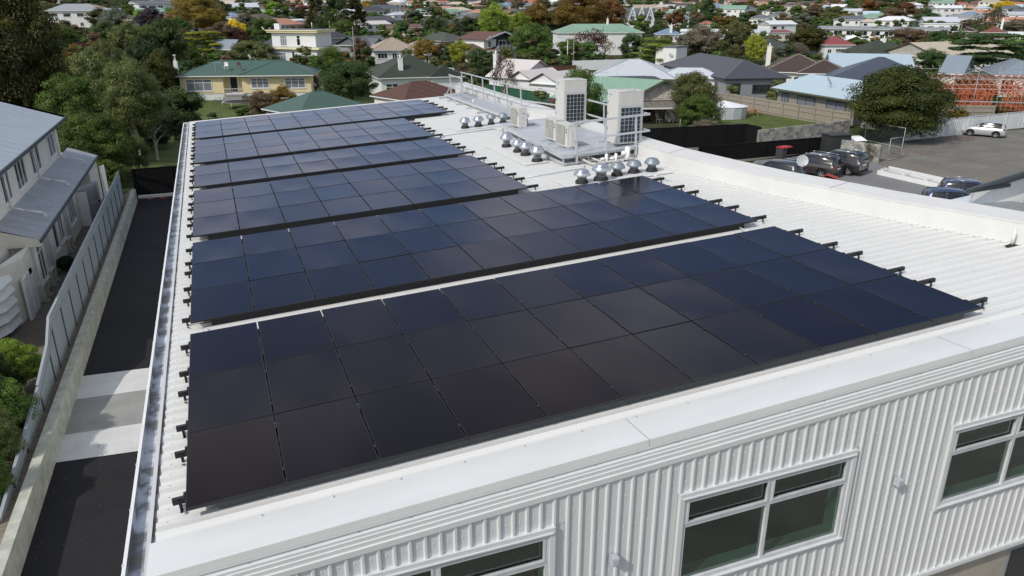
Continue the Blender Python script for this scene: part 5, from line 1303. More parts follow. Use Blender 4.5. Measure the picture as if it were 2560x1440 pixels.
def brick_unit():
    p, q, w, a = frame_from((1930, 219), (2118, 249), 2.75); root = empty('brick_unit', (p.x, p.y, 0), a, 'grey brick unit with a pale blue iron roof beside the round tree', 'house'); w = 19
    b = MB(); b.box(.5, w - .5, .6, 9, -.2, 2.65)
    b.add([(.5, .6, 2.65), (.5, 9, 2.65), (.5, 4.8, 4.0)], [(0, 1, 2), (2, 1, 0)]); b.build('wall', M['brick'], root)
    r = MB(); r.add([(-.1, -.1, 2.75), (w, -.1, 2.75), (w, 4.8, 4.35), (.9, 4.8, 4.35), (w, 9.7, 2.75), (-.1, 9.7, 2.75)], [(0, 1, 2, 3), (3, 2, 4, 5), (0, 3, 5)]); r.build('roof', [roofmat('lightblue')], root)
    f = MB(); f.box(-.15, w, -.2, -.08, 2.58, 2.76); f.build('gutter', mat('olive_gutter', '#5f6650', .5), root)
    for (x0, x1) in ((1.4, 2.7), (4.4, 7.6), (9.6, 12.8)): window_part(root, x0, x1, .75, 2.25, .6, 1, False, M['darkwall'], True)
    d = MB(); d.box(14.3, 15.4, .5, .6, .1, 2.2); d.build('door', M['darkwall'], root)
    sat(root, 8.2, 1.6, 4.2, .6, 2.7)
    m = MB(); m.box(14.6, 15.6, -1.2, -1.12, .1, 1.7); m.build('screen', M['wood_dark'], root)
brick_unit()
def veranda_house():
    p, q, w, a = frame_from((1480, 200), (1606, 231), 3.0)
    root = empty('weathered_cottage', (*onz(1590, 330, 0.3)[:2], 0), 0, 'weathered cottage with a pale green roof and a lean-to verandah on posts', 'house')
    # local axes: gable wall faces the camera
    g = onz(1588, 258, 2.7); h = onz(1712, 262, 2.45)
    ax = (h - g); ax.z = 0; L = ax.length; an = math.atan2(ax.y, ax.x); root.location = (g.x, g.y, 0); root.rotation_euler = (0, 0, an)
    b = MB(); b.box(0, 8.6, 1.8, 9, -.2, 2.7); b.add([(-.6, 1.8, 2.7), (9.2, 1.8, 2.7), (3.6, 1.8, 4.7)], [(0, 1, 2)]); b.build('wall', M['wood_dark'], root)
    b = MB(); z = 2.75
    while z < 4.5:
        t = (z - 2.7) / 2.0; b.box(-.6 + 4.0 * t + .2, 9.0 - 5.2 * t, 1.74, 1.8, z, z + .17); z += .2
    b.build('gable_boards', mat('peeling_white_boards', '#b9b6ab', .9, vary=.35, scale=2.5), root)
    inv = Matrix.Rotation(-an, 4, 'Z'); P1 = inv @ (onz(1476, 189, 4.95) - Vector((g.x, g.y, 0))); P0 = Vector((3.6, 1.2, 4.95)); o1 = Vector((-4.8, 0, -2.4)); o2 = Vector((6.1, 0, -2.35))
    r = MB(); r.add([P0, P1, P1 + o1, P0 + o1, P1 + o2, P0 + o2], [(0, 1, 2, 3), (1, 0, 5, 4)]); r.add([P0 + o1 + Vector((0, .6, -.1)), P1 + o1, P1 + o1 - Vector((0, 0, 2.6)), P0 + o1 + Vector((0, .6, -2.6))], [(0, 1, 2, 3)], 1); r.build('roof', [roofmat('palegreen'), M['wood_dark']], root)
    bb = MB(); bb.bar((-1.2, 1.15, 2.5), (3.6, 1.15, 4.95), .1, .22); bb.bar((9.7, 1.15, 2.55), (3.6, 1.15, 4.95), .1, .22); bb.build('barge_board', mat('moss_board', '#4e5340', .9), root)
    v = MB()
    n = 12
    for k in range(n): x = -.3 + k * 9.3 / n; v.add([(x, -.9, 2.28), (x + 9.3 / n - .04, -.9, 2.28), (x + 9.3 / n - .04, 1.75, 2.66), (x, 1.75, 2.66)], [(0, 1, 2, 3)])
    v.build('verandah_roof', mat('lichen_plastic_sheet', '#77736c', .8, vary=.35, scale=3, streak=(4, .6, 1)), root)
    f = MB(); f.box(-.35, 9.1, -1.0, -.9, 2.16, 2.3); f.build('verandah_beam', M['white'], root)
    for x in (-.2, 8.9): MB().box(x, x + .09, -.95, -.86, -.1, 2.2).build('post', M['white'], root)
    dk = MB(); dk.box(-.3, 6.2, -.8, 1.8, .35, .45)
    for k in range(3): dk.box(-.5, 6.4, -.8 - .35 * (k + 1), -.8 - .35 * k, .0, .35 - .1 * k)
    dk.build('deck', mat('mossy_boards', '#4a4f36', .95, vary=.3), root)
    c = MB(); c.box(3.6, 3.7, 1.6, 1.75, .5, 2.4); c.box(2.8, 3.7, 1.65, 1.75, .5, 2.4); c.build('curtain', mat('grey_drape', '#6f6862', .9, vary=.4, scale=8, streak=(8, 8, .2)), root)
    w2 = MB(); w2.box(3.9, 6.2, 1.68, 1.78, .45, 2.4); w2.build('brick_infill', mat('whitewashed_brick', '#bdb8ad', .9, vary=.3, scale=9), root)
    d = MB(); d.box(.8, 2.3, 1.7, 1.78, .45, 2.3); d.build('door', M['pane'], root)
    sat(root, 6.6, 1.4, 4.35, .5, 2.6)
    base = Vector((g.x, g.y, 0)); M4 = Matrix.Rotation(an, 4, 'Z')
    for i, (x, y, lab, cat) in enumerate(((2.9, .2, 'white slatted garden chair on the cottage verandah, left one', 'chair'), (4.0, .5, 'low white garden chair on the cottage verandah beside the small table', 'chair'))):
        q = MB(); q.box(0, .5, 0, .5, .38, .43); q.add([(0, .5, .43), (.5, .5, .43), (.5, .75, 1.0), (0, .75, 1.0)], [(0, 1, 2, 3), (3, 2, 1, 0)])
        for xx in (0, .45):
            for yy in (0, .45): q.box(xx, xx + .04, yy, yy + .04, 0, .38)
        o = q.build('garden_chair', M['cream'], None, base + M4 @ Vector((x, y, .46)), (0, 0, an + (.6 if i == 0 else -.4))); tag(o, lab, cat, 'garden chairs on the verandah')
    q = MB(); q.lathe([(0, .6), (.35, .6), (.35, .63), (0, .64)], 14); q.tube((0, 0, 0), (0, 0, .6), .03, .03, 6)
    o = q.build('garden_table', M['greywall'], None, base + M4 @ Vector((4.9, .4, .46))); tag(o, 'small round table on the cottage verandah', 'table')
veranda_house()
house('school_block', (2040, 70), (2375, 76), 3.6, 8, 'grey', 'whitewall', 'gablex', 10, .8, 'very long low white building with a grey iron roof and dark windows', 'building', wins=[(2 + k * 4.2, 4.9 + k * 4.2, 1.4, 3.0, 1, 0) for k in range(13)])
house('hip_roofed_house', (2060, 112), (2141, 112), 3.2, 9, 'red', 'whitewall', 'hip', 26, .5, 'white house with a bright red iron hip roof', wins=[(1.2, 2.2, .9, 2.2, 1, 0), (3.2, 6.8, .9, 2.3, 5, 0)])
house('tiled_house', (2165, 137), (2312, 135), 2.9, 10, 'darkgreen', 'greywall', 'hip', 24, .5, 'dark green tiled roof with a pale panel right of the red roof', tile=True, courses=14, chim=(7, 5, .6, 5.9, 'white'))
house('beige_roofed_house', (2350, 144), (2545, 137), 3.0, 14, 'beige', 'cream', 'gablex', 18, .5, 'building with a large beige roof behind the dark layered tree', tile=True)
house('slate_blue_house', (2345, 183), (2410, 186), 2.9, 9, 'bluegrey', 'mint', 'gablex', 26, .4, 'pale mint house with a slate-blue roof left of the scaffold', wins=[(2.2, 3.6, .7, 2.3, 1, 0)])
house('slate_blue_house', (2488, 188), (2640, 192), 3.0, 12, 'bluegrey', 'mint', 'hip', 27, .4, 'pale mint house with a slate-blue roof at the right edge', wins=[(1.0, 2.6, .6, 2.4, 2, 0), (5.4, 6.5, .6, 2.4, 1, 0), (6.8, 7.9, .6, 2.4, 1, 0)])
house('gabled_house', (2380, 78), (2440, 79), 4.0, 9, 'redbrown', 'brick', 'gabley', 22, .5, 'house with a dark gable and a red-brown roof below the grey school roof', wins=[], wings=((7.5, 15, 1, 9, 3.8, 'hip', 24),), chim=(13, 5, .6, 7.8, 'white'))
house('flat_roofed_house', (2310, 60), (2402, 60), 5.2, 6, 'white', 'whitewall', 'flat', 5, .2, 'white flat-roofed two-storey house right of the long school roof')
house('gabled_house', (1925, 61), (1995, 59), 4.6, 7, 'white', 'whitewall', 'gablex', 18, .4, 'white two-storey gabled house left of the long school roof')
house('low_red_roofed_house', (1905, 82), (1985, 80), 3.0, 8, 'red', 'cream', 'gablex', 10, .3, 'low house with a faded red roof left of the long school roof')
house('dark_roofed_house', (1900, 118), (1990, 117), 2.9, 9, 'darkgreen', 'greywall', 'hip', 20, .5, 'house with a dark grey-green roof above the brown tiled roof')
house('white_roofed_building', (1700, 78), (1840, 79), 4.0, 8, 'white', 'whitewall', 'gablex', 8, .3, 'long low white-roofed building above the charcoal roof', 'building')
house('white_roofed_building', (1850, 80), (1925, 81), 3.6, 8, 'lightgrey', 'whitewall', 'gablex', 10, .3, 'long pale grey roof between the white roof and the white gabled house', 'building')
house('white_box_house', (1692, 118), (1722, 116), 4.4, 5, 'slate', 'whitewall', 'flat', 3, .2, 'small white flat-roofed house above the charcoal roof, among trees', wins=[])
house('blue_roofed_house', (1640, 86), (1708, 86), 3.0, 8, 'blue', 'whitewall', 'hip', 23, .5, 'house with a light blue hip roof and a white chimney below the pointed gables', chim=(5, 1.5, .8, 6.0, 'white'))
house('hip_roofed_house', (672, 60), (764, 60), 2.9, 9, 'terracotta', 'cream', 'hip', 24, .5, 'house with a faded terracotta hip roof behind the white flat-roofed one', tile=True)
house('white_roofed_building', (727, 52), (772, 50), 3.4, 6, 'white', 'whitewall', 'gablex', 9, .3, 'pale-roofed building above the terracotta roof', 'building', wins=[])
house('two_storey_house', (943, 20), (1002, 19), 5.4, 8, 'darkblue', 'whitewall', 'hip', 22, .5, 'white two-storey house with a slate-blue hip roof, far off right of the conifers')
house('hip_roofed_house', (1122, 26), (1182, 25), 2.9, 9, 'beige', 'whitewall', 'hip', 22, .5, 'white house with a beige hip roof near the street bend')
house('brown_roofed_house', (957, 69), (1058, 68), 2.8, 8, 'brown', 'yellow', 'gablex', 16, .5, 'yellowish house with a long brown roof in front of the dark long roof', wins=[(1, 2, 1, 2, 1, 0)])
house('gabled_house', (915, 61), (980, 60), 3.2, 8, 'rust', 'whitewall', 'gablex', 17, .5, 'white house with a pinkish gabled roof left of the long brown roof')
house('dark_roofed_house', (905, 52), (992, 50), 3.0, 8, 'charcoal', 'greywall', 'gablex', 22, .4, 'long dark slate roof behind the pinkish gabled roof')
house('gable_roofed_house', (527, 122), (578, 124), 3.4, 4.5, 'bluegrey', 'whitewall', 'gablex', 38, .3, 'white house with a steep blue-grey roof left of the yellow-green tree', wins=[(1, 2, 1.2, 2.6, 1, 0)])
house('hillside_house', (345, 6), (440, 9), 3.3, 8, 'slate', 'whitewall', 'gablex', 16, .4, 'long white house with three windows on the hillside at the top edge', wins=[(1.5, 4.2, .9, 2.6, 2, 0), (6.0, 9.0, .9, 2.6, 3, 0), (10.5, 12.8, .9, 2.6, 1, 0)])
house('hillside_house', (-20, 6), (58, 8), 3.4, 8, 'slate', 'whitewall', 'gablex', 14, .4, 'white house with dark windows at the top left corner', wins=[(1, 3, .9, 2.4, 1, 0), (6.5, 8, .9, 2.4, 0, 0), (9.5, 12, .9, 2.4, 1, 0)])
house('tiled_house', (262, 58), (325, 62), 3.0, 9, 'tan', 'cream', 'gablex', 24, .4, 'tan-grey tiled roof behind the big dark conifer', tile=True, dish=(6, 4, 5.2))
house('small_green_roof_house', (405, 28), (440, 28), 2.6, 7, 'palegreen', 'whitewall', 'hip', 20, .4, 'small house with a pale green roof above the purple tree', wins=[])
house('red_roofed_house', (418, 44), (458, 45), 2.8, 8, 'orangered', 'cream', 'hip', 22, .4, 'house with an orange-red roof right of the purple tree', wins=[])
house('blue_roofed_house', (578, 40), (622, 41), 2.8, 8, 'blue', 'cream', 'hip', 20, .4, 'house with a blue roof behind the yellow bush', wins=[])
house('red_roofed_house', (612, 43), (650, 43), 2.8, 8, 'orangered', 'cream', 'hip', 20, .4, 'house with a red roof right of the blue roof behind the yellow bush', wins=[])
house('brown_roofed_house', (648, 45), (694, 45), 2.8, 8, 'darkbrown', 'cream', 'hip', 22, .4, 'dark brown roof left of the terracotta roof', wins=[])
house('bungalow', (1607, 17), (1656, 18), 4.2, 7, 'beige', 'peach', 'hip', 20, .5, 'pinkish two-storey house with a beige roof above the pointed gables')
house('bungalow', (1575, 24), (1608, 24), 2.8, 8, 'blue', 'cream', 'hip', 20, .4, 'blue roof just above the pointed gables')
house('bungalow', (1688, 45), (1726, 44), 4.2, 7, 'bluegrey', 'whitewall', 'gablex', 18, .4, 'white house with a blue-grey roof right of the pointed gables')
house('bungalow', (1785, 25), (1868, 25), 2.9, 8, 'darkblue', 'cream', 'hip', 20, .4, 'house with a dark blue roof right of the dark conifer at the top')
house('bungalow', (1870, 45), (1925, 46), 2.9, 8, 'slate', 'whitewall', 'hip', 22, .5, 'white house with a slate grey hip roof above the dark grey-green roof')
house('bungalow', (1750, 60), (1793, 60), 2.7, 8, 'orangered', 'cream', 'hip', 18, .4, 'low orange-red roof above the long white roof')
house('bungalow', (1932, 38), (1982, 38), 3.0, 8, 'slate', 'whitewall', 'hip', 22, .5, 'cream house with a grey hip roof above the white gabled house')
house('bungalow', (2127, 42), (2152, 43), 2.8, 7, 'slate', 'cream', 'hip', 22, .4, 'small grey-roofed house above the beige roof')
house('bungalow', (2155, 54), (2196, 54), 3.0, 7, 'beige', 'whitewall', 'hip', 20, .4, 'white house with a beige roof just above the long school roof')
house('bungalow', (2372, 43), (2465, 43), 3.0, 8, 'grey', 'whitewall', 'gablex', 14, .4, 'long pale grey roof above the red-brown gable')
house('bungalow', (2505, 36), (2580, 36), 4.0, 9, 'lightgrey', 'whitewall', 'gablex', 14, .4, 'long white building with a pale roof near the top right corner')
house('bungalow', (2433, 20), (2482, 20), 3.6, 8, 'lightblue', 'whitewall', 'hip', 16, .4, 'white house with a pale blue roof near the top right')
house('bungalow', (2375, 11), (2428, 11), 2.9, 8, 'orangered', 'cream', 'hip', 20, .4, 'red-roofed house near the top right edge')
house('bungalow', (2525, 88), (2590, 88), 3.0, 8, 'white', 'whitewall', 'gablex', 12, .4, 'white-roofed building at the right edge behind the lime bush')
# grey ribbed wall and dark roof at the lower right, next door
def right_neighbour():
    A = onz(2417, 476, 3.1); E = onz(2700, 431, 3.1); F = onz(2700, 386, 4.7); o0 = Vector((A.x, A.y, 0))
    root = empty('weatherboard_house', o0, 0, 'neighbouring building with a dark grey roof and pale weatherboards at the right edge', 'house')
    L = lambda v, dz=0: v - o0 + Vector((0, 0, dz)); d = (E - A).normalized(); n = Vector((d.y, -d.x, 0)); e_ = (F - A).normalized(); e_.z = 0
    r = MB(); r.add([L(A), L(E), L(F)], [(0, 1, 2)]); r.build('roof', roofmat('slate'), root)
    f = MB(); f.bar(L(A, -.07), L(E, -.07), .14, .2); f.bar(L(A, -.02), L(F, -.02), .12, .16); f.build('gutter', M['fencepost'], root)
    w = MB(); q0 = A + d * 1.1 - n * .45; q1 = E - n * .45; w.add([L(q0, -3.2), L(q1, -3.2), L(q1, -.12), L(q0, -.12), L(q0 + e_ * 4, -3.2), L(q0 + e_ * 4, .3)], [(0, 1, 2, 3), (4, 0, 3, 5)]); w.build('wall', M['white'], root)
    bd = MB()
    for k in range(12): bd.bar(L(q0 + n * .03, -.35 - k * .2), L(q1 + n * .03, -.35 - k * .2), .03, .17)
    bd.build('weatherboards', M['white'], root)['kind'] = 'stuff'
    lo = MB(); P = [onz(2372, 500, 2.2), onz(2462, 480, 2.3), onz(2468, 489, 2.25), onz(2405, 514, 2.15)]; lo.add([L(v) for v in P] + [L(v, -.1) for v in P], [(3, 2, 1, 0), (0, 1, 5, 4), (2, 3, 7, 6), (3, 0, 4, 7)]); lo.build('lower_roof', mat('weathered_white_sheet', '#c9d2d8', .6, vary=.2, scale=4), root)
    l2 = MB(); P = [onz(2405, 516, 2.0), onz(2470, 492, 2.1), onz(2720, 535, 2.1), onz(2720, 600, 2.0)]; l2.add([L(v) for v in P] + [L(v, -.12) for v in P], [(3, 2, 1, 0), (0, 1, 5, 4), (3, 0, 4, 7)]); l2.build('shed_roof', roofmat('grey'), root)
right_neighbour()

# ================================================================== NEIGHBOUR ON THE LEFT
def left_neighbour():
    root = empty('rendered_building', (-8, 28, 0), 0, 'cream rendered two-storey building with a blue-grey roof and lean-to at the left', 'building')
    O = Vector((-8, 28, 0)); T = lambda x, y, z: Vector((x, y, z)) - O
    ROOF = mat('blue_grey_long_run_roof', '#a3adb8', .5, vary=.1, scale=1.0, streak=(.5, 5, 1)); ROOF2 = mat('lean_to_membrane', '#a3a8b0', .55, vary=.14, scale=1.3)
    b = MB(T); b.box(-14, -8.5, 22.5, 47.0, 0, 6.0); b.build('upper_wall', M['cream'], root)
    r = MB(T)
    for k in range(26):
        y0 = 20.4 + k * 1.02; y1 = y0 + 1.0
        if y1 > 47.6: break
        r.add([(-7.95, y0, 6.05), (-7.95, y1, 6.05), (-11.3, y1, 7.2), (-11.3, y0, 7.2)], [(0, 1, 2, 3)]); r.add([(-11.3, y0, 7.2), (-11.3, y1, 7.2), (-14.8, y1, 6.05), (-14.8, y0, 6.05)], [(0, 1, 2, 3)])
        r.bar((-7.95, y1 + .01, 6.06), (-11.3, y1 + .01, 7.21), .03, .03); 
    r.build('roof', ROOF, root)
    g = MB(T); g.box(-8.02, -7.88, 20.4, 47.5, 5.87, 6.05); g.build('gutter', mat('navy_gutter', '#4a525c', .5), root)
    g = MB(T); g.add([(-7.9, 47.55, 5.85), (-11.3, 47.55, 7.02), (-11.3, 47.55, 7.22), (-7.9, 47.55, 6.07)], [(0, 3, 2, 1), (0, 1, 2, 3)]); g.build('barge_board', M['fencepost'], root)
    # lean-to
    l = MB(T); n = 22
    for k in range(n): y0 = 28.6 + k * 21 / n; y1 = y0 + 21 / n - .02; l.add([(-6.85, y0, 3.15), (-6.85, y1, 3.15), (-8.5, y1, 3.78), (-8.5, y0, 3.78)], [(0, 1, 2, 3)])
    l.build('lean_to_roof', ROOF2, root)
    l = MB(T); l.box(-6.86, -6.78, 28.5, 49.6, 3.02, 3.16); l.build('lean_to_gutter', mat('navy_gutter', '#4a525c', .5), root); l = MB(T); l.add([(-6.8, 28.55, 2.85), (-8.5, 28.55, 2.9), (-8.5, 28.55, 3.74), (-6.8, 28.55, 3.14)], [(0, 1, 2, 3)]); l.build('lean_to_end', M['cream'], root)
    w = MB(T); w.box(-8.49, -7.3, 28.9, 41.8, 0, 3.3); w.box(-8.49, -6.95, 45.5, 49.3, 0, 3.1); w.box(-8.49, -7.8, 41.8, 45.5, 0, 3.1); w.box(-8.49, -7.28, 41.75, 41.83, 0, 3.1)
    w.box(-14, -8.52, 47.0, 49.3, 0, 3.5); w.build('lower_wall', M['cream'], root)
    slat = MB(T)
    for k in range(12): slat.box(-6.9 + .02, -6.86, 49.4 + k * .22, 49.5 + k * .22, 0, 2.4 - k * .03)
    slat.build('slatted_screen', M['white'], root)
    d = MB(T); d.box(-7.25, -6.75, 41.7, 41.76, .1, 2.35); d.add([(-7.6, 41.9, .15), (-6.4, 44.2, .15), (-6.4, 44.2, 2.5), (-7.6, 41.9, 2.5)], [(0, 1, 2, 3), (3, 2, 1, 0)])
    dr = d.build('door', M['white'], root)
    pn = MB(T)
    dirx, diry = 1.2, 2.3; Ld = math.hypot(dirx, diry)
    for (s0, s1) in ((.08, .46), (.54, .92)):
        for (z0, z1) in ((.4, 1.25), (1.4, 2.3)):
            f = lambda s, z: (-7.6 + dirx * s + .03, 41.9 + diry * s - .02, z)
            pn.add([f(s0, z0), f(s1, z0), f(s1, z1), f(s0, z1)], [(0, 1, 2, 3), (3, 2, 1, 0)])
    pn.build('door_panel', mat('door_panel_white', '#cdd1d5', .5), dr)
    MB(T).box(-6.5, -6.42, 43.9, 44.0, 1.2, 1.35).build('handle', M['black_metal'], dr)
    def win(y0, y1, z0, z1, x, mull, part='window', curt=False, tran=False):
        f = MB(T); t = .07
        f.box(x, x + .06, y0, y1, z0, z0 + t); f.box(x, x + .06, y0, y1, z1 - t, z1); f.box(x, x + .06, y0, y0 + t, z0 + t, z1 - t); f.box(x, x + .06, y1 - t, y1, z0 + t, z1 - t)
        for k in range(1, mull + 1): y = y0 + (y1 - y0) * k / (mull + 1); f.box(x, x + .055, y - .03, y + .03, z0 + t, z1 - t)
        if tran: z = z1 - (z1 - z0) * .33; f.box(x, x + .053, y0 + t, y1 - t, z - .025, z + .025)
        f.box(x, x + .1, y0 - .05, y1 + .05, z0 - .06, z0)
        o = f.build(part, M['white'], root); MB(T).box(x + .01, x + .02, y0 + .03, y1 - .03, z0 + .03, z1 - .03).build('pane', M['curtain'] if curt else M['pane'], o)
    win(31.4, 33.0, 4.15, 5.5, -8.5, 2); win(34.3, 36.6, 4.15, 5.5, -8.5, 2); win(38.1, 40.5, 4.15, 5.5, -8.5, 2); win(43.3, 45.3, 4.15, 5.45, -8.5, 1, curt=True)
    win(29.4, 30.6, .9, 2.95, -7.3, 1, tran=True); win(33.4, 34.4, 1.2, 2.6, -7.3, 0); win(34.9, 36.1, 1.2, 2.6, -7.3, 1); win(38.3, 40.3, 1.2, 2.7, -7.3, 2, curt=True)
    for (y0, y1) in ((31.3, 32.3), (36.9, 37.8)):
        dd = MB(T); dd.box(-7.3, -7.24, y0, y1, .1, 2.5); dd.build('door', mat('door_grey', '#b9bdbe', .6), root)
    # downpipes
    for y in (31.9, 38.9, 45.6):
        p = MB(T); p.path([(-8.4, y, 5.8), (-8.4, y, 3.95), (-7.9, y, 3.75), (-7.2, y + .1, 3.55), (-7.05, y - .1, 3.36)], .05, 8); p.build('downpipe', M['white'], root)
    p = MB(T); p.path([(-7.2, 28.85, 3.0), (-7.2, 28.85, .2)], .05, 8); p.build('downpipe', M['white'], root)
    # near end: low wing and stepped canopies
    w = MB(T); w.box(-13, -8.1, 24.5, 28.9, 0, 3.0); w.add([(-8.1, 24.5, 0), (-7.35, 27.2, 0), (-7.35, 28.9, 0), (-8.1, 24.5, 3.0), (-7.35, 27.2, 2.8), (-7.35, 28.9, 2.9)], [(0, 1, 4, 3), (1, 2, 5, 4), (3, 4, 5)]); w.build('bay_wall', M['cream'], root)
    for k in range(5):
        z = .5 + k * .45
        c = MB(T)
        A = [(-9.6, 23.2, z), (-8.5, 23.4, z), (-7.7, 24.8, z), (-7.55, 26.0, z)]; Bq = [(-9.6, 23.6, z + .4), (-8.6, 23.8, z + .4), (-7.95, 25.0, z + .4), (-7.8, 26.1, z + .4)]
        c.add(A + Bq, [(0, 1, 5, 4), (1, 2, 6, 5), (2, 3, 7, 6)]); c.build('bay_louvre', M['white'], root)
    c = MB(T); c.add([(-9.6, 23.5, 2.75), (-8.5, 23.7, 2.75), (-7.9, 25.0, 2.75), (-7.8, 26.2, 2.75), (-9.6, 27, 3.1)], [(0, 1, 2, 3, 4)]); c.build('bay_roof', M['white'], root)
    MB(T).box(-7.42, -7.3, 27.6, 28.1, 1.9, 2.1).build('wall_lamp', M['white'], root)
    for (y0, y1) in ((26.4, 27.1), (27.3, 28.2)):
        dd = MB(T); dd.box(-7.4, -7.3, y0, y1, .3, 2.1); dd.build('meter_door', M['white'], root)
left_neighbour()
for i, (x, y, lab) in enumerate(((-7.0, 28.6, 'nearest of three compressors on the ground beside the cream building'), (-7.0, 30.7, 'middle compressor on the ground beside the cream building'), (-7.0, 36.2, 'farthest compressor beside the cream building, near the open white door'))):
    root = empty('condenser_unit', (x - .15, y, .42), 0, lab, 'air conditioner', 'compressors beside the cream building')
    MB().box(-.3, .05, 0, .85, 0, .62).build('casing', mat('aged_unit', '#b5b4aa', .6), root)
    g = MB()
    for k in range(10): g.box(.06, .075, .1, .6, .06 + k * .05, .075 + k * .05)
    MB().box(.05, .06, .06, .64, .04, .58).build('grille', mat('grille_dark', '#3d3f40', .6), root); g.build('grille_bars', mat('aged_unit', '#b5b4aa', .6), root)
    [MB().box(-.3, .15, yy, yy + .1, -.12, 0).build('foot', M['concrete_old'], root) for yy in (.05, .7)]
mb = MB(); mb.lathe([(.22, 0), (.3, .35), (.32, .36), (.28, .36), (.26, .3), (0, .3)], 14); o = mb.build('plant_pot', mat('terracotta', '#8d5a45', .8), None, (-6.6, 33.4, .3)); tag(o, 'terracotta pot on the ground beside the cream building', 'plant pot')

# ================================================================== YARDS ON THE RIGHT
flat('gravel_yard', px([(1800, 480), (1890, 400), (2100, 372), (2200, 410), (2440, 478), (2620, 560), (2560, 760), (1900, 560)]), .006, GRAVEL)
flat('asphalt_yard', px([(2195, 412), (2190, 360), (2260, 348), (2700, 312), (2900, 420), (2440, 470)]), .008, ASPH_OLD)
flat('concrete_apron', px([(2195, 411), (2215, 400), (2460, 440), (2640, 470), (2440, 476)]), .014, PAVE)
flat('concrete_patch', px([(2505, 362), (2700, 340), (2760, 365), (2580, 385)]), .014, PAVE)
flat('lawn', px([(1700, 340), (1760, 285), (1800, 255), (2130, 290), (2100, 320), (1905, 345), (1900, 352)]), .006, GRASS)
flat('lawn', px([(470, 310), (480, 248), (640, 262), (780, 250), (760, 300)]), .006, GRASS)
flat('lawn', px([(330, 430), (335, 335), (455, 330), (462, 430)]), .006, GRASS)
flat('driveway', px([(798, 260), (806, 186), (838, 186), (842, 232), (860, 262)]), .008, PAVE)
flat('lawn', px([(806, 240), (812, 205), (822, 205), (830, 242)]), .014, GRASS)
flat('lawn', px([(775, 190), (780, 165), (845, 168), (845, 188)]), .012, GRASS)
flat('street', px([(700, 190), (800, 188), (1210, 196), (1400, 175), (1400, 165), (1180, 178), (800, 178)]), .010, ASPH_OLD)
flat('side_yard', px([(1600, 372), (1650, 420), (1900, 400), (2120, 378), (2080, 352), (1900, 350)]), .006, mat('dusty_yard', '#6f6a62', .95, vary=.25, scale=.6, bump=.2))
# leaf litter under the round tree
def litter2():
    mb = MB(); r = random.Random(9)
    for k in range(420):
        c = ground(r.uniform(2270, 2440), r.uniform(342, 354)) if k < 300 else ground(r.uniform(2220, 2330), r.uniform(375, 392))
        s = r.uniform(.04, .09); a = r.uniform(0, 6.28); mb.add([(c.x + s * math.cos(a + i * 1.57), c.y + s * math.sin(a + i * 1.57), .03 + r.uniform(0, .03)) for i in range(4)], [(0, 1, 2, 3)])
    tag(mb.build('fallen_leaves', mat('rust_leaf', '#8d5a3e', .9, vary=.4, scale=1)), 'rusty fallen leaves on the asphalt below the white fence', 'leaves', kind='stuff')
litter2()
# black steel fences
ribfence('steel_fence', onz(1600, 376, 0)[:2], onz(1862, 362, 0)[:2], 1.95, M['fenceblack'], 'black steel fence behind the curved parapet, the farther of the two long runs')
ribfence('steel_fence', onz(1862, 362, 0)[:2], onz(1896, 371, 0)[:2], 1.95, M['fenceblack'], 'short black steel fence return beside the grey block wall')
ribfence('steel_fence', onz(1745, 408, 0)[:2], onz(2068, 379, 0)[:2], 1.35, M['fenceblack'], 'nearer black steel fence run behind the parked dark cars')
a = onz(2072, 390, 0); mb = MB(); mb.box(0, 2.0, 0, 1.4, 0, 1.75); mb.box(-.08, 2.1, -.1, 1.5, 1.75, 1.82)
o = mb.build('garden_shed', mat('charcoal_shed', (.03, .034, .033), .6), None, (a.x, a.y, 0), (0, 0, R(-8))); tag(o, 'low charcoal shed at the right end of the nearer black fence', 'shed')
# block wall, laid block by block
def blockwall(name, p0, p1, h0, h1, label, rows):
    p0 = Vector((p0[0], p0[1], 0)); p1 = Vector((p1[0], p1[1], 0)); d = p1 - p0; L = d.length; an = math.atan2(d.y, d.x)
    root = empty(name, p0, an, label, 'wall'); rr = random.Random(4)
    MB().add([(0, .02, 0), (L, .02, 0), (L, .02, h1 - .01), (0, .02, h0 - .01), (0, .17, 0), (L, .17, 0), (L, .17, h1 - .01), (0, .17, h0 - .01)], [(0, 1, 2, 3), (7, 6, 5, 4), (3, 2, 6, 7), (0, 3, 7, 4), (1, 5, 6, 2)]).build('mortar_core', mat('mortar', '#7f7d76', .95, vary=.2), root)
    bl = None; ms = [mat('block_grey_%d' % k, c, .92, vary=.28, scale=4, bump=.3, rand=.3) for k, c in enumerate(('#8e8d86', '#9d9a90', '#77777a'))]
    bw = .6 if L > 14 else .4; bh = h0 / rows
    for j in range(rows):
        x = -(j % 2) * bw / 2
        while x < L:
            x0, x1 = max(0, x), min(L, x + bw)
            hmax = h0 + (h1 - h0) * (x0 + x1) / 2 / L
            if x1 - x0 > .08 and (j + 1) * bh <= hmax + .03:
                if x1 - x0 > bw - .01:
                    if bl is None: bl = MB().box(.008, bw - .008, 0, .2, .008, bh - .008).build('block', ms[0], root, (x0, 0, j * bh)); o = bl
                    else: o = link('block', bl.data, root, (x0, rr.uniform(-.006, .006), j * bh))
                else: o = MB().box(.008, x1 - x0 - .008, 0, .2, .008, bh - .008).build('block', ms[0], root, (x0, 0, j * bh))
                o.material_slots[0].link = 'OBJECT'; o.material_slots[0].material = rr.choice(ms)
            x += bw
    return root
blockwall('block_wall', onz(1893, 378, 0)[:2], onz(2120, 349, 0)[:2], 1.9, 1.9, 'tall weathered grey block wall beyond the black fences', 7)
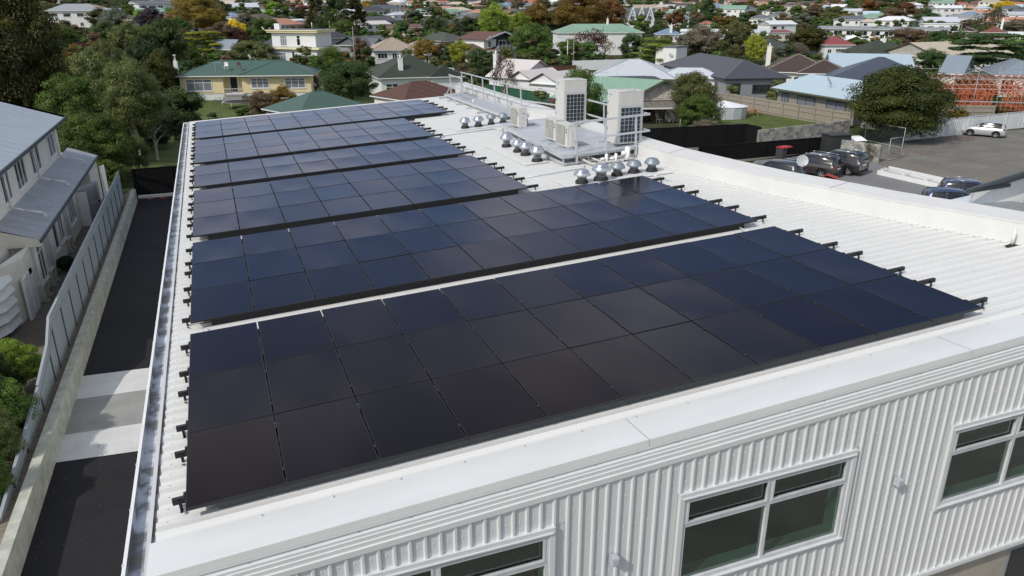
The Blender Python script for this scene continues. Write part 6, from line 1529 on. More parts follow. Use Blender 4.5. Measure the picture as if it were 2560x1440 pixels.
blockwall('block_wall', onz(2098, 392, 0)[:2], onz(2196, 407, 0)[:2], 1.5, 1.5, 'low pale block wall behind the grey off-roader', 7)
a = onz(2134, 352, 1.2)
mb = MB(); n = 9
P = [(-1.4 + 2.8 * k / n, 0) for k in range(n + 1)]
mb.add([(x, y, z) for y, z in ((0, 0), (.3, .3), (.8, .36), (1.2, 0)) for x in [p[0] * (1 - .25 * (z > .1)) for p in P]], [(j * (n + 1) + i, j * (n + 1) + i + 1, (j + 1) * (n + 1) + i + 1, (j + 1) * (n + 1) + i) for j in range(3) for i in range(n)], 0, True)
o = mb.build('boat_cover', M['pvc'], None, (a.x, a.y, 1.15), (0, 0, R(-10))); tag(o, 'white domed cover showing above the low block wall', 'cover')
# mesh gate panels
def mesh_panel(p0, p1, h, label):
    p0 = Vector((p0[0], p0[1], 0)); p1 = Vector((p1[0], p1[1], 0)); d = p1 - p0; L = d.length
    root = empty('mesh_panel', p0, math.atan2(d.y, d.x), label, 'fence', 'wire mesh panels')
    f = MB()
    for a, b in (((0, 0, .1), (0, 0, h)), ((L, 0, .1), (L, 0, h)), ((0, 0, h), (L, 0, h)), ((0, 0, .1), (L, 0, .1))): f.tube(a, b, .02, .02, 6)
    f.build('frame', M['galv'], root)
    m = MB(); k = 0
    while k * .12 < L: m.bar((k * .12, 0, .1), (k * .12, 0, h), .008); k += 1
    for j in range(int(h / .12)): m.bar((0, 0, .1 + j * .12), (L, 0, .1 + j * .12), .008)
    m.build('mesh', M['fencepost'], root)['kind'] = 'stuff'
mesh_panel(onz(2160, 352, 0)[:2], onz(2255, 372, 0)[:2], 1.9, 'wire mesh panel running back below the round tree')
mesh_panel(onz(2218, 402, 0)[:2], onz(2250, 397, 0)[:2], 1.9, 'wire mesh panel facing the asphalt yard, nearest one')
# white barrier between the yards
def barrier():
    a = onz(2192, 436, 0); b = onz(2440, 493, 0); d = b - a; L = d.length
    root = empty('white_barrier', (a.x, a.y, 0), math.atan2(d.y, d.x), 'low white timber barrier with two rails between the gravel and the asphalt yard', 'barrier')
    MB().box(0, L, .0, .15, .0, .34).build('base_board', M['white'], root)
    MB().box(0, L, 1.2, 1.32, .0, .55).build('back_board', M['white'], root)
    MB().box(0, L, .15, 1.2, .0, .12).build('trough', mat('trough_shadow_soil', '#4a463f', .95), root)
    for y, z in ((.35, .42), (.6, .5)): q = MB(); q.tube((0, y, z), (L, y, z), .025, .025, 6); q.build('rail', M['white'], root)
    for k in range(5): x = .3 + k * (L - .6) / 4; q = MB(); q.box(x, x + .14, -.02, .7, .0, .5); q.build('post', M['white'], root)
    mb = MB(); r = random.Random(2)
    for k in range(160): x = r.uniform(0, L); s = r.uniform(.05, .12); mb.add([(x + s * math.cos(t), 1.45 + r.gauss(0, .06) + s * math.sin(t), .03 + s * .4 * (i % 2)) for i, t in enumerate([0, 1.2, 2.4, 3.6, 4.8])], [(0, 1, 2, 3, 4)])
    mb.build('edge_rubble', mat('pale_rubble', '#a8a48f', .95, vary=.3), root)['kind'] = 'stuff'
barrier()
# white corrugated fence
ribfence('corrugated_fence', onz(2262, 352, 0)[:2], onz(2760, 297, 0)[:2], 1.75, mat('old_white_iron', '#ccd1d2', .6, vary=.12, scale=1.2, streak=(3, 3, .5)), 'long white corrugated iron fence behind the silver hatchback', pitch=3.2, rib=.3)
# timber paling fences
def paling(p0, p1, h, label, pitch=2.4):
    p0 = Vector((p0[0], p0[1], 0)); p1 = Vector((p1[0], p1[1], 0)); d = p1 - p0; L = d.length; n = max(1, round(L / pitch)); w = L / n
    root = empty('paling_fence', p0, math.atan2(d.y, d.x), label, 'fence', 'timber paling fences')
    me = []
    for v in range(3):
        mb = MB(); r = random.Random(v); x = 0.0
        while x < w - .02: mb.box(x + .004, min(x + .146, w), .05 + r.uniform(0, .01), .07, 0, h + r.uniform(-.02, .02)); x += .15
        me.append(mb)
    bu_ = []
    for i in range(n):
        if i < 3: o = me[i].build('paling_bay', M['wood'], root, (i * w, 0, 0)); bu_.append(o.data)
        else: o = link('paling_bay', bu_[i % 3], root, (i * w, 0, 0))
        for z in (.3, h * .55, h - .25): pass
        if i == 0: rl = MB(); [rl.box(0, w, 0, .05, z, z + .09) for z in (.25, h * .55, h - .25)]; ro = rl.build('rail', M['wood'], root)
        else: link('rail', ro.data, root, (i * w, 0, 0))
    pm = MB().box(-.06, .06, -.07, .05, 0, h + .02).build('post', M['wood'], root)
    for i in range(1, n + 1): link('post', pm.data, root, (i * w, 0, 0))
paling(onz(1786, 262, 0)[:2], onz(2122, 322, 0)[:2], 1.75, 'long timber paling fence sloping down behind the lawn to the round tree')
paling(onz(1812, 226, 0)[:2], onz(1985, 262, 0)[:2], 1.85, 'farther timber paling fence below the charcoal hip roof')
paling(onz(2322, 300, 0)[:2], onz(2480, 302, 0)[:2], 1.7, 'timber paling fence between the round tree and the orange frames')
# white panel fence across the street
def wfence():
    a, b = onz(1432, 178, 0), onz(1596, 172, 0); d = b - a; L = d.length; n = 6; w = L / n
    W_ = M['pvc']; root = empty('panel_fence', (a.x, a.y, 0), math.atan2(d.y, d.x), 'smooth white panel fence across the street from the light grey roof', 'fence')
    p = MB().box(.05, w - .05, 0, .06, .1, 2.0).build('fence_panel', W_, root)
    for i in range(1, n): link('fence_panel', p.data, root, (i * w, 0, 0))
    q = MB().box(-.07, .07, -.03, .11, 0, 2.1).build('fence_post', M['white'], root)
    for i in range(1, n + 1): link('fence_post', q.data, root, (i * w, 0, 0))
wfence()
ribfence('board_fence', ground(1352, 190)[:2], ground(1440, 188)[:2], 1.8, mat('red_brown_boards', '#5b3d33', .85, vary=.2), 'dark red-brown board fence left of the white panel fence', rib=.3)
ribfence('green_fence', ground(1215, 240)[:2], ground(1372, 268)[:2], 1.7, mat('green_iron', '#2f5a45', .6, vary=.1), 'dark green iron fence beyond the walkway handrail', rib=.3)
ribfence('olive_fence', ground(1150, 236)[:2], ground(1218, 246)[:2], 1.6, mat('olive_boards', '#6a6f4d', .8, vary=.15), 'olive board fence behind the far end of the walkway', rib=.3)

# ---- cars
GL = mat('car_glass', (.012, .015, .018), .14, vary=.1, spec=.8)
def car(p_front, p_rear, style, paint, label, dims=None, nm='parked_car', cat='car'):
    """p_front/p_rear: ground points under the nose and the tail"""
    f = Vector(p_front); b = Vector(p_rear); d = (f - b); an = math.atan2(d.y, d.x); mid = (f + b) / 2
    Lc, Wc, Hc = dims or (4.4, 1.78, 1.6)
    root = empty(nm, (mid.x, mid.y, 0), an, label, cat, 'cars parked in the yards')
    # stations: x (rear -> front), z bottom, z belt, z roof, half width low, half width roof
    h = Hc; L2 = Lc / 2
    ST = {'hatch': [(-1, .42, .78, .80, .86, .60), (-.97, .25, .86, .95, .93, .68), (-.90, .22, .90, 1.30, .96, .68), (-.80, .20, .92, .97 * h, .98, .72), (-.35, .19, .93, h, 1, .76), (.05, .19, .92, .985 * h, 1, .76), (.22, .19, .92, .88 * h, 1, .74), (.42, .19, .92, .96, .99, .72), (.72, .2, .84, .87, .97, .7), (.92, .24, .68, .72, .9, .62), (1, .36, .52, .54, .74, .5)],
          'suv': [(-1, .45, .85, .87, .88, .66), (-.975, .28, .98, 1.05, .94, .72), (-.93, .24, 1.02, 1.35, .97, .74), (-.87, .24, 1.03, .96 * h, .98, .76), (-.4, .23, 1.03, h, 1, .80), (.0, .23, 1.02, .99 * h, 1, .80), (.14, .23, 1.02, .92 * h, 1, .78), (.40, .23, 1.02, 1.06, .99, .76), (.75, .24, .96, .99, .97, .74), (.94, .28, .8, .84, .92, .66), (1, .4, .62, .64, .78, .55)],
          'box': [(-1, .5, .95, .97, .92, .78), (-.98, .34, 1.08, 1.2, .96, .80), (-.95, .3, 1.1, 1.5, .98, .80), (-.90, .3, 1.1, .975 * h, .99, .82), (-.4, .3, 1.1, h, 1, .84), (.1, .3, 1.1, .99 * h, 1, .84), (.2, .3, 1.1, .94 * h, 1, .82), (.38, .3, 1.1, 1.16, .99, .80), (.78, .3, 1.05, 1.08, .98, .78), (.95, .34, .92, .94, .95, .72), (1, .45, .7, .72, .85, .62)]}[style]
    hw = Wc / 2; mb = MB(); rows = []
    for (x, zb, zs, zr, wl, wr) in ST:
        X = x * L2; wl *= hw; wr *= hw
        pr = [(wl * .9, zb), (wl * .99, zb + .12), (wl, (zb + zs) / 2 + .05), (wl * .965, zs), (wl * .93, zs + .02), ((wl * .93 + wr) / 2 + .01, (zs + zr) / 2 + .03), (wr, zr - .05), (wr * .88, zr), (0, zr + .03)]
        rows.append([(X, -y, z) for y, z in pr] + [(X, y, z) for y, z in pr[:-1]][::-1])
    n = len(rows[0]); vs = [v for r_ in rows for v in r_]; F = []; MI = []
    for i in range(len(rows) - 1):
        zr0, zr1 = ST[i][3], ST[i + 1][3]; zs0 = ST[i][2]
        cab = (zr0 > zs0 + .3 and zr1 > ST[i + 1][2] + .3)
        slope = (zr0 > zs0 + .3) != (zr1 > ST[i + 1][2] + .3)
        for j in range(n - 1):
            F.append((i * n + j, (i + 1) * n + j, (i + 1) * n + j + 1, i * n + j + 1))
            side = j in (4, 5) or j in (n - 6, n - 7); 
            g = cab and side and not (abs(ST[i][0] - ST[i + 1][0]) < .12)
            if slope and j in (6, 7, 8, 9): g = True
            if cab and i <= 2 and j in (6, 7, 8, 9) and abs(zr0 - zr1) > .2: g = True
            if slope and side: g = False
            MI.append(1 if g else 0)
    o = len(mb.v); mb.v += vs; mb.f += [list(f) for f in F]; mb.mi += MI; mb.smooth += [True] * len(F)
    mb.f += [list(range(n))[::-1], [(len(rows) - 1) * n + k for k in range(n)]]; mb.mi += [0, 0]; mb.smooth += [False, False]
    # underside
    for i in range(len(rows) - 1): mb.f.append([i * n, (i + 1) * n, (i + 1) * n + n - 1, i * n + n - 1][::-1]); mb.mi.append(0); mb.smooth.append(False)
    mb.build('body', [paint, GL], root)
    # roof pillars
    pl = MB()
    for s in (-1, 1):
        for x in (-.42, -.02): pl.bar((x * L2, s * hw * .935, ST[4][2] + .02), (x * L2 + .03, s * hw * ST[4][5] * 1.0, h - .06), .06, .03)
    pl.build('pillars', paint, root)
    wr_ = .33 if style == 'hatch' else .37
    ms = None
    for sx_ in (-.60, .60):
        for s in (-1, 1):
            if ms is None:
                t = MB(); prof = [(wr_ * .62, -.1), (wr_ * .97, -.1), (wr_, -.06), (wr_, .06), (wr_ * .97, .1), (wr_ * .62, .1)]
                N = 20
                for (r0, y0), (r1, y1) in zip(prof[:-1], prof[1:]):
                    for k in range(N):
                        a0, a1 = 2 * math.pi * k / N, 2 * math.pi * (k + 1) / N
                        t.add([(r0 * math.cos(a0), y0, r0 * math.sin(a0)), (r0 * math.cos(a1), y0, r0 * math.sin(a1)), (r1 * math.cos(a1), y1, r1 * math.sin(a1)), (r1 * math.cos(a0), y1, r1 * math.sin(a0))], [(0, 1, 2, 3)], 0, True)
                q = MB(); N = 20
                for yy in (-.09, .09):
                    q.add([(wr_ * .62 * math.cos(2 * math.pi * k / N), yy * .6, wr_ * .62 * math.sin(2 * math.pi * k / N)) for k in range(N)], [tuple(range(N))])
                    for k in range(5):
                        a0 = 2 * math.pi * k / 5; q.bar((0, yy, 0), (wr_ * .62 * math.cos(a0), yy, wr_ * .62 * math.sin(a0)), .05, .05)
                ms = (t, q)
                w0 = empty('wheel', (0, 0, 0)); w0.parent = root; w0.location = (sx_ * L2, s * (hw - .1), wr_)
                to = t.build('tyre', M['rubber'], w0); qo = q.build('rim', RIM, w0)
            else:
                w1 = empty('wheel', (0, 0, 0)); w1.parent = root; w1.location = (sx_ * L2, s * (hw - .1), wr_); link('tyre', to.data, w1); link('rim', qo.data, w1)
            ar = MB(); N = 12
            for k in range(N):
                a0, a1 = math.pi * k / N, math.pi * (k + 1) / N; R0 = wr_ + .07; y = s * (hw + .004)
                ar.add([(sx_ * L2, y, wr_ - .02), (sx_ * L2 + R0 * math.cos(a0), y, wr_ + R0 * math.sin(a0)), (sx_ * L2 + R0 * math.cos(a1), y, wr_ + R0 * math.sin(a1))], [(0, 1, 2), (2, 1, 0)])
            ar.build('wheel_arch', M['rubber'], root)
    for s in (-1, 1):
        tl = MB(); tl.box(-L2 * .985, -L2 * .90, s * hw * .62 if s > 0 else -hw * .93, s * hw * .93 if s > 0 else -hw * .62, ST[0][2] - .06, ST[0][2] + .14); tl.build('tail_light', mat('tail_light_red', (.25, .01, .012), .2), root)
        hl = MB(); hl.box(L2 * .84, L2 * .95, s * hw * .5 if s > 0 else -hw * .86, s * hw * .86 if s > 0 else -hw * .5, ST[-2][2] - .08, ST[-2][2] + .03); hl.build('headlight', M['pvc'], root)
        if style != 'hatch': rr = MB(); rr.path([(-.8 * L2, s * hw * .7, h - .02), (-.7 * L2, s * hw * .72, h + .05), (.0, s * hw * .72, h + .05), (.08 * L2, s * hw * .7, h - .02)], .022, 5); rr.build('roof_rail', M['alu'], root)
        mr = MB(); mr.box(.20 * L2, .27 * L2, s * hw * .98 if s > 0 else -hw * 1.12, s * hw * 1.12 if s > 0 else -hw * .98, ST[4][2], ST[4][2] + .14); mr.build('mirror', paint, root)
    pt = MB(); pt.box(-L2 * 1.004, -L2 * .99, -.26, .26, ST[0][2] - .16, ST[0][2] - .05); pt.build('number_plate', M['pvc'], root)
    bp = MB(); bp.box(-L2 * 1.01, -L2 * .93, -hw * .82, hw * .82, .28, .46); bp.build('bumper', M['rubber'] if style != 'hatch' else paint, root)
    return root
RIM = mat('alloy_rim', '#a9adb2', .35, metal=.6)
def paintm(n, c, r=.28): return mat('car_paint_' + n, c, r, metal=.3, vary=.02, coat=.7)
sil = paintm('silver', '#b9bcc0'); drk = paintm('graphite', (.035, .034, .037)); brn = paintm('bronze_grey', (.06, .052, .05)); gun = paintm('gunmetal', (.055, .06, .07)); blu = paintm('slate_blue', (.05, .075, .15))
def axis_car(cx, cy, ang, L): d = Vector((math.cos(ang), math.sin(ang), 0)) * L / 2; c = Vector((cx, cy, 0)); return c + d, c - d
# axis from rear to front
f, b_ = axis_car(73.6, 46.9, R(122), 3.75); car(f, b_, 'hatch', sil, 'silver hatchback parked along the white corrugated fence', (3.75, 1.69, 1.52))
f, b_ = axis_car(47.0, 38.7, R(110), 4.25); car(f, b_, 'box', drk, 'dark grey boxy off-roader, rightmost of the three cars behind the parapet', (4.25, 1.82, 1.75))
f, b_ = axis_car(44.3, 38.9, R(112), 4.8); car(f, b_, 'suv', brn, 'bronze-grey estate with roof rails, middle of the three cars behind the parapet', (4.8, 1.86, 1.68))
q_ = onz(1938, 408, 1.2); f, b_ = axis_car(q_.x, q_.y, R(112), 4.5); car(f, b_, 'hatch', gun, 'dark grey hatchback, leftmost of the three cars behind the parapet', (4.5, 1.77, 1.5))
q_ = onz(2398, 481, 1.3); f, b_ = axis_car(q_.x, q_.y, R(-35), 4.3); car(f, b_, 'hatch', blu, 'slate-blue car half hidden behind the right parapet', (4.3, 1.75, 1.5))
q_ = onz(2440, 466, 1.2); f, b_ = axis_car(q_.x, q_.y, R(-40), 4.3); car(f, b_, 'suv', blu, 'blue car glimpsed at the end of the white barrier under the dark roof', (4.3, 1.75, 1.6))
p = ground(1112, 190); f, b_ = axis_car(p.x, p.y, R(150), 4.3); car(f, b_, 'hatch', paintm('white', '#d8dadc'), 'white car parked behind the dark green tiled roof', (4.3, 1.75, 1.5))
p = ground(784, 166); f, b_ = axis_car(p.x, p.y, R(20), 4.2); car(f, b_, 'hatch', blu, 'blue car before the white flat-roofed house', (4.0, 1.7, 1.5))
# satellite dish near the parked cars and a red frame
o = sat(None, 0, 0, 0, .42, 0); o.parent = None; q_ = onz(2005, 402, 2.2); o.location = q_; o.rotation_euler = (R(72), 0, R(-28)); tag(o, 'round grey satellite dish showing above the curved parapet', 'satellite dish')
mb = MB(); mb.bar((0, 0, 0), (.7, -.4, -.25), .1, .16); mb.bar((0, 0, 0), (-.5, -.15, -.1), .05, .1); q_ = onz(2068, 436, .9)
o = mb.build('red_beam', mat('faded_red_paint', '#a8483f', .7), None, q_); tag(o, 'faded red ridge end poking up behind the parapet near the cars', 'roof edge')
for i, (x_, y_) in enumerate(((1950, 368),)):
    q_ = onz(x_ + 5, y_, 1.05); q = MB(); q.box(-.29, .29, -.35, .35, -1.0, -.05); o = q.build('wheelie_bin', mat('bin_body', '#3b3d3f', .6), None, q_, (0, 0, .2)); tag(o, 'wheelie bin with a bright red lid before the block wall', 'bin')
    MB().box(-.32, .9, -.4, .38, -.05, .04).build('lid', M['red'], o)
# garden room: covered spa, picnic table, clothes line
def tent():
    c = onz(1806, 293, 0); root = empty('covered_pool', (c.x, c.y, 0), R(-28), 'white covered round garden pool beside the picnic table', 'pool')
    q = MB(); n = 16; r = 2.7
    for k in range(n):
        a0, a1 = 2 * math.pi * k / n, 2 * math.pi * (k + .97) / n; q.add([(r * math.cos(a0), r * .8 * math.sin(a0), 0), (r * math.cos(a1), r * .8 * math.sin(a1), 0), (r * 1.02 * math.cos(a1), r * .82 * math.sin(a1), 1.35), (r * 1.02 * math.cos(a0), r * .82 * math.sin(a0), 1.35)], [(0, 1, 2, 3)])
    q.build('side', mat('grey_white_canvas', '#b9bfc6', .7, vary=.15, scale=3, streak=(5, 5, .4)), root)
    q = MB(); q.add([(0, 0, 1.95)] + [(r * 1.04 * math.cos(2 * math.pi * k / n), r * .84 * math.sin(2 * math.pi * k / n), 1.36) for k in range(n)], [(0, 1 + k, 1 + (k + 1) % n) for k in range(n)]); q.build('cover', M['pvc'], root)
tent()
def picnic():
    c = onz(1878, 288, 0); root = empty('picnic_table', (c.x, c.y, 0), R(-20), 'brown timber picnic table on the lawn beside the white covered pool', 'picnic table'); m = mat('orange_brown_timber', '#a8714f', .8, vary=.2)
    for k in range(5): MB().box(-.9, .9, -.37 + k * .15, -.24 + k * .15, .72, .76).build('tabletop_plank', m, root)
    for s in (-1, 1):
        for k in range(2): MB().box(-.9, .9, s * .62 + k * .14 - .07, s * .62 + k * .14 + .06, .42, .46).build('seat_plank', m, root)
    for x in (-.6, .6):
        q = MB(); q.bar((x, -.3, .72), (x, -.75, 0), .09, .05); q.bar((x, .3, .72), (x, .75, 0), .09, .05); q.bar((x, -.75, .4), (x, .75, .4), .05, .09); q.build('leg_frame', m, root)
picnic()
def laundry():
    c = onz(1720, 338, 0); root = empty('washing_line', (c.x, c.y, 0), R(10), 'washing hanging on a line behind the black fence', 'washing line')
    q = MB(); q.tube((-1.2, 0, 0), (-1.2, 0, 1.9), .03, .03, 6); q.tube((1.2, 0, 0), (1.2, 0, 1.9), .03, .03, 6); q.tube((-1.2, 0, 1.85), (1.2, 0, 1.85), .008, .008, 4); q.build('line', M['galv'], root)
    for k, c_ in enumerate(('#8fa2c4', '#c9ced6', '#b06a6a', '#d8d4cc', '#5a6c8c')):
        q = MB(); x = -1.0 + k * .42; q.add([(x, 0, 1.85), (x + .36, 0, 1.85), (x + .34, .05, 1.0 + .1 * (k % 2)), (x + .02, .03, 1.05)], [(0, 1, 2, 3), (3, 2, 1, 0)]); q.build('cloth', mat('cloth_%d' % k, c_, .9), root)
laundry()
mb = MB(); mb.bar((0, 0, 0), (0, 0, 1.3), .06); mb.bar((1.5, 0, 0), (1.5, 0, 1.3), .06); mb.bar((0, 0, 1.3), (1.5, 0, 1.3), .06)
o = mb.build('trellis_frame', M['wood_dark'], None, onz(1835, 266, 0)); tag(o, 'empty brown frame standing before the paling fence', 'frame')
# orange framing and scaffold
def frames():
    a = onz(2330, 288, 0); b = onz(2620, 296, 0); d = b - a; an = math.atan2(d.y, d.x)
    root = empty('timber_frame_building', (a.x, a.y, 0), an, 'unfinished building of bright orange timber framing behind the white fence', 'building site'); T = M['orange_timber']
    L, D, h = 20.0, 13.0, 2.6
    for (x0, y0, x1, y1) in ((0, 0, L, 0), (0, D, L, D), (0, 0, 0, D), (L, 0, L, D), (0, D * .5, L, D * .5), (L * .3, 0, L * .3, D), (L * .6, 0, L * .6, D)):
        q = MB(); n = int(math.hypot(x1 - x0, y1 - y0) / .55)
        for k in range(n + 1): x = x0 + (x1 - x0) * k / n; y = y0 + (y1 - y0) * k / n; q.box(x - .025, x + .025, y - .05, y + .05, .1, h)
        for z in (.1, 1.3, h): q.bar((x0, y0, z), (x1, y1, z), .09, .06)
        q.bar((x0 + (x1 - x0) * .1, y0 + (y1 - y0) * .1, .1), (x0 + (x1 - x0) * .28, y0 + (y1 - y0) * .28, h), .05, .08); q.build('wall_frame', T, root)
    for k in range(24):
        x = .4 + k * (L - .8) / 23; q = MB(); q.bar((x, -.3, h + .05), (x, D / 2, h + 1.7), .05, .1); q.bar((x, D + .3, h + .05), (x, D / 2, h + 1.7), .05, .1); q.bar((x, -.3, h + .08), (x, D + .3, h + .08), .05, .09)
        q.bar((x, D * .25, h + .05), (x, D * .25, h + .9), .04); q.bar((x, D * .75, h + .05), (x, D * .75, h + .9), .04); q.build('roof_truss', T, root)
    sc = empty('scaffold', (a.x, a.y, 0), an, 'grey steel scaffold wrapped round the orange timber framing', 'scaffold'); m = M['scaf']
    for (x0, y0, x1, y1) in ((-1.2, -1.4, L + 1, -1.4), (-1.2, D + 1.2, L + 1, D + 1.2), (-1.2, -1.4, -1.2, D + 1.2)):
        n = int(math.hypot(x1 - x0, y1 - y0) / 2.3)
        for k in range(n + 1): x = x0 + (x1 - x0) * k / n; y = y0 + (y1 - y0) * k / n; q = MB(); q.tube((x, y, 0), (x, y, 4.9), .035, .035, 6); q.build('standard', m, sc)
        for z in (1.9, 3.3, 3.8, 4.4): q = MB(); q.tube((x0, y0, z), (x1, y1, z), .03, .03, 6); q.build('ledger', m, sc)
        q = MB(); q.bar((x0, y0 + .2, 1.85), (x1, y1 + .2, 1.85), .5, .06); q.build('walk_plank', m, sc)
frames()
# white canopies near the red roof
def canopies():
    for i, (x0, x1, y, lab) in enumerate(((2120, 2172, 103, 'left white fabric canopy beside the red roof'), (2172, 2228, 108, 'right white fabric canopy beside the red roof'))):
        p = ground(x0, y, 2.4); q = ground(x1, y - 2, 2.4); d = q - p; L = math.hypot(d.x, d.y); root = empty('fabric_canopy', (p.x, p.y, terrain(p.x, p.y)), math.atan2(d.y, d.x), lab, 'canopy', 'white canopies')
        m = MB(); m.add([(0, 0, 2.3), (L, 0, 2.3), (L - 1, 5, 3.9), (L * .55, 5.5, 3.0), (.8, 5, 4.0), (0, 9, 2.4), (L, 9, 2.4)], [(0, 1, 3, 4), (1, 2, 3), (4, 3, 2, 6, 5)]); m.build('fabric', M['pvc'], root)
        for x in (.1, L - .1): k = MB(); k.tube((x, .1, 0), (x, .1, 2.4), .06, .06, 6); k.build('pole', M['galv'], root)
canopies()

# ================================================================== POLES
def pole(cx, yt, yb, label, arm=None, wood=True, lamp=False, cross=True, wires=False):
    p = ground(cx, yb); H = zat(cx, yt, p) - p.z; root = empty('street_lamp' if lamp else 'power_pole', p, rnd.uniform(-.3, .3), label, 'street lamp' if lamp else 'power pole', 'street lamps' if lamp else 'power poles')
    k = (p - CAM).length / 900; r = max(.11, .07 + k * .05)
    MB().tube((0, 0, -.3), (0, 0, H), r * 1.15, r * .75, 8).build('shaft', M['postwood'] if wood else M['galv'], root)
    if lamp: q = MB(); q.path([(0, 0, H), (-.6, 0, H + .35), (-1.8, 0, H + .6)], .06, 6); q.build('arm', M['galv'], root); MB().box(-2.5, -1.7, -.14, .14, H + .52, H + .66).build('lantern', M['galv'], root)
    elif cross: MB().box(-1.1, 1.1, -.06, .06, H - .5, H - .36).build('crossarm', M['wood_dark'], root)
for (cx, yt, yb, lab) in ((828, 50, 116, 'wooden power pole right of the white flat-roofed house'), (889, 66, 178, 'tall wooden power pole standing among the green trees'), (878, 66, 90, 'short pale post beside the tall pole'), (1433, 80, 168, 'tall power pole left of the big green-roofed house'),
                          (1860, 72, 158, 'pale power pole behind the charcoal roof'), (2180, 65, 114, 'power pole by the white canopies'), (2063, 60, 104, 'power pole beside the red roof'), (2395, 55, 112, 'pale power pole before the red-brown gable'), (745, 25, 50, 'far power pole above the terracotta roof'),
                          (1017, 38, 75, 'thin far pole between the dark roofs'), (1172, 0, 22, 'far pole above the beige roof at the top edge'), (695, 20, 38, 'far pole left of the conifers')):
    pole(cx, yt, yb, lab)
for (cx, yt, yb, lab) in ((1418, 100, 168, 'street lamp just left of the tall pole before the green-roofed house'), (1892, 92, 165, 'street lamp right of the pale pole behind the charcoal roof'), (2306, 72, 122, 'curved grey street lamp above the dark green tiled roof')):
    pole(cx, yt, yb, lab, lamp=True, wood=False)
for (cx, y, lab, hh_) in ((1500, 225, 'roof aerial on the pale green cottage roof', 2.2), (1542, 185, 'roof aerial on the wide light grey hip roof', 1.6)):
    q = onz(cx, y + 12, 4.4); mb = MB(); mb.tube((0, 0, -.6), (0, 0, hh_), .025, .025, 5); mb.bar((-.8, 0, hh_ - .1), (.8, 0, hh_ - .1), .03)
    for k in range(6): mb.bar((-.7 + k * .28, -.35, hh_ - .1), (-.7 + k * .28, .35, hh_ - .1), .02)
    o = mb.build('aerial', M['galv'], None, q); tag(o, lab, 'aerial')

# ================================================================== TREES
G1 = None
T_ = tree
# tall mass at the left
T_(170, -70, 345, 255, 'darkolive', 'towering dark olive conifer filling the upper left corner', 'round', 'near', base=(-13.5, 66), cz=.18)
T_(60, 30, 300, 150, 'grey', 'grey-green tree behind the towering conifer at the left edge', 'round', 'near')
T_(90, 105, 380, 230, 'olive', 'broad olive tree below the towering conifer at the left edge', 'round', 'near', cz=.1)
T_(40, 205, 400, 130, 'orangeolive', 'yellowish olive bush above the blue-grey roof at the left edge', bush=True)
T_(205, 178, 420, 170, 'green', 'mid green tree right of the broad olive tree', 'round', 'near', cz=.1)
T_(250, 275, 455, 190, 'green', 'leafy green tree reaching down to the grey panel fence', 'round', 'near', cz=.02)
T_(355, 140, 415, 165, 'olive', 'airy olive tree with pale dead branches behind the black fence', 'round', 'near', cz=.22, pale=True)
T_(395, 200, 400, 110, 'bare_' if 0 else 'greybrown', 'bare pale-branched tree behind the black lane fence', 'bare', pale=True)
T_(455, 215, 335, 130, 'darkgreen', 'dense dark bush just beyond the left end of the arrays', 'round', bush=True)
T_(285, 395, 470, 75, 'green', 'rounded bright green shrub at the end of the grey panel fence', bush=True)
T_(430, 42, 190, 110, 'darkgreen', 'round dark green tree left of the yellow-green one')
T_(340, 52, 195, 100, 'olive', 'drooping olive tree left of the round dark green tree')
T_(383, 14, 92, 72, 'purpleblack', 'purple-black leaved tree near the top edge')
T_(495, -14, 100, 150, 'orangeolive', 'wide orange-olive tree at the top edge right of the purple-black tree')
T_(515, 78, 160, 112, 'yellowgreen', 'layered yellow-green tree behind the yellow house chimney', 'flat', 'mid')
T_(590, 45, 108, 62, 'yellow', 'bright yellow autumn bush left of the dark red one', bush=True)
T_(602, 74, 124, 62, 'darkred', 'dark red shrub below the yellow autumn bush', bush=True)
T_(628, 100, 165, 120, 'olive', 'olive tree behind the yellow house roof')
T_(560, 52, 122, 90, 'brown', 'brown-grey bush above the yellow-green tree', bush=True)
T_(300, 18, 108, 90, 'grey', 'grey-green tree right of the towering conifer top')
T_(668, 40, 112, 80, 'green', 'green tree left of the white flat-roofed house')
T_(355, 22, 70, 40, 'bright', 'bright green tree beside the purple-black tree')
T_(745, 60, 84, 45, 'brown', 'brown bush behind the white flat-roofed house', bush=True)
T_(150, 60, 130, 90, 'green'); T_(275, 95, 215, 90, 'olive'); T_(310, 130, 260, 80, 'darkgreen'); T_(370, 90, 240, 80, 'dark'); T_(410, 120, 255, 90, 'darkolive'); T_(465, 70, 150, 60, 'brown'); T_(480, 110, 180, 60, 'green')
T_(455, 40, 110, 60, 'darkgreen'); T_(540, 20, 70, 60, 'darkgreen'); T_(620, 30, 80, 50, 'grey'); T_(270, 50, 120, 70, 'darkgreen'); T_(380, 60, 120, 60, 'green'); T_(640, 60, 110, 50, 'green'); T_(470, 150, 210, 50, 'darkgreen'); T_(430, 165, 250, 70, 'green'); T_(330, 200, 330, 90, 'darkgreen'); T_(300, 250, 400, 110, 'dark'); T_(385, 255, 335, 100, 'darkgreen')
T_(120, 240, 400, 150, 'darkgreen'); T_(325, 290, 405, 110, 'darkgreen', bush=True); T_(390, 305, 372, 95, 'dark', bush=True); T_(350, 335, 428, 60, 'olive', bush=True); T_(440, 270, 350, 80, 'dark', bush=True); T_(250, 120, 300, 120, 'olive'); T_(190, 230, 380, 130, 'green'); T_(325, 10, 60, 50, 'green'); T_(255, 20, 80, 70, 'darkolive'); T_(560, 125, 165, 60, 'darkgreen')
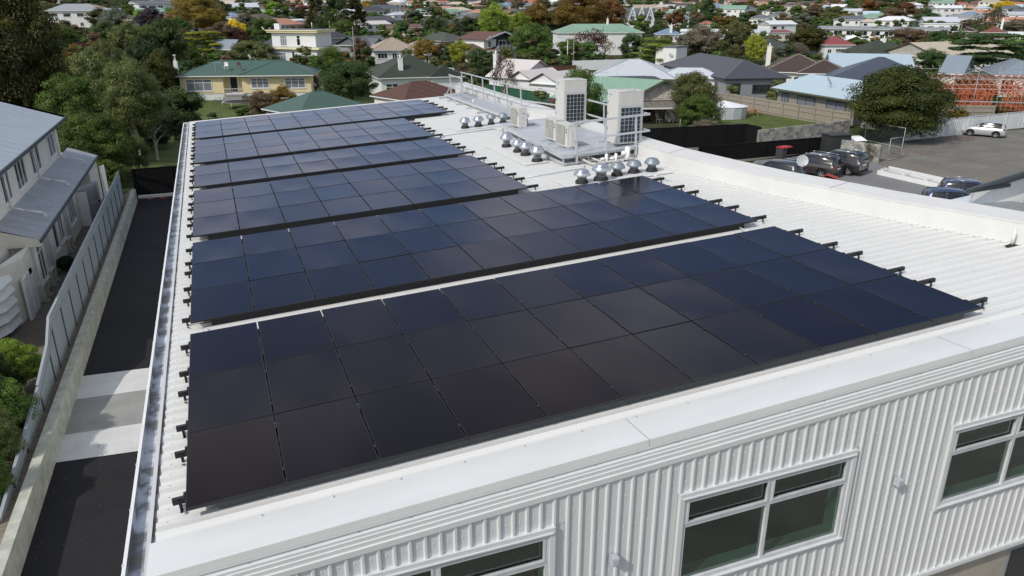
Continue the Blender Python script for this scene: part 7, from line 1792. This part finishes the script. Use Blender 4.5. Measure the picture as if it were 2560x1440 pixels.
# conifers near the top
T_(795, -18, 80, 75, 'darkolive', 'left of the three dark conifers at the top edge', 'cone', 'mid'); T_(845, -40, 92, 95, 'darkgreen', 'middle and tallest of the three dark conifers at the top edge', 'cone', 'mid'); T_(892, -5, 90, 85, 'darkolive', 'right of the three dark conifers at the top edge', 'cone', 'mid')
T_(705, 8, 48, 50, 'green'); T_(758, 12, 50, 45, 'darkred')
T_(832, 113, 225, 92, 'green', 'rounded green tree right of the white flat-roofed house', 'round', 'near'); T_(880, 150, 272, 150, 'darkgreen', 'big dark green tree between the two hipped houses', 'round', 'near', cz=.03)
T_(787, 185, 240, 32, 'purple', 'slim dark purple shrub right of the yellow house', bush=True)
T_(655, 225, 300, 80, 'brown', 'brownish shrub before the yellow house', bush=True); T_(712, 210, 288, 85, 'orangeolive', 'olive shrub over the ridge of the green garage', bush=True); T_(610, 265, 305, 40, 'green', bush=True)
T_(905, 92, 165, 55, 'brown', 'brown conical shrub before the gabled grey roof', bush=True)
T_(1008, 55, 97, 48, 'darkgreen'); T_(1086, 24, 108, 66, 'darkgreen', 'dark conifer above the tan roof', 'cone', 'mid'); T_(1178, 42, 92, 70, 'dark'); T_(1237, 4, 105, 92, 'lime', 'large pale green willow near the top edge')
T_(1068, 96, 165, 78, 'orangeolive', 'golden-brown round tree right of the tan roof'); T_(1152, 100, 180, 68, 'yellowgreen', 'bright yellow-green round tree left of the balcony house'); T_(1203, 118, 188, 80, 'darkgreen', 'dark green tree under the balcony house stair'); T_(1112, 100, 165, 46, 'brown')
T_(1020, 105, 150, 40, 'grey')
T_(992, 182, 228, 36, 'green', 'small palm-like plant before the dark green tiled house', 'flat', 'far')
T_(1262, 135, 250, 80, 'purple', 'purple-leaved tree with pale bare stems beside the twin-gabled house', 'bare', pale=True)
T_(1150, 175, 200, 44, 'rust', 'orange bush at the far end of the walkway', bush=True)
T_(1215, 165, 215, 60, 'dark', bush=True)
T_(1342, 6, 88, 80, 'orangeolive', 'golden autumn tree left of the broad orange-brown crown'); T_(1445, -22, 96, 160, 'orangeolive', 'broadest orange-brown autumn crown at the top edge'); T_(1523, -6, 88, 80, 'orange', 'tall orange autumn tree left of the pointed gables'); T_(1395, 22, 88, 95, 'dark'); T_(1330, 55, 160, 110, 'green', 'deep green tree mass left of the big green-roofed house'); T_(1300, 26, 92, 60, 'lime')
T_(1372, 118, 155, 50, 'orangeolive', bush=True); T_(1425, 95, 160, 76, 'green', 'green tree behind the two poles at the green-roofed house')
T_(1468, 68, 150, 100, 'rust', 'reddish-brown thin tree hiding the green-roofed house front', 'bare'); T_(1510, 95, 152, 80, 'brown', 'grey-brown tree right of the reddish thin one', 'bare'); T_(1575, 80, 156, 62, 'darkgreen', 'dark open tree at the right end of the green-roofed house')
T_(1638, 95, 168, 105, 'bright', 'bright green spreading tree above the light grey hip roof', 'flat', 'mid')
T_(1446, 164, 352, 128, 'green', 'tall dense green tree directly behind the tall condenser units', 'round', 'near', cz=.02)
T_(1420, 225, 262, 60, 'olive', bush=True); T_(1290, 205, 240, 60, 'olive', bush=True); T_(1500, 262, 330, 90, 'dark', 'dark shrubs between the tall condenser units', bush=True)
T_(1728, 174, 330, 132, 'olive', 'olive-brown tree right of the cottage verandah', 'round', 'near', cz=.1); T_(1745, 232, 342, 118, 'green', 'feathery dark green shrub beside the verandah post', 'round', 'near', bush=True)
T_(1752, 62, 158, 112, 'greybrown', 'wide grey-brown tree above the charcoal roof'); T_(1832, 52, 162, 95, 'olive', 'dark olive tree behind the pale pole'); T_(1885, 82, 168, 62, 'yellowgreen', 'golden tree behind the street lamp right of the charcoal roof'); T_(1650, 60, 95, 60, 'darkgreen')
T_(1686, 25, 74, 52, 'rust', 'red-brown tree right of the pointed gables'); T_(1768, -4, 56, 62, 'darkgreen', 'dark conifer at the top edge above the long white roof', 'cone', 'mid')
T_(2015, 64, 142, 112, 'darkolive', 'dense olive tree above the dark brown tiled roof'); T_(1955, 112, 152, 60, 'grey'); T_(1992, 105, 150, 60, 'greybrown'); T_(2150, 96, 130, 50, 'green'); T_(2262, 68, 122, 100, 'brown', 'wide dark brown-green tree right of the canopies'); T_(2332, 76, 122, 62, 'darkgreen', 'dark green tree right of the curved street lamp'); T_(2374, 85, 118, 42, 'dark')
T_(2318, 120, 198, 84, 'darkgreen', 'rounded dark green tree behind the slate-blue roof, left of the layered tree')
T_(2450, 84, 215, 165, 'darkgreen', 'dark layered tree with a silver trunk at the upper right', 'flat', 'mid', pale=True, cz=.3)
T_(2236, 162, 352, 240, 'glossy', 'big round glossy dark green tree beside the white corrugated fence', 'round', 'dense', cz=-.02)
T_(2540, 98, 140, 60, 'bright', 'lime green bush at the right edge', bush=True); T_(2392, 272, 302, 56, 'orangeolive', 'rounded olive shrub behind the white corrugated fence', bush=True)
T_(1765, 298, 352, 95, 'greybrown', 'brown-green shrub behind the black fence', bush=True); T_(1842, 305, 352, 70, 'grey', 'blue-green low shrub behind the black fence', bush=True); T_(1880, 312, 352, 60, 'darkgreen', 'dark green ivy mound left of the block wall', bush=True)
T_(1785, 240, 340, 60, 'greybrown', 'bare white-stemmed shrub before the covered pool', 'bare', pale=True)
T_(2176, 352, 405, 44, 'olive', 'tall ragged weeds against the low block wall', 'bare', bush=True)
T_(2480, 20, 92, 110, 'brown', 'wide bare brown tree at the upper right', 'bare'); T_(2510, 2, 30, 58, 'yellow', 'yellow autumn tree near the top right corner'); T_(2535, 50, 90, 70, 'greybrown')
T_(2168, -2, 44, 42, 'orange', 'orange and green tree above the long school roof'); T_(2262, 3, 50, 44, 'rust', 'red-orange tree above the long school roof'); T_(2225, 18, 62, 66, 'brown'); T_(2325, 30, 66, 62, 'darkgreen', 'dark green tree above the white flat-roofed block'); T_(1990, 12, 48, 36, 'green'); T_(2070, 30, 58, 60, 'olive'); T_(2245, 40, 62, 50, 'greybrown'); T_(2420, 48, 66, 60, 'greybrown')
T_(1945, 2, 26, 40, 'rust'); T_(1862, 4, 20, 42, 'darkred'); T_(1310, 130, 165, 40, 'olive', bush=True); T_(970, 72, 86, 30, 'green'); T_(1225, 62, 84, 50, 'green'); T_(1120, 72, 92, 36, 'green')
T_(1040, 10, 30, 50, 'green'); T_(985, 0, 14, 40, 'green'); T_(915, 8, 40, 36, 'yellow', 'far yellow tree right of the conifers'); T_(935, 30, 58, 50, 'green'); T_(965, 22, 44, 32, 'grey')
T_(1590, 2, 22, 50, 'green'); T_(1640, 28, 48, 60, 'green'); T_(1730, 10, 38, 40, 'green'); T_(780, 82, 118, 26, 'green')
T_(2400, 120, 150, 50, 'brown')
# garden shrubs at the lower left, close to the camera
def near_shrub(x, y, r, h, colour, label, sh='round', k=0):
    root = empty('shrub', (x, y, .3), k * 1.3); tag(root, label, 'shrub', 'garden shrubs at the lower left'); 
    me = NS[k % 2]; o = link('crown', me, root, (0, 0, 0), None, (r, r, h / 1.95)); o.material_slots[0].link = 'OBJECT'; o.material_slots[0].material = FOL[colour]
    t = MB(); t.tube((0, 0, -.1), (0, 0, h * .5), .06, .04, 7); t.tube((0, 0, h * .3), (.3, .2, h * .75), .03, .015, 5); t.tube((0, 0, h * .35), (-.3, .1, h * .7), .03, .015, 5); t.build('trunk', M['bark'], root)
NS = [crown_mesh('shrub_crown', 301, 36000, .042, 'round', core=.45, nclump=150, clump=.22), crown_mesh('shrub_crown', 302, 36000, .036, 'tall', core=.45, nclump=170, clump=.19)]
near_shrub(-6.45, 19.3, .95, 2.0, 'lime', 'pale lime shrub leaning over the grey fence at the left', k=0)
near_shrub(-7.0, 18.4, 1.25, 2.0, 'dark', 'dark-centred shrub left of the lime one', k=1)
near_shrub(-6.35, 15.6, 1.25, 2.3, 'green', 'broad green shrub lowest on the left edge', k=2)
near_shrub(-7.4, 15.6, 1.5, 2.9, 'olive', 'tall olive green shrub at the left edge', k=3)
near_shrub(-5.95, 14.0, .95, 2.1, 'olive', 'olive green shrub at the left edge leaning over the low end of the fence', k=1)
near_shrub(-8.0, 20.6, 1.1, 2.4, 'olive', 'thin olive shrub before the stepped white louvres', k=0)
near_shrub(-5.85, 12.3, .85, 1.9, 'green', 'loose green shrub nearest the camera at the left edge', k=1)
near_shrub(-7.3, 17.2, 1.2, 3.0, 'olive', 'tallest loose olive shrub above the others at the left edge', k=1)
near_shrub(-6.9, 33.0, .6, .8, 'dark', 'small dark shrub beside the middle compressor and terracotta pot', k=1)

# ---- fill of the suburb beyond the named houses
occ = []
for (root, p, w, he, *_r) in HOUSES: occ.append((p.x + w / 2, p.y + 4, w * .75 + 3))
for (root, p, wd, H, c, s) in ALLT: occ.append((p.x, p.y, wd * .42))
def free(x, y, r): return all((x - a) ** 2 + (y - b) ** 2 > (r * .8 + c) ** 2 for a, b, c in occ)
for (a_, b_, r_) in ((5, 110, 10), (23, 176, 10), (60, 165, 8)): occ.append((a_, b_, r_))
KEEP = ((440, 790, 150, 262), (655, 822, 72, 172), (1390, 1612, 52, 150), (1213, 1340, 72, 150), (1555, 1632, 28, 76), (1200, 1400, 135, 215), (1465, 1960, 135, 215), (930, 1135, 85, 160), (2040, 2375, 58, 86), (2055, 2145, 85, 130), (2120, 2232, 74, 112))
fr_ = random.Random(21)
HK = [('slate', 'whitewall'), ('grey', 'whitewall'), ('charcoal', 'cream'), ('terracotta', 'cream'), ('orangered', 'whitewall'), ('lightgrey', 'whitewall'), ('beige', 'peach'), ('brown', 'cream'), ('blue', 'whitewall'), ('darkbrown', 'whitewall'), ('lightblue', 'whitewall'), ('palegreen', 'whitewall'), ('tan', 'cream'), ('white', 'whitewall'), ('redbrown', 'peach')]
fill_h = []; tries = 0
while len(fill_h) < 240 and tries < 9000:
    tries += 1; pxx = fr_.uniform(-20, 2580)
    far = fr_.random()
    d = 260 + 640 * far ** .8
    dr = ray(pxx, 20); dr = Vector((dr.x, dr.y, 0)).normalized(); x, y = CAM.x + dr.x * d, CAM.y + dr.y * d
    if not free(x, y, 9): continue
    t = terrain(x, y); pp = project((x, y, t + 3))
    if pp[1] > 64: continue
    occ.append((x, y, 9)); roof_, wall_ = fr_.choice(HK); w = fr_.uniform(11, 18); a = math.atan2(-dr.x, dr.y) * 1.0 + fr_.gauss(0, .35)
    two = fr_.random() < .22
    k = fr_.choice(('hip', 'hip', 'gablex'))
    a_ = math.atan2(dr.y, dr.x) - math.pi / 2 + fr_.gauss(0, .35)
    hr = house(fr_.choice(('bungalow',)), None, None, 5.3 if two else 2.8, 8, roof_, wall_, k, fr_.uniform(18, 25), .5, None, 'house', base=((x - w / 2 * math.cos(a_), y - w / 2 * math.sin(a_)), w, a_), tile=fr_.random() < .4)
    fill_h.append((hr, Vector((x, y, t + 3)), roof_, wall_, two))
TC = ['green', 'green', 'green', 'darkgreen', 'olive', 'olive', 'olive', 'dark', 'grey', 'grey', 'orangeolive', 'orangeolive', 'rust', 'orange', 'yellowgreen', 'brown', 'greybrown', 'lime', 'darkolive', 'darkred']
fill_t = []; tries = 0
while len(fill_t) < 200 and tries < 9000:
    tries += 1; pxx = fr_.uniform(-30, 2590); d = 110 + 560 * fr_.random() ** 1.0
    dr = ray(pxx, 20); dr = Vector((dr.x, dr.y, 0)).normalized(); x, y = CAM.x + dr.x * d, CAM.y + dr.y * d
    wd = fr_.uniform(5, 11) if d > 230 else fr_.uniform(3, 5)
    if not free(x, y, wd * .35): continue
    H = wd * fr_.uniform(.55, .9) if d > 230 else wd * .7
    # keep the named houses in view
    t = terrain(x, y); q = project((x, y, t + H)); q0 = project((x, y, t)); half = wd / 2 / q[2] * FPX; bad = False
    for (root, p, w, he, *_r) in HOUSES[:78]:
        if (Vector(p) - CAM).length > (Vector((x, y, t)) - CAM).length:
            a1 = project((p.x, p.y, terrain(p.x, p.y) + he)); a2 = project((p.x + w * math.cos(root.rotation_euler.z), p.y + w * math.sin(root.rotation_euler.z), terrain(p.x, p.y) + he))
            if a1[0] - half * .7 < q[0] < a2[0] + half * .7 and q[1] < a1[1] + 8 and q0[1] > a1[1] - 15: bad = True; break
    if any(a1 - half < q[0] < a2 + half and q[1] < y2 and q0[1] > y1 + 12 for a1, a2, y1, y2 in KEEP): bad = True
    if bad: continue
    c = fr_.choice(TC); occ.append((x, y, wd * .35))
    sh = 'cone' if c == 'darkgreen' and fr_.random() < .35 else 'round'
    tr_ = tree(q[0], q[1], None, wd / q[2] * FPX * 1.0, c, None, sh, None, base=(x, y), bush=d < 230)
    fill_t.append((tr_, Vector((x, y, t + H * .5)), c, sh))
# distant woodland and roofs that read as one mass
def far_wood():
    r = np.random.default_rng(5); me = proto('round', 'tiny', 0)
    n0 = len(me.vertices); co = np.zeros(n0 * 3, np.float32); me.vertices.foreach_get('co', co); co = co.reshape(-1, 3)
    F = [tuple(p.vertices) for p in me.polygons]
    for ci, c in enumerate(('darkgreen', 'olive', 'green', 'brown', 'orangeolive')):
        V = []; FF = []; k = 0
        for i in range(260 if ci < 3 else 90):
            pxx = r.uniform(-120, 2680); d = 330 + 1150 * r.random() ** .8; dr = ray(pxx, 20); dr = Vector((dr.x, dr.y, 0)).normalized(); x, y = CAM.x + dr.x * d, CAM.y + dr.y * d
            if d < 900 and not free(x, y, 3): continue
            w = r.uniform(2.2, 5) * (1 if d < 700 else 1.5); h = w * r.uniform(.45, .85); a = r.uniform(0, 6.28); rot = np.array([[math.cos(a), -math.sin(a), 0], [math.sin(a), math.cos(a), 0], [0, 0, 1]])
            V.append((co @ rot.T) * [w, w, h] + [x, y, terrain(x, y)]); FF += [tuple(v + k * n0 for v in f) for f in F]; k += 1
        m2 = bpy.data.meshes.new('woodland'); m2.from_pydata(np.concatenate(V).tolist(), [], FF)
        at = m2.attributes.new('leafvar', 'FLOAT', 'FACE'); at.data.foreach_set('value', r.random(len(FF)).astype(np.float32))
        m2.materials.append(FOL[c]); m2.update(); o = link('distant_woodland', m2); tag(o, kind='stuff', label='distant %s tree cover scattered between the far houses' % {'darkgreen': 'dark green', 'olive': 'olive', 'green': 'green', 'brown': 'brown', 'orangeolive': 'golden-brown'}[c], cat='trees')
far_wood()
def shrub_cover():
    r = np.random.default_rng(11); me = crown_mesh('shrub_cover', 77, 330, .2, 'round', nclump=10, clump=.5, m=FOL['green'])
    n0 = len(me.vertices); co = np.zeros(n0 * 3, np.float32); me.vertices.foreach_get('co', co); co = co.reshape(-1, 3); F = [tuple(p.vertices) for p in me.polygons]
    for ci, (c, cn_, N) in enumerate((('darkgreen', 'dark green', 330), ('green', 'green', 260), ('olive', 'olive', 260), ('brown', 'brown', 110), ('orangeolive', 'golden-brown', 90))):
        V = []; FF = []; k = 0; tr = 0
        while k < N and tr < 9000:
            tr += 1; pxx = r.uniform(-60, 2620); d = 62 + 330 * r.random() ** .75; dr = ray(pxx, 20); dr = Vector((dr.x, dr.y, 0)).normalized(); x, y = CAM.x + dr.x * d, CAM.y + dr.y * d
            w = r.uniform(.8, 2.0) * (1 if d < 160 else 1.5); h = w * r.uniform(.5, .95)
            if not free(x, y, w * .6): continue
            q = project((x, y, terrain(x, y)))
            if any(a <= q[0] <= b_ and c_ <= q[1] <= d_ for a, b_, c_, d_ in ((470, 800, 236, 300), (1690, 2140, 268, 360), (1600, 2620, 345, 560), (2250, 2620, 292, 420), (786, 860, 184, 262), (1560, 1720, 265, 360), (330, 470, 330, 440))): continue
            a = r.uniform(0, 6.28); rot = np.array([[math.cos(a), -math.sin(a), 0], [math.sin(a), math.cos(a), 0], [0, 0, 1]])
            V.append((co @ rot.T) * [w, w, h] + [x, y, terrain(x, y) - .1]); FF += [tuple(v + k * n0 for v in f) for f in F]; k += 1
        m2 = bpy.data.meshes.new('shrub_cover'); m2.from_pydata(np.concatenate(V).tolist(), [], FF)
        at = m2.attributes.new('leafvar', 'FLOAT', 'FACE'); at.data.foreach_set('value', r.random(len(FF)).astype(np.float32))
        m2.materials.append(FOL[c]); m2.update(); o = link('garden_shrubbery', m2); tag(o, kind='stuff', label='low %s garden shrubbery filling the plots between the houses' % cn_, cat='shrubs')
shrub_cover()
# ground in front of the building, which the windows mirror
flat('front_lawn', [(-40, -45), (60, -45), (60, -9), (-40, -9)], .006, GRASS)
flat('front_path', [(-6, -9), (40, -9), (40, -1.2), (-6, -1.2)], .01, ASPH_OLD)
for i in range(4):
    x = 2 + i * 9; root = empty('tree', (x, -17 - (i % 3) * 2, 0), i); tag(root, ['leftmost', 'second from left', 'third from left', 'rightmost'][i] + ' of the street trees mirrored in the front windows', 'tree', 'street trees before the building')
    o = link('crown', proto('round', 'mid', i % 3), root, (0, 0, .8), None, (3.6, 3.6, 3.4)); o.material_slots[0].link = 'OBJECT'; o.material_slots[0].material = FOL['darkgreen']
    link('trunk', trunk_mesh(i % 3, False), root, (0, 0, 0), None, (4, 4, 3))

# ================================================================== LABELS FOR THE SUBURB
LAND = [((225, 90), 'the towering conifer'), ((383, 40), 'the purple-black tree'), ((495, 30), 'the wide orange-olive tree'), ((590, 60), 'the yellow bush'), ((740, 110), 'the white flat-roofed house'), ((715, 52), 'the terracotta roof'), ((845, 20), 'the three conifers'),
        ((972, 22), 'the slate-blue two-storey house'), ((1000, 105), 'the tan roof'), ((1030, 60), 'the long brown roof'), ((1152, 28), 'the beige-roofed white house'), ((1237, 40), 'the pale willow'), ((1265, 110), 'the balcony house'), ((1445, 30), 'the broad orange-brown crown'),
        ((1500, 90), 'the green-roofed house'), ((1592, 50), 'the pointed gables'), ((1672, 78), 'the light blue hip roof'), ((1770, 75), 'the long white roof'), ((1768, 25), 'the dark top-edge conifer'), ((1850, 180), 'the charcoal roof'), ((1960, 55), 'the white gabled house'), ((2015, 165), 'the brown tiled roof'),
        ((2098, 105), 'the red hip roof'), ((2200, 68), 'the long school roof'), ((2262, 25), 'the red-orange tree'), ((2355, 62), 'the white flat-roofed block'), ((2430, 70), 'the red-brown gable'), ((2450, 130), 'the dark layered tree'), ((2510, 15), 'the yellow corner tree'), ((2235, 250), 'the big round tree'), ((2530, 40), 'the long white building'), ((1080, 190), 'the dark green tiled house'), ((1300, 180), 'the twin-gabled house'), ((600, 170), 'the yellow house')]
CN = dict(green='green', darkgreen='dark green', olive='olive green', dark='blackish green', grey='grey-green', orangeolive='golden-brown', rust='russet', orange='orange', yellowgreen='yellow-green', brown='brown', greybrown='grey-brown', lime='lime green', darkolive='dark olive', darkred='dark red', purple='purple', yellow='yellow', bright='bright green', glossy='glossy green', purpleblack='purple-black')
RN = dict(slate='slate grey', grey='grey', charcoal='charcoal', terracotta='terracotta', orangered='orange-red', lightgrey='pale grey', beige='beige', brown='brown', blue='blue', darkbrown='dark brown', lightblue='pale blue', palegreen='pale green', tan='tan', white='white', redbrown='red-brown')
def where(p):
    x, y, z = project(p); best = min(LAND, key=lambda l: ((l[0][0] - x) / 1.5) ** 2 + (l[0][1] - y) ** 2); dx, dy = x - best[0][0], y - best[0][1]
    if abs(dx) > 35: s = 'right of' if dx > 0 else 'left of'
    else: s = 'above' if dy < 0 else 'below'
    if abs(dx) > 35 and abs(dy) > 14: s = ('above and ' if dy < 0 else 'below and ') + s
    return s + ' ' + best[1]
names = {}
def assign(lst):
    g = {}
    for (o, p, txt) in lst: g.setdefault(txt + ' ' + where(p), []).append((project(p)[0], o, p))
    for k, v in g.items():
        if len(v) == 1 and k not in names: v[0][1]['label'] = k; names[k] = 1
        else:
            v.sort(key=lambda t: t[0]); n = len(v)
            od = {2: ['left', 'right'], 3: ['left', 'middle', 'right']}.get(n, ['leftmost', 'second', 'third', 'fourth', 'fifth', 'sixth', 'seventh', 'eighth', 'ninth', 'tenth'])
            if n == 1: od = ['another']
            for i, (x_, o, p) in enumerate(v): o['label'] = od[min(i, len(od) - 1)] + ' ' + k; names[k] = 1
for (o, p, r_, w_, two) in fill_h: o['group'] = 'houses of the suburb'
assign([(o, p, ('two-storey ' if two else '') + {'whitewall': 'white', 'cream': 'cream', 'peach': 'pinkish'}[w_] + ' house with ' + RN[r_] + ' roof') for (o, p, r_, w_, two) in fill_h])
unl = [(root, p + Vector((0, 0, H * .6)), CN[c] + (' conifer' if s == 'cone' else (' shrub' if root['category'] == 'shrub' else ' tree'))) for (root, p, wd, H, c, s) in ALLT if 'label' not in root]
for (root, *_r) in ALLT:
    if 'group' not in root: root['group'] = 'trees and shrubs of the suburb'
assign(unl)
